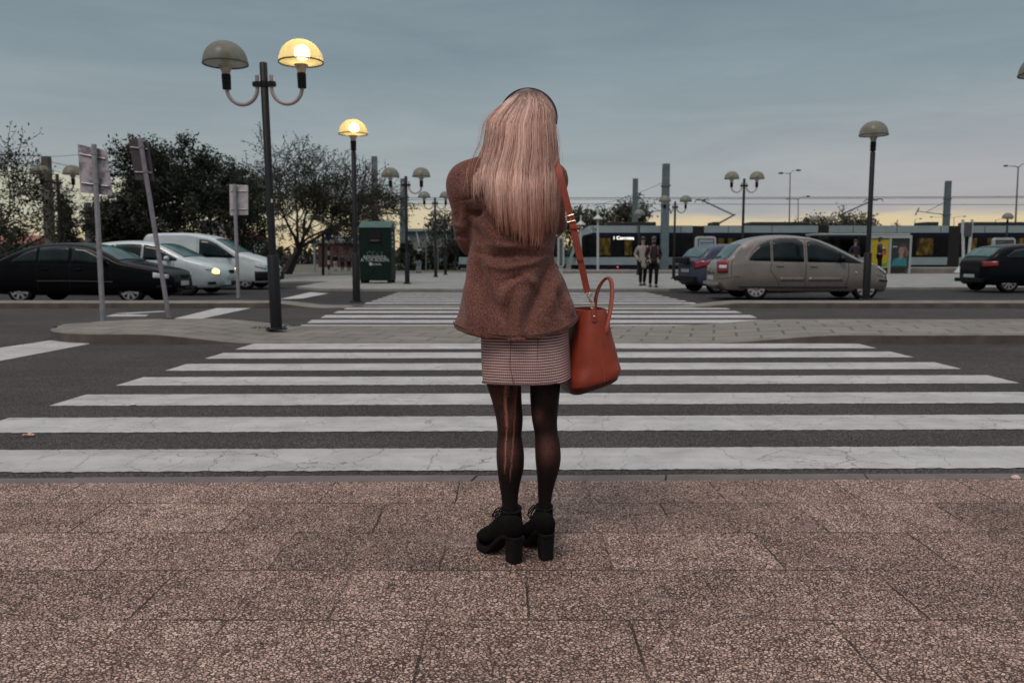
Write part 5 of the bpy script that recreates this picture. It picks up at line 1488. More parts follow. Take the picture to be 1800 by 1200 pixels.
# ------------------------------------------------------------------ walking and waiting people
M_skin = mat('skin', (0.27, 0.16, 0.125), 0.55, var=.08)
def figure(label, loc, H, rz, top, bottom, hair, shoes, step=.0, arms='down', coat=False, hat=None, extra=None, group=None, skin=None):
    """front of the figure looks along local -Y before rotation"""
    root = thing('person', label, 'person', loc, rz, group)
    s = H / 1.75
    def V(x, y, z): return Vector((x * s, y * s, z * s))
    st = step
    J = {'pel': (V(0, 0, .93), .105 * s), 'waist': (V(0, 0, 1.06), .10 * s), 'chest': (V(0, .01, 1.27), .125 * s), 'neckb': (V(0, .01, 1.43), .075 * s), 'neck': (V(0, -.005, 1.50), .05 * s), 'head': (V(0, -.02, 1.58), .075 * s), 'head2': (V(0, -.02, 1.67), .078 * s), 'crown': (V(0, 0, 1.71), .05 * s)}
    E = [('pel', 'waist'), ('waist', 'chest'), ('chest', 'neckb'), ('neckb', 'neck'), ('neck', 'head'), ('head', 'head2'), ('head2', 'crown')]
    for sg, n in ((-1, 'l'), (1, 'r')):
        y = st * sg
        J['sh' + n] = (V(.17 * sg, .01, 1.39), .055 * s)
        if arms == 'down': el, wr = V(.235 * sg, .04, 1.12), V(.22 * sg, -.06 + y * .3, .88)
        elif arms == 'pocket': el, wr = V(.27 * sg, .09, 1.13), V(.17 * sg, -.07, .95)
        else: el, wr = V(.24 * sg, -.02, 1.13), V(.08 * sg, -.26, 1.20)
        J['el' + n] = (el, .042 * s); J['wr' + n] = (wr, .03 * s)
        d = (wr - el).normalized(); hb = wr + d * .06 * s
        J['pa' + n] = (hb, .036 * s)
        E += [('chest', 'sh' + n), ('sh' + n, 'el' + n), ('el' + n, 'wr' + n), ('wr' + n, 'pa' + n)]
        sd_ = Vector((sg, 0, 0)); fr = Vector((0, -1, 0))
        for k in range(4):
            J['f%d%s' % (k, n)] = (hb + d * (.075 + .012 * (k in (1, 2))) * s + fr * (k - 1.5) * .017 * s, .009 * s); E.append(('pa' + n, 'f%d%s' % (k, n)))
        J['th' + n] = (hb + d * .02 * s + fr * .05 * s, .010 * s); E.append(('pa' + n, 'th' + n))
        kn = V(.095 * sg, -.03 - abs(y) * .3 + y * .5, .50); an = V(.09 * sg, .03 + y * 1.0, .09 + max(0, y) * .12)
        J['hip' + n] = (V(.09 * sg, 0, .86), .088 * s); J['kn' + n] = (kn, .055 * s); J['an' + n] = (an, .04 * s); J['toe' + n] = (an + V(0.02 * sg, -.15, -.055), .03 * s)
        E += [('pel', 'hip' + n), ('hip' + n, 'kn' + n), ('kn' + n, 'an' + n), ('an' + n, 'toe' + n)]
    skin_obj('body', J, E, 'pel', skin or M_skin, root, 2)
    def grow(names, k, add=0.0): return {n: (J[n][0], J[n][1] * k + add * s) for n in names}
    tn = ['pel', 'waist', 'chest', 'neckb', 'shl', 'ell', 'wrl', 'shr', 'elr', 'wrr']
    G = grow(tn, 1.16, .012)
    te = [e for e in E if e[0] in tn and e[1] in tn]
    if coat:
        G['skirt'] = (V(0, .01, .78), .17 * s); G['hem'] = (V(0, .01, .58), .18 * s); te += [('pel', 'skirt'), ('skirt', 'hem')]
        G['pel'] = (J['pel'][0], .15 * s)
    else: G['hem'] = (V(0, .0, .84), .15 * s); te += [('pel', 'hem')]
    skin_obj('jacket' if not coat else 'coat', G, te, 'chest', top, root, 2)
    ln = ['pel', 'hipl', 'knl', 'anl', 'hipr', 'knr', 'anr']
    skin_obj('trousers', grow(ln, 1.12, .012), [e for e in E if e[0] in ln and e[1] in ln], 'pel', bottom, root, 2)
    for n in 'lr':
        g = MB(); a = J['an' + n][0]; sole = a.z - .075 * s
        g.ball(a + V(0, -.06, -.035), (.05 * s, .135 * s, .045 * s), 12, 8); g.bbox(a.x - .045 * s, a.x + .045 * s, a.y - .18 * s, a.y + .06 * s, max(0.0, a.z - .09 * s), a.z - .06 * s)
        g.build('shoe', shoes, root, True)
    g = MB(); h = J['head2'][0]
    if hat: g.ball(h + V(0, .012, .035), (.098 * s, .11 * s, .085 * s), 14, 9)
    else:
        g.ball(h + V(0, .018, .022), (.092 * s, .105 * s, .10 * s), 14, 9); g.ball(h + V(0, .06, -.05), (.08 * s, .06 * s, .09 * s), 12, 8)
    g.build('hair' if not hat else 'hat', hat or hair, root, True)
    g = MB(); g.ball(h + V(0, -.095, -.035), (.014 * s, .022 * s, .022 * s), 8, 6); g.build('nose', skin or M_skin, root, True)
    for sg in (-1, 1):
        g = MB(); g.ball(h + V(.032 * sg, -.083, -.005), .011 * s, 8, 6); g.build('eye', M_socket, root, True)
    if extra: extra(root, J, s, V)
    return root
M_cream = mat('cream_coat_cloth', (0.22, 0.205, 0.185), .9, var=.12)
M_blk = mat('black_cloth', (0.006, 0.006, 0.007), .95, var=.3, spec=.1)
M_navy = mat('dark_navy_cloth', (0.007, 0.008, 0.012), .9, var=.3)
M_hairb = mat('black_hair', (0.012, 0.010, 0.009), .6)
M_shoe = mat('dark_shoe', (0.02, 0.02, 0.022), .6)
M_maroon = mat('maroon_strap', (0.13, 0.02, 0.03), .8)
def beard(root, J, s, V):
    h = J['head'][0]; g = MB(); g.ball(h + V(0, -.055, -.005), (.065 * s, .05 * s, .065 * s), 12, 8); g.build('beard', M_hairb, root, True)
    for sg in (-1, 1):
        g = MB(); g.tube([V(.11 * sg, .12, 1.40), V(.12 * sg, -.04, 1.45), V(.125 * sg, -.165, 1.33), V(.15 * sg, -.14, 1.12)], .022 * s, 6); g.build('backpack_strap', M_maroon, root, True)
def scarf(root, J, s, V):
    g = MB(); g.tube([V(.09, -.13, 1.42), V(.11, -.17, 1.25), V(.12, -.16, 1.05)], .02 * s, 6); g.build('bag_strap', M_blk, root, True)
    g = MB(); g.bbox(-.10 * s, .10 * s, -.175 * s, -.12 * s, 1.0 * s, 1.36 * s); 
b = gp(1129, 502, PLZ)
def ph(b, pyt): return (zat(pyt, b.y) - b.z)
figure('walking person in an open cream coat over black trousers, crossing the plaza', b, ph(b, 417), radians(4), M_cream, M_blk, M_hairb, M_shoe, .10, 'pocket', True, None, scarf, 'people out on the plaza and stop')
b = gp(1148, 505, PLZ)
figure('walking bearded person in a dark jacket with maroon backpack straps', b, ph(b, 417), radians(-2), M_navy, M_blk, mat('shaved_hair', (.05, .035, .03), .7), M_shoe, -.10, 'pocket', False, None, beard, 'people out on the plaza and stop')
b = gp(736, 480, PLZ)
figure('person in black jacket, pale trousers and white hat walking right of the clothes bank', b, ph(b, 439), radians(150), M_blk, mat('pale_trousers', (.24, .27, .33), .9), M_hairb, M_shoe, .08, 'down', False, M_wpost, None, 'people out on the plaza and stop')
for px, pt, pb, tp_, bt, lb in ((590, 445, 476, M_blk, mat('pale_jeans', (.25, .27, .29), .9), 'waiting person with dark jacket and pale trousers left of the clothes bank'),
                               (602, 446, 475, M_navy, M_blk, 'waiting person in dark clothes in the middle of the three by the brick building'),
                               (613.5, 443, 476, mat('slate_cloth', (.04, .045, .06), .9), M_blk, 'waiting person in a slate jacket nearest to the lit single lamp')):
    b = gp(px, pb, PLZ); figure(lb, b, ph(b, pt), radians(170), tp_, bt, M_hairb, M_shoe, .03, 'down', False, None, None, 'people out on the plaza and stop')
p = at(1545, 470, 45.2)
figure('person in dark jacket reading in front of the yellow poster', (p.x, 45.2, PLZ), zat(417.5, 45.2) - PLZ, radians(75), mat('dark_brown_cloth', (.03, .022, .022), .9), M_blk, M_hairb, M_shoe, .02, 'fold', False, None, None, 'people out on the plaza and stop')
p = at(1502, 470, 46.0)
figure('person in dark clothes standing in the shelter behind the beige car', (p.x, 46.0, PLZ), zat(422, 46.0) - PLZ, radians(10), M_navy, M_blk, M_hairb, M_shoe, .02, 'pocket', False, None, None, 'people out on the plaza and stop')
# ------------------------------------------------------------------ the woman
WB = Vector((0.03, 2.95, PZ))
woman = thing('person', 'blonde woman seen from behind in brown wool jacket, checked skirt and torn dotted tights', 'person', WB)
WM = MB  # all her parts are built in world coordinates around WB

JROWS = [  # xL,yL, xR,yR, yBack, Yc, b_back, b_front
    (899, 256, 957, 256, 262, 2.975, .055, .055),
    (878, 264, 968, 266, 272, 2.97, .070, .065),
    (842, 274, 979, 280, 284, 2.965, .088, .075),
    (822, 286, 984, 292, 296, 2.96, .098, .080),
    (804, 305, 989, 308, 312, 2.955, .106, .085),
    (801, 330, 989, 330, 334, 2.95, .112, .095),
    (808, 350, 988, 350, 355, 2.95, .113, .105),
    (824, 372, 985, 372, 376, 2.95, .110, .110),
    (829, 400, 981, 396, 402, 2.95, .103, .108),
    (828, 430, 976, 425, 432, 2.95, .098, .100),
    (822, 455, 974.5, 455, 460, 2.95, .098, .098),
    (819, 485, 984, 478, 488, 2.95, .105, .100),
    (814, 512, 995, 502, 522, 2.95, .118, .110),
    (806.5, 547, 1006.5, 530, 560, 2.95, .134, .125),
    (799.5, 565, 1013, 548, 586, 2.95, .142, .135),
    (797.5, 574, 1018.5, 558, 599, 2.95, .146, .140),
]
def rows_fine(rows, n=6):
    a = np.array(rows, float); m = len(rows); out = []
    P = np.vstack([2 * a[0] - a[1], a, 2 * a[-1] - a[-2]])
    for i in range(1, m):
        p0, p1, p2, p3 = P[i - 1], P[i], P[i + 1], P[i + 2]
        for k in range(n):
            t = k / n
            out.append(0.5 * ((2 * p1) + (p2 - p0) * t + (2 * p0 - 5 * p1 + 4 * p2 - p3) * t * t + (3 * p1 - p0 - 3 * p2 + p3) * t ** 3))
    out.append(a[-1]); return out
def body_ring(r, n=48, ex=2.35):
    xL, yL, xR, yR, yB, Yc, bb, bf = r
    pl, pr_ = at(xL, yL, Yc), at(xR, yR, Yc)
    zB = at((xL + xR) / 2, yB, Yc - bb).z
    cx = (pl.x + pr_.x) / 2; a = (pr_.x - pl.x) / 2; ring = []
    for k in range(n):
        th = 2 * pi * k / n; c_, s_ = cos(th), sin(th)
        x = math.copysign(abs(c_) ** (2 / ex), c_); y = math.copysign(abs(s_) ** (2 / ex), s_)
        zs = lerp(pl.z, pr_.z, (x + 1) / 2)
        z = lerp(zs, zB, abs(s_) ** 1.5) if s_ < 0 else lerp(zs, (zs * .75 + zB * .25), s_)
        ring.append(Vector((cx + a * x, Yc + (bf if y > 0 else bb) * y, z)))
    return ring
def jacket_depth(x, z):
    """world Y of the jacket's back at x, height z"""
    best = None
    for r in JR:
        pl, pr_ = r['pl'], r['pr']
        if best is None or abs(r['z'] - z) < abs(best['z'] - z): best = r
    t = (x - best['cx']) / best['a']
    t = max(-.999, min(.999, t))
    return best['Yc'] - best['bb'] * (1 - abs(t) ** 2.35) ** (1 / 2.35)
JR = []
JF = rows_fine(JROWS, 5)
for r in JF:
    pl, pr_ = at(r[0], r[1], r[5]), at(r[2], r[3], r[5])
    JR.append(dict(pl=pl, pr=pr_, cx=(pl.x + pr_.x) / 2, a=(pr_.x - pl.x) / 2, Yc=r[5], bb=r[6], z=at((r[0] + r[2]) / 2, r[4], r[5] - r[6]).z))

# ---- jacket: torso and sleeves fused by a voxel remesh
g = MB(WB)
g.loft([body_ring(r) for r in JF])
def sleeve(pts):
    path = [at(px, py, Y) for px, py, Y, r_ in pts]; rad = [r_ for *_, r_ in pts]
    P4 = catmull([(p.x, p.y, p.z) for p in path], 5); R4 = [q.x for q in catmull([(r_, 0, 0) for r_ in rad], 5)]
    g.tube(P4, R4, 20)
sleeve([(848, 293, 2.955, .040), (822, 304, 2.95, .045), (808, 319, 2.945, .0475), (807.5, 342, 2.94, .0445), (812, 366, 2.94, .040), (813, 392, 2.95, .0375), (817, 415, 2.965, .0362), (826, 431, 3.00, .037), (838, 434, 3.08, .037), (856, 424, 3.16, .035), (874, 410, 3.22, .033)])
sleeve([(958, 296, 2.955, .040), (976, 311, 2.95, .0465), (975.5, 335, 2.945, .0425), (975, 362, 2.95, .039), (978, 385, 2.965, .035), (981, 396, 3.0, .033), (974, 396, 3.08, .033), (962, 392, 3.16, .033), (948, 388, 3.22, .031)])
def wool_mat():
    t = NT('brown_wool_tweed'); co = t.co()
    f = t.noise(co, 470, 3, 0.75); f2 = t.noise(t.mapping(co, (1, 1, .55), rot=(0, .6, 0)), 270, 3, .7); m = t.noise(co, 55, 4, .6); b_ = t.noise(co, 7, 4, .6)
    c_ = t.ramp(t.mix(.5, f, f2), [(0.36, (0.030, 0.012, 0.0095)), (0.5, (0.128, 0.054, 0.042)), (0.66, (0.33, 0.175, 0.138))])
    c_ = t.mix(1.0, c_, t.ramp(m, [(0.3, (0.93, 0.92, 0.92)), (0.7, (1.07, 1.06, 1.06))]), 'MULTIPLY')
    c_ = t.mix(1.0, c_, t.ramp(b_, [(0.3, (0.9, 0.88, 0.88)), (0.7, (1.08, 1.08, 1.08))]), 'MULTIPLY')
    t.set(Base_Color=c_, Roughness=0.95, Sheen_Weight=0.12, Sheen_Roughness=0.5); t.b.inputs['Specular IOR Level'].default_value = 0.15
    t.bump(t.math('ADD', f, t.math('MULTIPLY', m, .8)), 0.55, 0.004)
    return t.m
M_wool = wool_mat()
jacket = g.build('jacket', M_wool, None, True)
m = jacket.modifiers.new('r', 'REMESH'); m.mode = 'VOXEL'; m.voxel_size = 0.0058; m.use_smooth_shade = True
m = jacket.modifiers.new('s', 'SMOOTH'); m.iterations = 6; m.factor = 0.5
applied(jacket)
jacket.data.materials.clear(); jacket.data.materials.append(M_wool)
jacket.parent = woman
# folds: (polyline in picture px, width px, depth m) on the side facing the camera
FOLDS = [([(971, 452), (960, 488), (945, 520), (930, 552), (925, 585)], 11, -.013), ([(985, 480), (972, 515), (962, 560)], 10, .007),
         ([(836, 448), (846, 492), (864, 530), (886, 560)], 9, -.010), ([(822, 490), (826, 530), (828, 575)], 9, .009), ([(843, 500), (846, 545), (848, 585)], 10, .005),
         ([(832, 442), (868, 452), (905, 446), (948, 452)], 6, -.005), ([(838, 428), (880, 434), (930, 430), (968, 438)], 7, .004), ([(850, 466), (890, 472), (930, 464), (962, 452)], 6, .005),
         ([(812, 352), (838, 347), (862, 342), (884, 340)], 3.0, -.005), ([(826, 372), (836, 378), (846, 372)], 5, -.012), ([(845, 385), (870, 420), (905, 440)], 9, .005), ([(832, 395), (846, 425), (856, 445)], 6, -.006),
         ([(905, 492), (892, 512), (880, 540)], 9, .006), ([(918, 480), (935, 495), (948, 500)], 8, .006), ([(880, 500), (905, 488), (925, 480)], 5, -.004), ([(908, 510), (912, 550), (914, 595)], 12, .006), ([(898, 520), (899, 560), (899, 597)], 8, -.005),
         ([(870, 420), (902, 425), (905, 480), (905, 590)], 1.5, -.0022),
         ([(813, 289), (822, 310), (827, 340), (829, 372)], 1.6, -.0016), ([(800, 345), (806, 372), (803, 400)], 6, -.003), ([(797, 392), (810, 398), (818, 405)], 5, .004), ([(800, 415), (810, 415), (820, 420)], 4, -.004),
         ([(995, 520), (1000, 540), (1004, 560)], 7, .005), ([(966, 500), (984, 530), (996, 566)], 6, -.005)]
SEG = []
for pl, wd, dp in FOLDS:
    for a_, b_ in zip(pl[:-1], pl[1:]): SEG.append((a_, b_, wd, dp, pl))
me = jacket.data; n = len(me.vertices)
co_ = np.empty(n * 3); me.vertices.foreach_get('co', co_); co_ = co_.reshape(-1, 3)
no_ = np.empty(n * 3); me.vertices.foreach_get('normal', no_); no_ = no_.reshape(-1, 3)
wc = co_ + np.array(WB)
cp, sp_ = cos(PITCH), sin(PITCH)
def project(Wc):
    x = Wc[:, 0]; y = Wc[:, 1]; z = Wc[:, 2] - CAM_H
    dpt = y * cp - z * sp_; up_ = y * sp_ + z * cp
    return 900 + FPX * x / dpt, 600 - FPX * up_ / dpt
PX, PY = project(wc)
disp = np.zeros(n)
for pl, wd, dp in FOLDS:
    dm = np.full(n, 1e9); 
    L = len(pl) - 1; tt = np.zeros(n)
    for i in range(L):
        ax, ay = pl[i]; bx_, by_ = pl[i + 1]; vx, vy = bx_ - ax, by_ - ay
        t_ = np.clip(((PX - ax) * vx + (PY - ay) * vy) / (vx * vx + vy * vy), 0, 1)
        d_ = np.hypot(PX - ax - t_ * vx, PY - ay - t_ * vy)
        better = d_ < dm; dm = np.where(better, d_, dm); tt = np.where(better, (i + t_) / L, tt)
    fade = np.sin(np.clip(tt, .02, .98) * pi) ** .6
    disp += 2.5 * dp * np.exp(-(dm / wd) ** 2) * fade
disp *= np.clip(-no_[:, 1] * 2.2, 0, 1)
# loose waviness of the cloth everywhere
from mathutils import noise as mnoise
for i in range(n):
    q = Vector(co_[i]); disp[i] += .0035 * mnoise.noise(q * 9) + .0016 * mnoise.noise(q * 24 + Vector((3, 1, 7)))
co_ = co_ + no_ * disp[:, None]
me.vertices.foreach_set('co', co_.ravel()); me.update()
# hem stitching
def back_curve(rowi, dy, off, n=40):
    r = np.array(JROWS[-1], float).copy(); r[[1, 3, 4]] += dy; r[6] += off - .0; ring = body_ring(r, 96)
    return [p for p in ring if p.y < r[5] + .02]
g = MB(WB); ring = sorted(back_curve(-1, -9.0, -.001), key=lambda p: p.x)
g.tube(ring, .0016, 5); g.build('hem_stitching', mat('hem_thread', (0.05, 0.02, 0.017), .9), jacket, True)

# ---- skirt
SROWS = [(848, 560, 992, 556, 562, 2.955, .085, .085), (846, 578, 998, 572, 580, 2.95, .105, .10), (845.5, 600, 1000, 590, 604, 2.95, .114, .105), (846.5, 635, 1002, 622, 640, 2.95, .117, .108), (848.5, 668, 1005, 654, 674, 2.95, .117, .110), (849, 671.5, 1005.5, 657.5, 677.5, 2.95, .1165, .110)]
def skirt_mat():
    t = NT('checked_skirt_cloth'); uv = t.node('ShaderNodeUVMap').outputs[0]
    s_ = t.node('ShaderNodeSeparateXYZ'); t.link(uv, s_.inputs[0])
    wob = t.noise(t.co(), 30, 2)
    fx = t.math('FRACT', t.math('ADD', s_.outputs[0], t.math('MULTIPLY', wob, .15))); fy = t.math('FRACT', t.math('ADD', s_.outputs[1], t.math('MULTIPLY', wob, .2)))
    hx = t.math('LESS_THAN', fx, .5); hy = t.math('LESS_THAN', fy, .40)
    both = t.math('ADD', t.math('MULTIPLY', hx, .25), t.math('MULTIPLY', hy, .60))
    c_ = t.ramp(both, [(0.0, (0.58, 0.40, 0.38)), (0.35, (0.36, 0.215, 0.20)), (0.55, (0.10, 0.058, 0.056)), (0.9, (0.035, 0.022, 0.024))])
    n_ = t.noise(t.co(), 14, 4); c_ = t.mix(1.0, c_, t.ramp(n_, [(.3, (.85, .85, .85)), (.7, (1.1, 1.1, 1.1))]), 'MULTIPLY')
    t.set(Base_Color=c_, Roughness=.9); t.b.inputs['Specular IOR Level'].default_value = .2
    t.bump(t.noise(t.co(), 300, 2), .3, .003)
    return t.m
def ring_mesh(name, rings, mt, parent, su, sv, cap=False):
    """loft with a UV map: u along the ring in units of su metres, v down in sv metres"""
    g = MB(WB); n = len(rings[0]); g.loft(rings, cap=False)
    me = g.mesh(name); uvl = me.uv_layers.new(name='UVMap')
    us = []; 
    mid = rings[len(rings) // 2]; acc = [0.0]
    for k in range(n): acc.append(acc[-1] + (mid[(k + 1) % n] - mid[k]).length)
    vv = [0.0]
    for i in range(1, len(rings)): vv.append(vv[-1] + (sum((rings[i][k] - rings[i - 1][k]).length for k in range(0, n, 4)) / len(range(0, n, 4))))
    for p in me.polygons:
        i, j = divmod(p.index, n)
        for li, (ii, jj) in zip(p.loop_indices, ((i, j), (i, j + 1), (i + 1, j + 1), (i + 1, j))):
            uvl.data[li].uv = (acc[jj] / su, vv[ii] / sv)
    o = link_mesh(name, me, mt, parent, True); bm = bmesh.new(); bm.from_mesh(me); bmesh.ops.recalc_face_normals(bm, faces=bm.faces); bm.to_mesh(me); bm.free()
    return o
M_skirt = skirt_mat()
rings = []
for i, r in enumerate(rows_fine(SROWS, 6)):
    ring = body_ring(r, 96, 2.5)
    for p in ring:
        p.y += .003 * sin(p.x * 60) * (i / 30); 
    rings.append(ring)
skirt = ring_mesh('skirt', rings, M_skirt, woman, .0076, .0098)
so_ = skirt.modifiers.new('sol', 'SOLIDIFY'); so_.thickness = .004; so_.offset = -1
for pxs in ((898.5, 896, 903), (946, 944, 949)):
    g = MB(WB); path = []
    for k in range(12):
        py = lerp(596, 674, k / 11); px = np.interp(k / 11, [0, .6, 1], pxs)
        r_ = SROWS[3]; t_ = (px - 924) / 78; q = at(px, py, 2.95 - .1165 * (1 - abs(t_) ** 2.5) ** .4 - .0005)
        path.append(q)
    g.tube(path, .0014, 5); g.build('seam', mat('skirt_seam', (.12, .07, .07), .9), skirt, True)

# ---- tights over the legs
LEFT = [(560, 858, 922, 2.955), (640, 856, 920, 2.955), (662, 855.5, 917.5, 2.955), (677, 856, 916.5, 2.955), (704, 864.5, 917, 2.955), (733, 871.5, 919, 2.952), (752, 874, 918, 2.95), (764, 874.8, 916.8, 2.95), (778, 873.6, 918.8, 2.947), (794, 872.6, 921, 2.942), (808, 872.8, 921.3, 2.938), (822, 874, 920.6, 2.932), (836, 875.6, 917.6, 2.927), (850, 877.8, 914.2, 2.922), (866, 880.2, 911.6, 2.917), (880, 882, 910.4, 2.914), (896, 882.6, 910.6, 2.912), (915, 882, 912, 2.914)]
RIGHT = [(560, 928, 996, 2.955), (640, 928, 990, 2.955), (658, 930, 987, 2.955), (671, 931, 985.5, 2.955), (704, 932.2, 982.6, 2.955), (733, 934.6, 979.8, 2.952), (748, 937, 979.5, 2.952), (762, 939.5, 981, 2.951), (778, 940.2, 984, 2.948), (794, 940.6, 985.6, 2.944), (808, 941.2, 985.5, 2.941), (822, 942.6, 983.4, 2.937), (836, 944, 979.6, 2.934), (850, 945, 975.2, 2.931), (866, 945.6, 971.6, 2.929), (880, 946.2, 969.2, 2.927), (896, 946.4, 968.4, 2.926), (915, 945, 969, 2.926)]
def leg_rings(rows, shrink=0.0, n=72, sub=7):
    out = []
    for r in rows_fine(rows, sub):
        y, xl, xr, Yc = r; pl, pr_ = at(xl, y, Yc), at(xr, y, Yc)
        cx = (pl.x + pr_.x) / 2; a = (pr_.x - pl.x) / 2 - shrink
        calf = math.exp(-((y - 802) / 34) ** 2); knee = math.exp(-((y - 757) / 15) ** 2)
        bb = a * (1.06 + .16 * calf - .06 * knee); bf = a * (1.04 + .12 * knee - .10 * calf)
        if y > 860: bb *= 1.0 + .15 * (y - 860) / 40; bf *= 1.05
        ring = []
        for k in range(n):
            t_ = 2 * pi * k / n; ring.append(Vector((cx + a * cos(t_), Yc + (bf if sin(t_) > 0 else bb) * sin(t_), pl.z)))
        out.append(ring)
    return out
RUNS = [([(889, 676), (888, 707), (889.5, 725), (891, 752)], 2.1, .8), ([(894, 676), (893, 700)], 1.6, .3), ([(891, 752), (889, 780), (888, 810), (886.5, 834)], 1.1, .75), ([(909, 676), (906, 710), (904, 745), (901, 790), (897.5, 832), (896, 848)], 1.0, .5), ([(905, 676), (903, 700), (898, 745)], 1.6, .15)]
def tights_mat():
    t = NT('sheer_dotted_tights')
    at_ = t.node('ShaderNodeAttribute'); at_.attribute_name = 'stretch'
    ru = t.node('ShaderNodeAttribute'); ru.attribute_name = 'ladder'
    uv = t.node('ShaderNodeUVMap').outputs[0]
    s_ = t.node('ShaderNodeSeparateXYZ'); t.link(uv, s_.inputs[0])
    # scattered flock dots
    row = t.math('FLOOR', s_.outputs[1])
    ux = t.math('ADD', s_.outputs[0], t.math('MULTIPLY', t.math('MODULO', row, 2.0), .5))
    fx = t.math('SUBTRACT', t.math('FRACT', ux), .5); fy = t.math('SUBTRACT', t.math('FRACT', s_.outputs[1]), .5)
    dd = t.math('SQRT', t.math('ADD', t.math('MULTIPLY', fx, fx), t.math('MULTIPLY', fy, fy)))
    dot = t.mapr(dd, .07, .10, 1, 0)
    knit = t.noise(t.mapping(t.co(), (1, 1, .4)), 500, 2)
    thin = t.mix(1.0, t.mix(at_.outputs['Fac'], (0.0045, 0.0036, 0.0038), (0.105, 0.040, 0.029)), t.ramp(knit, [(.3, (.75, .75, .75)), (.7, (1.15, 1.15, 1.15))]), 'MULTIPLY')
    c_ = t.mix(ru.outputs['Fac'], thin, (0.34, 0.135, 0.095))
    c_ = t.mix(dot, c_, (0.004, 0.004, 0.004))
    t.set(Base_Color=c_, Roughness=.6); t.b.inputs['Specular IOR Level'].default_value = .15
    return t.m
M_tights = tights_mat()
tights = thing('tights', None, None, (0, 0, 0)); tights.parent = woman
SHEER = {0: [((880, 690), 18, 34, .55), ((892, 735), 17, 34, .60), ((893, 795), 19, 26, .62), ((890, 690), 30, 20, .35)], 1: [((945, 730), 11, 16, .75), ((962, 790), 18, 26, .66), ((955, 700), 22, 20, .12), ((958, 745), 16, 14, .2)]}
for li, rows in enumerate((LEFT, RIGHT)):
    o = ring_mesh('tights_leg', leg_rings(rows), M_tights, tights, .033, .026)
    me = o.data; n = len(me.vertices); c3 = np.empty(n * 3); me.vertices.foreach_get('co', c3); c3 = c3.reshape(-1, 3) + np.array(WB)
    px, py = project(c3)
    st = np.zeros(n)
    for (cx, cy), rx, ry, am in SHEER[li]: st = np.maximum(st, am * np.exp(-((px - cx) / rx) ** 2 - ((py - cy) / ry) ** 2))
    st = np.clip(st + .04, 0, 1)
    ld = np.zeros(n)
    if li == 0:
        for pl, wd, am in RUNS:
            xs_ = [p[0] for p in pl]; ys_ = [p[1] for p in pl]
            xx = np.interp(py, ys_, xs_); ins = (py > ys_[0] - 1) & (py < ys_[-1])
            tap = np.clip((ys_[-1] - py) / 14, .25, 1) if wd < 2 else 1.0
            ld = np.maximum(ld, np.where(ins, am * tap * np.clip(1.5 - np.abs(px - xx) / wd, 0, 1), 0))
        ld = np.where(np.array([v[1] for v in c3]) < 2.955, ld, 0)
    a_ = me.attributes.new('stretch', 'FLOAT', 'POINT'); a_.data.foreach_set('value', st)
    a_ = me.attributes.new('ladder', 'FLOAT', 'POINT'); a_.data.foreach_set('value', ld)

# ---- body (one skin), mostly under the clothes
M_skinw = mat('fair_skin', (0.52, 0.30, 0.23), .5, var=.06)
def A(px, py, Y): return at(px, py, Y) - WB
J = {'pel': (A(925, 590, 2.95), .085), 'waist': (A(905, 450, 2.955), .07), 'chest': (A(900, 345, 2.96), .085), 'nb': (A(918, 280, 2.965), .055), 'neck': (A(924, 255, 2.965), .046), 'jaw': (A(926, 235, 2.97), .05)}
E = [('pel', 'waist'), ('waist', 'chest'), ('chest', 'nb'), ('nb', 'neck'), ('neck', 'jaw')]
for n_, sh, el, wr, pa in (('l', (824, 308, 2.953), (827, 430, 3.0), (872, 411, 3.20), (890, 403, 3.25)), ('r', (970, 310, 2.953), (980, 394, 3.01), (950, 389, 3.20), (932, 392, 3.25))):
    J['sh' + n_] = (A(*sh), .028); J['el' + n_] = (A(*el), .024); up1, up2 = ((809, 340, 2.942), (813, 390, 2.952)) if n_ == 'l' else ((975, 335, 2.946), (976, 366, 2.953)); J['ua' + n_] = (A(*up1), .027); J['ub' + n_] = (A(*up2), .024); J['wr' + n_] = (A(*wr), .024); J['pa' + n_] = (A(*pa), .026)
    E += [('chest', 'sh' + n_), ('sh' + n_, 'ua' + n_), ('ua' + n_, 'ub' + n_), ('ub' + n_, 'el' + n_), ('el' + n_, 'wr' + n_), ('wr' + n_, 'pa' + n_)]
    sg = 1 if n_ == 'l' else -1; base = J['pa' + n_][0]
    for k in range(4):
        m_ = base + Vector((sg * (.030 + .004 * (k == 1)), .030, .030 - .019 * k)); e_ = m_ + Vector((sg * .024, .012 - .01 * k, -.004 + .003 * k)); t_ = e_ + Vector((sg * .010, -.018, -.002))
        J['a%d%s' % (k, n_)] = (m_, .0085); J['b%d%s' % (k, n_)] = (e_, .0075); J['c%d%s' % (k, n_)] = (t_, .0062)
        E += [('pa' + n_, 'a%d%s' % (k, n_)), ('a%d%s' % (k, n_), 'b%d%s' % (k, n_)), ('b%d%s' % (k, n_), 'c%d%s' % (k, n_))]
    J['ta' + n_] = (base + Vector((sg * .004, .002, .042)), .010); J['tb' + n_] = (base + Vector((sg * .022, .006, .062)), .0085); E += [('pa' + n_, 'ta' + n_), ('ta' + n_, 'tb' + n_)]
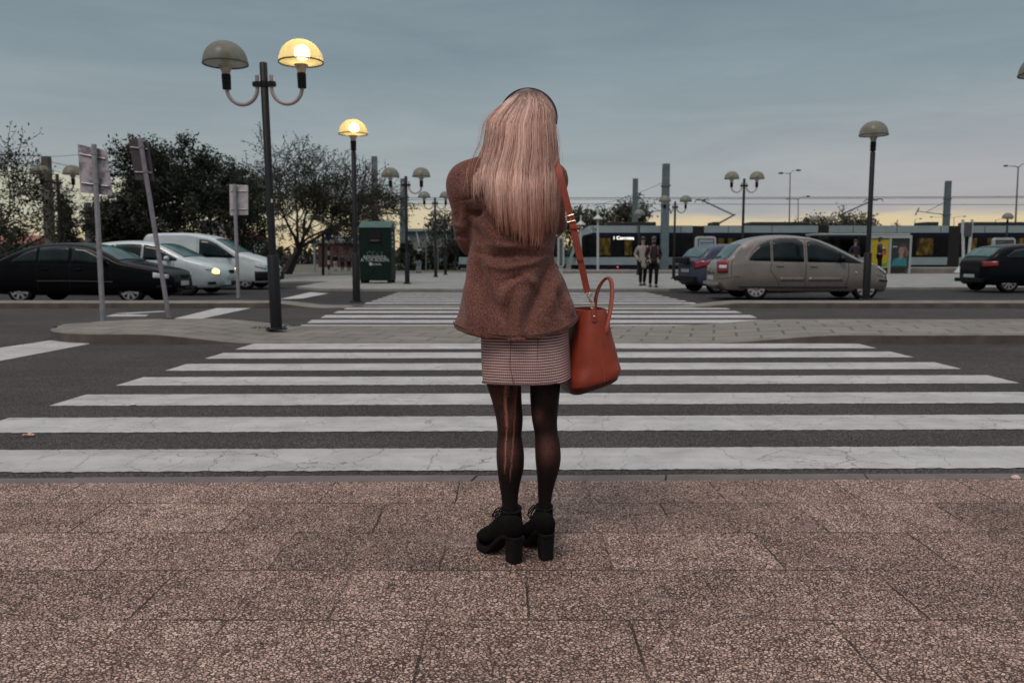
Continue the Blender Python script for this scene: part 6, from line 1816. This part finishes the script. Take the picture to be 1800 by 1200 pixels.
for n_, rows in (('l', LEFT), ('r', RIGHT)):
    prev = 'pel'
    for k, i in enumerate((1, 4, 7, 10, 13, 16)):
        y, xl, xr, Yc = rows[i]; rr_ = (xr - xl) / 2 * Yc / FPX * .72
        J['%s%d' % (n_, k)] = (A((xl + xr) / 2, y, Yc), rr_); E.append((prev, '%s%d' % (n_, k))); prev = '%s%d' % (n_, k)
    J[n_ + 'ft'] = (J[prev][0] + Vector((-.02 if n_ == 'l' else -.01, .03, -.05)), .012); E.append((prev, n_ + 'ft'))
body = skin_obj('body', J, E, 'pel', M_skinw, woman, 2)
# head: ellipsoid shaped with brow, nose, lips, chin, ears; faces away
HC = at(926, 213, 2.965) - WB
HR = Vector((.074, .092, .112))
g = MB(); nu, nv = 40, 30; rings = []
for i in range(nv + 1):
    t_ = -pi / 2 + pi * (0.01 + .98 * i / nv); ring = []
    for k in range(nu):
        a_ = 2 * pi * k / nu; d_ = Vector((cos(t_) * cos(a_), cos(t_) * sin(a_), sin(t_)))
        x, y, z = d_.x * HR.x, d_.y * HR.y, d_.z * HR.z
        if d_.z < 0: x *= 1 + .28 * d_.z; 
        if d_.y > 0:
            y += .022 * math.exp(-(x / .011) ** 2 - ((z + .020) / .016) ** 2) + .006 * math.exp(-(x / .02) ** 2 - ((z + .052) / .008) ** 2) + .010 * math.exp(-(x / .02) ** 2 - ((z + .088) / .014) ** 2)
            for s2 in (-1, 1): y -= .008 * math.exp(-((x - s2 * .030) / .014) ** 2 - ((z - .006) / .011) ** 2)
        ring.append(HC + Vector((x, y, z)))
    rings.append(ring)
g.loft(rings)
for s2 in (-1, 1): g.ball(HC + Vector((s2 * .076, -.004, -.008)), (.010, .02, .03), 10, 7)
hm = g.mesh('head')
bm = bmesh.new(); bm.from_mesh(body.data); bm.from_mesh(hm); bmesh.ops.recalc_face_normals(bm, faces=bm.faces); bm.to_mesh(body.data); bm.free(); bpy.data.meshes.remove(hm)
body.data.polygons.foreach_set('use_smooth', [True] * len(body.data.polygons))
for s2 in (-1, 1):
    g = MB(); g.ball(HC + Vector((s2 * .030, .074, .006)), .0115, 12, 8); g.build('eye', mat('eye_white', (.6, .58, .55), .2), body, True)
    g = MB(); g.ball(HC + Vector((s2 * .030, .083, .006)), .005, 10, 6); g.build('iris', mat('eye_iris', (.06, .09, .1), .2), body, True)
g = MB(); g.tube([HC + Vector((x, .093 - abs(x) * .5, -.052 + abs(x) * .05)) for x in (-.022, -.011, 0, .011, .022)], [.002, .005, .006, .005, .002], 8); g.build('lips', mat('lips', (.35, .10, .09), .4), body, True)

# ---- boots
M_suede = mat('black_suede', (0.0045, 0.0042, 0.0042), .95, var=.4, scale=22, bump=.3, bscale=160, spec=.08)
M_sole = mat('black_rubber_sole', (0.0065, 0.0062, 0.0062), .6, var=.35, scale=25, spec=.14)
M_lace = mat('boot_lace', (0.006, 0.006, 0.006), .85, spec=.1)
def boot(heel_px, toe_dir, shaft, ltop, label, lace_px):
    hb = gp(heel_px[0], heel_px[1] - 4, PZ); hb = Vector((hb.x, hb.y + .012, PZ))
    d = Vector((toe_dir[0], toe_dir[1], 0)).normalized(); s_ = Vector((-d.y, d.x, 0)) # s_ = left of the foot
    up = Vector((0, 0, 1)); HH = .090
    def F(l, w_, h): return hb + d * (l if l < .04 else .04 + (l - .04) * .91) + s_ * w_ + up * h
    b_ = thing('boot', label, None, (0, 0, 0)); b_.parent = woman
    # block heel
    g = MB(WB); rings = []
    for h, l0, l1, w_ in ((0.0, -.020, .024, .0225), (.004, -.021, .0245, .0232), (.045, -.022, .024, .0235), (HH + .004, -.025, .027, .0265)):
        rings.append([F(l0 + .007, -w_, h), F(l1, -w_, h), F(l1, w_, h), F(l0 + .007, w_, h), F(l0, w_ * .6, h), F(l0, -w_ * .6, h)])
    g.loft(rings); g.build('heel', M_sole, b_, False, bevel=.002)
    # platform sole
    st = [(-.029, HH - .002, HH + .008, .022), (.0, HH - .003, HH + .009, .029), (.04, HH - .010, HH + .008, .030), (.075, .055, .075, .030), (.105, .024, .046, .037), (.13, .004, .029, .041), (.16, .0, .025, .042), (.19, .001, .025, .038), (.212, .006, .028, .028), (.224, .013, .031, .012)]
    g = MB(WB); rings = []
    for l, z0, z1, w_ in st: rings.append([F(l, -w_, z0 + .003), F(l, -w_ * .8, z0), F(l, w_ * .8, z0), F(l, w_, z0 + .003), F(l, w_, z1), F(l, -w_, z1)])
    g.loft(rings); g.build('sole', M_sole, b_, False, bevel=.003)
    # upper
    g = MB(WB)
    def ring(l, h, w_, hh, tilt):
        ax = (d * cos(tilt) + up * sin(tilt)); bx2 = (up * cos(tilt) - d * sin(tilt)); c_ = F(l, 0, h)
        return [c_ + s_ * (w_ * cos(2 * pi * k / 28)) + bx2 * (hh * sin(2 * pi * k / 28)) for k in range(28)]
    rings = [ring(.221, .042, .008, .008, -.2), ring(.214, .045, .026, .018, -.15), ring(.195, .050, .036, .027, -.1), ring(.165, .057, .040, .034, -.25), ring(.13, .070, .039, .036, -.55), ring(.095, .090, .036, .043, -.7), ring(.06, .112, .034, .052, -.85), ring(.034, .130, .033, .047, -1.1), ring(.018, .150, .031, .038, -1.45)]
    g.loft(rings)
    g.ball(F(.006, 0, HH + .034), (.036, .036, .046), 20, 12)
    top = [Vector(x) for x in ()]
    for (px_l, px_r, py, Yc) in shaft:
        pass
    sh = []
    for (xl, xr, py, Yc) in shaft:
        pl, pr_ = at(xl, py, Yc), at(xr, py, Yc); c_ = (pl + pr_) / 2; a2 = (pr_.x - pl.x) / 2
        sh.append([Vector((c_.x + a2 * cos(2 * pi * k / 28), Yc + a2 * 1.12 * sin(2 * pi * k / 28), c_.z + .006 * sin(2 * pi * k / 28))) for k in range(28)])
    g.loft(sh)
    up_ = g.build('upper', M_suede, None, True)
    m = up_.modifiers.new('r', 'REMESH'); m.mode = 'VOXEL'; m.voxel_size = .004
    m = up_.modifiers.new('s', 'SMOOTH'); m.iterations = 6; m.factor = .5
    applied(up_); up_.data.materials.clear(); up_.data.materials.append(M_suede); up_.data.polygons.foreach_set('use_smooth', [True] * len(up_.data.polygons)); up_.parent = b_
    # rim of the shaft
    xl, xr, py, Yc = shaft[-1]; pl, pr_ = at(xl, py, Yc), at(xr, py, Yc); c_ = (pl + pr_) / 2; a2 = (pr_.x - pl.x) / 2 + .0005
    g = MB(WB); P = [Vector((c_.x + a2 * cos(2 * pi * k / 32), Yc + a2 * 1.12 * sin(2 * pi * k / 32), c_.z + .006 * sin(2 * pi * k / 32))) for k in range(33)]
    g.tube(P, .0028, 6, cap=False); g.build('collar', mat('boot_collar', (0.011, 0.0105, 0.0105), .8, spec=.1), b_, True)
    # laces
    g = MB(WB)
    for pts_, Y0 in lace_px:
        g.tube(catmull([(lambda q: (q.x, q.y, q.z))(at(px, py, Y0)) for px, py in pts_], 5), .0026, 6)
    for k in range(5):
        l = .125 - k * .018; h = .098 + k * .018
        g.tube([F(l, -.026, h - .012), F(l + .012, -.012, h + .004), F(l + .014, .012, h + .004), F(l, .026, h - .012)], .0022, 5)
    g.build('laces', M_lace, b_, True)
    return b_
boot((905, 994), (-.62, .78), [(878, 919, 946, 2.895), (876.5, 920, 928, 2.897), (878, 918, 912, 2.90), (880, 917, 899, 2.905), (881, 916.5, 893, 2.907)], None, 'black suede boot turned out to the left',
     [([(884, 893), (876, 892), (869, 898), (868, 906), (873, 905), (879, 897)], 2.93), ([(880, 894), (873, 900), (870, 912), (867.5, 925)], 2.925), ([(877, 896), (866, 903), (867, 912)], 2.93)])
boot((960, 988), (-.30, .95), [(936, 975, 945, 2.915), (937, 974.5, 928, 2.917), (939, 972.5, 908, 2.92), (941, 971.5, 893, 2.922), (941.5, 971, 889.5, 2.922)], None, 'black suede boot pointing ahead',
     [([(945, 889), (938, 888), (931, 894), (928, 903), (932, 910), (935, 900), (941, 891)], 2.95), ([(940, 890), (934, 896), (927, 905)], 2.945)])

# ---- hair
ENV = [(157, 917, 941), (160, 911, 947), (164, 905, 954), (172, 895, 963), (185, 880.5, 971.5), (200, 864, 976), (217, 854.5, 976.5), (240, 852.5, 978.5), (256, 850, 980), (275, 843, 981), (292, 836, 982), (312, 831.5, 983.5), (335, 830, 983.5), (360, 831, 983), (385, 834, 983), (405, 837, 982), (430, 840, 980)]
TIPS = [(0, 340), (.04, 356), (.08, 340), (.13, 335), (.17, 362), (.22, 380), (.30, 394), (.40, 402), (.50, 410), (.58, 418), (.66, 428), (.74, 428), (.80, 416), (.87, 402), (.93, 396), (1, 384)]
ZR = [(156, 2.965, .012), (160, 2.965, .05), (164, 2.965, .066), (172, 2.965, .088), (185, 2.965, .105), (205, 2.965, .117), (230, 2.963, .124), (260, 2.96, .126), (290, 2.957, .128), (330, 2.955, .13), (430, 2.95, .13)]
_e = np.array(ENV); _z = np.array(ZR); _t = np.array(TIPS)
def hair_pt(u, y, v):
    L = np.interp(y, _e[:, 0], _e[:, 1]); R = np.interp(y, _e[:, 0], _e[:, 2]); x = L + (R - L) * u
    t_ = min(1, abs(2 * u - 1)); Yc = np.interp(y, _z[:, 0], _z[:, 1]); rb = np.interp(y, _z[:, 0], _z[:, 2])
    Yh = Yc - rb * sqrt(max(0.0, 1 - t_ ** 2.2))
    q = at(x, y, 2.88)
    if y > 250:
        f = sstep(225, 330, y); jy = jacket_depth(q.x, q.z) - .015 - .012 * (1 - t_ * t_)
        Yh = lerp(Yh, jy if y > 300 else min(Yh, jy), f)
    return x, Yh + v * .022
r = np.random.RandomState(7)
NC = 230
cl_u = np.sort(r.uniform(0, 1, NC)); cl_u[:4] = (.0, .008, .016, .03); cl_v = r.uniform(0, 1, NC); cl_tone = r.uniform(0, 1, NC); cl_len = r.normal(-13, 9, NC); cl_ph = r.uniform(0, 6.28, NC)
NS, SG = 5200, 16
V = []; COL = []; F = []
mid = np.array([0.56, 0.315, 0.245]); light = np.array([0.95, 0.70, 0.60]); drk = np.array([0.13, 0.058, 0.042]); copper = np.array([0.42, 0.175, 0.105]); rootc = np.array([0.085, 0.046, 0.038])
for i in range(NS):
    c_ = r.randint(NC); u0 = cl_u[c_] + r.normal(0, .014); v0 = np.clip(cl_v[c_] * .8 + r.normal(0, .14), 0, 1.1) * (1 if r.rand() > .1 else .2)
    u0 = min(1.0, max(0.0, u0))
    uc = cl_u[c_]
    tip = np.interp(u0, _t[:, 0], _t[:, 1]) + cl_len[c_] * 1.0 + r.normal(0, 8)
    if r.rand() < .12: tip -= r.uniform(15, 90)
    y0 = 157 + r.uniform(0, 5) + (r.uniform(0, 40) * (abs(2 * u0 - 1) ** 3))
    
    stray = r.rand() < .035
    ph_ = cl_ph[c_]; am = r.normal(0, .9)
    pts = []; rad0 = r.uniform(.00065, .00125) * (1 if not stray else .5)
    for k in range(SG + 1):
        s_ = k / SG; y = y0 + (tip - y0) * s_
        pull = .28 * sstep(.45, 1, s_)
        u = lerp(u0, uc, pull)
        x, Yh = hair_pt(u, y, v0)
        x += (1.7 * sin(ph_ + s_ * 5.0) + am * sin(ph_ * 2 + s_ * 9)) * sstep(.1, .7, s_) * .9 + r.normal(0, .15)
        if stray: x += r.normal(0, .5) + (sin(s_ * pi) * 9 + s_ ** 1.5 * 16) * (u0 - .5) * (1.6 if u0 < .3 else 1); Yh -= .006
        # the left lock swings out over the shoulder
        q = at(x, y, Yh); pts.append(q)
    ln_ = np.array([[p.x, p.y, p.z] for p in pts]) - np.array(WB)
    b = len(V)
    tone = np.clip(cl_tone[c_] * .6 + r.normal(.25, .28) + (.5 - v0) * .5, 0, 1); fr_len = r.uniform(8, 48)
    if u0 < .19 and r.rand() < .45: continue
    basec = drk + (mid - drk) * min(1, tone * 1.8) if tone < .55 else mid + (light - mid) * ((tone - .55) / .45)
    for k in range(SG + 1):
        rad = rad0 * (1 - .65 * (k / SG) ** 2.5); d_ = ln_[min(SG, k + 1)] - ln_[max(0, k - 1)]; d_ /= (np.linalg.norm(d_) + 1e-9)
        sx_ = np.cross(d_, (0, 1, 0)); sx_ /= (np.linalg.norm(sx_) + 1e-9); sy_ = np.cross(sx_, d_)
        for a_ in (0.5, 2.6, 4.7): V.append(ln_[k] + (sx_ * cos(a_) + sy_ * sin(a_)) * rad)
        s_ = k / SG; yy = y0 + (tip - y0) * s_
        fr = np.clip((yy - 159) / fr_len, 0, 1) if u0 > .2 else np.clip((yy - 158) / 16, 0, 1)
        col = rootc + (basec - rootc) * fr
        ft = np.clip((yy - 325) / 80, 0, 1) * .7
        col = col * (1 - ft) + copper * (.55 + .9 * tone) * ft
        for _ in range(3): COL.append((col[0], col[1], col[2], 1.0))
    for k in range(SG):
        for a_ in range(3):
            F.append((b + k * 3 + a_, b + k * 3 + (a_ + 1) % 3, b + (k + 1) * 3 + (a_ + 1) % 3, b + (k + 1) * 3 + a_))
me = bpy.data.meshes.new('hair'); me.from_pydata([tuple(v_) for v_ in V], [], F); me.update()
ca = me.color_attributes.new('strand', 'FLOAT_COLOR', 'POINT'); ca.data.foreach_set('color', np.array(COL).ravel())
t = NT('long_blonde_hair'); a_ = t.node('ShaderNodeAttribute'); a_.attribute_name = 'strand'
t.set(Base_Color=a_.outputs['Color'], Roughness=.45); t.b.inputs['Specular IOR Level'].default_value = .3; t.b.inputs['Anisotropic'].default_value = .6
M_hairw = t.m
hair = link_mesh('hair', me, M_hairw, woman, True)
# dense underlayer of the hair: cap over the skull and the hanging sheet
g = MB(WB)
P = []
for j in range(40):
    y = lerp(162, 398, j / 39); row = []
    for i in range(41):
        u = lerp(.015, .985, i / 40); yt_ = np.interp(u, _t[:, 0], _t[:, 1]) - 42; yy = min(y, yt_)
        x, Yh = hair_pt(u, yy, 1.0); row.append(at(x, yy, Yh + .004))
    P.append(row)
g.grid(P)
rings = []
for i in range(16):
    t_ = lerp(-.42, pi / 2 * .985, i / 15); ring = []
    for k in range(40):
        q_ = 2 * pi * k / 40; yy = sin(q_); lift = .55 if yy > .25 else 0
        tt = max(t_, lift * sstep(.25, .6, yy) * 1.0)
        ring.append(WB + HC + Vector((cos(tt) * cos(q_) * (HR.x + .004), cos(tt) * sin(q_) * (HR.y + .004), sin(tt) * (HR.z + .002))))
    rings.append(ring)
g.loft(rings, cap=False)
# side tresses in front of the shoulders
for sg, px in ((-1, 862), (1, 976)):
    for k in range(14):
        a0 = WB + HC + Vector((sg * (HR.x + .006), .02 + .004 * k, .05 - .003 * k)); e = at(px + sg * 3 - k * .4 * sg, 372 - k * 3, 3.035 + .004 * k)
        m1 = WB + HC + Vector((sg * (HR.x + .012), .03 + .003 * k, -.10)); g.tube(catmull([a0, m1, m1.lerp(e, .5) + Vector((sg * .004, .02, 0)), e], 4), .007, 6)
g.build('under_hair', mat('under_hair_brown', (0.10, 0.052, 0.04), .6, var=.35, scale=60), hair, True, fix=False)

# ---- headband
g = MB(WB); path = []
for k in range(33):
    t_ = k / 32; a0 = radians(lerp(150, -12, t_)); cxp, cyp = 928.5, 207.5
    px = cxp + 50.0 * cos(a0) ; py = cyp - 51.0 * sin(a0); path.append(at(px, py, 2.968 + .006 * sin(a0)))
rings = []
for k, p in enumerate(path):
    t_ = k / 32; a0 = radians(lerp(150, -12, t_)); o_ = Vector((cos(a0), 0, sin(a0)))
    rings.append([p + o_ * .003 + Vector((0, -.009, 0)), p + o_ * .0045, p + o_ * .003 + Vector((0, .009, 0)), p - o_ * .0055 + Vector((0, .008, 0)), p - o_ * .0055 + Vector((0, -.008, 0))])
g.loft(rings); g.build('headband', mat('dark_purple_headband', (0.040, 0.022, 0.036), .28, var=.2, coat=.3), woman, True)

# ------------------------------------------------------------------ handbag
BY = 2.995
bb_ = at(1035, 686, BY)
bag = thing('handbag', 'orange red leather bucket handbag hanging at the woman right hip', 'handbag', bb_)
def leather(name, col):
    t = NT(name); co = t.co()
    v_ = t.voro(co, 420, 'F1'); n_ = t.noise(co, 9, 4, .6)
    c_ = t.ramp(n_, [(.3, tuple(k * .78 for k in col)), (.7, tuple(k * 1.12 for k in col))])
    sc = t.mapr(t.noise(t.mapping(co, (3, 3, 1), rot=(.4, .3, 0)), 26, 3, .6), .70, .76, 0, .25); c_ = t.mix(sc, c_, tuple(k * 1.5 for k in col))
    t.set(Base_Color=c_, Roughness=t.mapr(n_, .3, .7, .40, .56)); t.b.inputs['Specular IOR Level'].default_value = .4; t.bump(v_, .4, .003); return t.m
M_lea = leather('orange_leather', (0.245, 0.036, 0.015)); M_lea2 = leather('dark_red_leather', (0.065, 0.013, 0.010)); M_leas = leather('strap_leather', (0.27, 0.044, 0.023))
M_gold = mat('pale_gold_metal', (0.62, 0.50, 0.38), .25, .95, var=.05)
M_edge = mat('edge_paint', (0.025, 0.010, 0.010), .5)
def srect(cx, Yc, hx, hy, z, ex=3.6, n=56, tiltx=0.0, tilty=0.0, yaw=.20, dent=0.0):
    ring = []
    for k in range(n):
        t_ = 2 * pi * k / n; x = math.copysign(abs(cos(t_)) ** (2 / ex), cos(t_)) * hx; y = math.copysign(abs(sin(t_)) ** (2 / ex), sin(t_)) * hy
        x2 = x * cos(yaw) - y * sin(yaw); y2 = x * sin(yaw) + y * cos(yaw)
        ring.append(Vector((cx + x2, Yc + y2, z + tiltx * x2 + tilty * y2)))
    return ring
# (px centre, px half width, py at the seam, hy, tiltx)
BR = [(1035, 49, 676.5, .135, .27), (1035.5, 51, 671, .138, .26), (1036, 52, 664, .138, .24), (1036, 50, 645, .137, .18), (1035.5, 45, 615, .132, .12), (1034, 37.5, 585, .126, .07), (1034, 31.5, 560, .118, .06), (1034.5, 27.5, 546, .112, .05)]
def bagring(i, inset=0.0, dz=0.0):
    c_, hw, py, hy, tl = BR[i]; p = at(c_, py, BY - .12); hx = hw * 2.87 / FPX * .93 - inset
    return srect(at(c_, py, BY).x, BY, hx, hy - inset, p.z + dz, tiltx=tl, ex=2.7 + 1.3 * (i < 3))
BRf = []
for i in range(len(BR) - 1):
    a_, b2 = bagring(i), bagring(i + 1)
    for k in range(4): BRf.append([p.lerp(q, k / 4) for p, q in zip(a_, b2)])
BRf.append(bagring(len(BR) - 1))
g = MB(bb_); g.loft(BRf + [bagring(7, .004, .0005), bagring(7, .005, -.03), bagring(5, .008), bagring(2, .01)], cap=False)
g.v = [(x + .0035 * mnoise.noise(Vector((x, y, z)) * 11), y + .0045 * mnoise.noise(Vector((x, y, z)) * 10 + Vector((5, 2, 1))), z) for x, y, z in g.v]
bbody = g.build('bag_body', M_lea, bag, True)
g = MB(bb_); low = bagring(0); g.loft([[p + Vector((0, 0, -.024)) + (Vector((bb_.x, BY, p.z)) - p) * .16 for p in low], [p + Vector((0, 0, -.014)) + (Vector((bb_.x, BY, p.z)) - p) * .05 for p in low], [p + (Vector((bb_.x, BY, p.z)) - p) * .015 + Vector((0, 0, -.001)) for p in low], [p + (Vector((bb_.x, BY, p.z)) - p) * -.004 + Vector((0, 0, .004)) for p in low]])
g.build('base', M_lea2, bag, True)
for px, py in ((1029, 684), (1072, 672)):
    g = MB(bb_); q = at(px, py, BY - .10); g.ball(q, (.007, .007, .005), 12, 7); g.build('foot_stud', M_gold, bag, True)
def front(px, py, off=.0):   # point on the gusset end facing the camera
    k = np.interp(py, [546, 676], [.112, .135]); return at(px, py, BY - k * cos(.2) - .0065 - off)
g = MB(bb_); g.tube([front(px, py) for px, py in ((1050, 566), (1053, 590), (1057, 620), (1061, 648), (1063, 670))], .0011, 5); g.build('stitching', mat('bag_stitch', (.30, .07, .04), .7), bbody, True)
# strap tab with stud
def ribbon(path, wdir, hw, th, name, m_, parent):
    g = MB(bb_); rings = []
    for k, p in enumerate(path):
        d_ = (path[min(k + 1, len(path) - 1)] - path[max(0, k - 1)]).normalized(); wv = Vector(wdir) - d_ * d_.dot(Vector(wdir)); wv.normalize(); nn = d_.cross(wv)
        h_ = hw if not isinstance(hw, (list, tuple)) else hw[k]
        rings.append([p - wv * h_ - nn * th, p + wv * h_ - nn * th, p + wv * h_ + nn * th, p - wv * h_ + nn * th])
    g.loft(rings); return g.build(name, m_, parent, False, bevel=min(.0015, th * .6))
tab = ribbon([front(px, py, .004) for px, py in ((1042.5, 541), (1043.5, 552), (1044.5, 562), (1045, 566))], (1, 0, 0), [.0085, .0095, .009, .005], .0022, 'tab', M_leas, bag)
g = MB(bb_); g.ball(front(1044.5, 556.5, .009), (.0045, .003, .0045), 10, 6); g.build('stud', M_gold, tab, True)
# rings and swivel clasp
def ringo(c_, r_, th, nrm, name, par, sq=1.0):
    n_ = Vector(nrm).normalized(); a_ = n_.orthogonal().normalized(); b2 = n_.cross(a_); g = MB(bb_)
    g.tube([c_ + a_ * (r_ * cos(2 * pi * k / 24)) + b2 * (r_ * sq * sin(2 * pi * k / 24)) for k in range(25)], th, 8, cap=False); return g.build(name, M_gold, par, True)
ringo(front(1041, 537.5, .006), .0085, .0017, (.3, 1, .1), 'ring', bag)
g = MB(bb_); g.tube([front(1035.5, 521, .004), front(1037.5, 528, .006), front(1040, 533, .006)], [.004, .0045, .0025], 8); g.tube([front(1038, 524, .006), front(1042, 531, .008), front(1041.5, 536, .008), front(1038, 535, .008)], .0015, 6)
g.build('clasp', M_gold, bag, True)
ringo(front(1036, 518.5, .003), .0095, .0017, (.2, 1, .5), 'ring', bag, .7)
# long shoulder strap
SP = [(1033, 514, 2.878), (1029.5, 500, 2.875), (1023, 470, 2.865), (1015, 436, 2.86), (1009, 408, 2.858), (1003.5, 384, 2.858), (996, 354, 2.858), (989, 325, 2.86), (983, 302, 2.87), (978.5, 287, 2.905), (976, 281, 2.95), (973, 283, 3.0), (970, 305, 3.06), (966, 350, 3.10), (962, 430, 3.12), (972, 500, 3.13), (992, 552, 3.115)]
sp = catmull([tuple(at(*q)) for q in SP], 5)
strap = ribbon(sp, (.96, .05, .25), .0118, .0018, 'strap', M_leas, bag)
sp2 = catmull([tuple(at(px, py, Y - .0045)) for px, py, Y in ((1003.8, 385, 2.858), (1009.5, 408, 2.858), (1014, 428, 2.858), (1018, 446, 2.86), (1020.5, 458, 2.861))], 6)
ribbon(sp2, (.96, .05, .25), [.0118] * (len(sp2) - 3) + [.011, .009, .004], .002, 'strap_tail', M_leas, strap)
q0, q1 = at(1009.5, 399, 2.849), at(1006, 386, 2.85)
ribbon([q0 + Vector((0, 0, .007)), q0 - Vector((0, 0, .007))], (1, 0, 0), .0145, .003, 'strap_loop', M_leas, strap)
g = MB(bb_); a_ = at(1002.5, 383.5, 2.849)
wv = Vector((.97, 0, .24)); uvv = Vector((-.24, 0, .97))
cor = [a_ + wv * x + uvv * z for x, z in ((-.0155, -.012), (.0155, -.012), (.0155, .010), (-.0155, .010), (-.0155, -.012))]
g.tube(cor, .0019, 6); g.tube([a_ - uvv * .001 - wv * .001 + Vector((0, -.003, 0)), a_ - uvv * .012 + Vector((0, -.003, 0))], .0014, 6); g.build('buckle', M_gold, strap, True)
g = MB(bb_); g.lathe([(.0016, 0), (.0016, .003)], at(1013.5, 421, 2.853) , 8, 'y'); g.build('strap_hole', M_edge, strap)
# hand handle
HP = [(1046, 560, 3.02), (1046.5, 545, 3.02), (1048.5, 522, 3.02), (1054, 504, 3.02), (1062, 492, 3.01), (1069, 488.5, 2.995), (1074.5, 494, 2.975), (1076.5, 510, 2.95), (1075, 532, 2.925), (1071, 556, 2.90), (1067, 574, 2.885), (1065, 588, 2.88)]
hp = catmull([tuple(at(*q)) for q in HP], 5)
g = MB(bb_); g.tube(hp, [.0075] * (len(hp) - 8) + [.0075, .0085, .009, .009, .0085, .008, .006, .003], 10, flat=.75); hd = g.build('handle', M_leas, bag, True)
ribbon([p + Vector((-.0075, .001, -.002)) for p in hp[8:-6]], (0, 1, .1), .0028, .0012, 'edge_piping', M_edge, hd)
hp2 = [Vector((p.x - .15, p.y + .05, at(900, 560, 3.0).z + (p.z - at(900, 560, 3.0).z) * .45)) for p in hp]
g = MB(bb_); g.tube(hp2[:50], .0075, 10, flat=.75); g.build('handle', M_leas, bag, True)
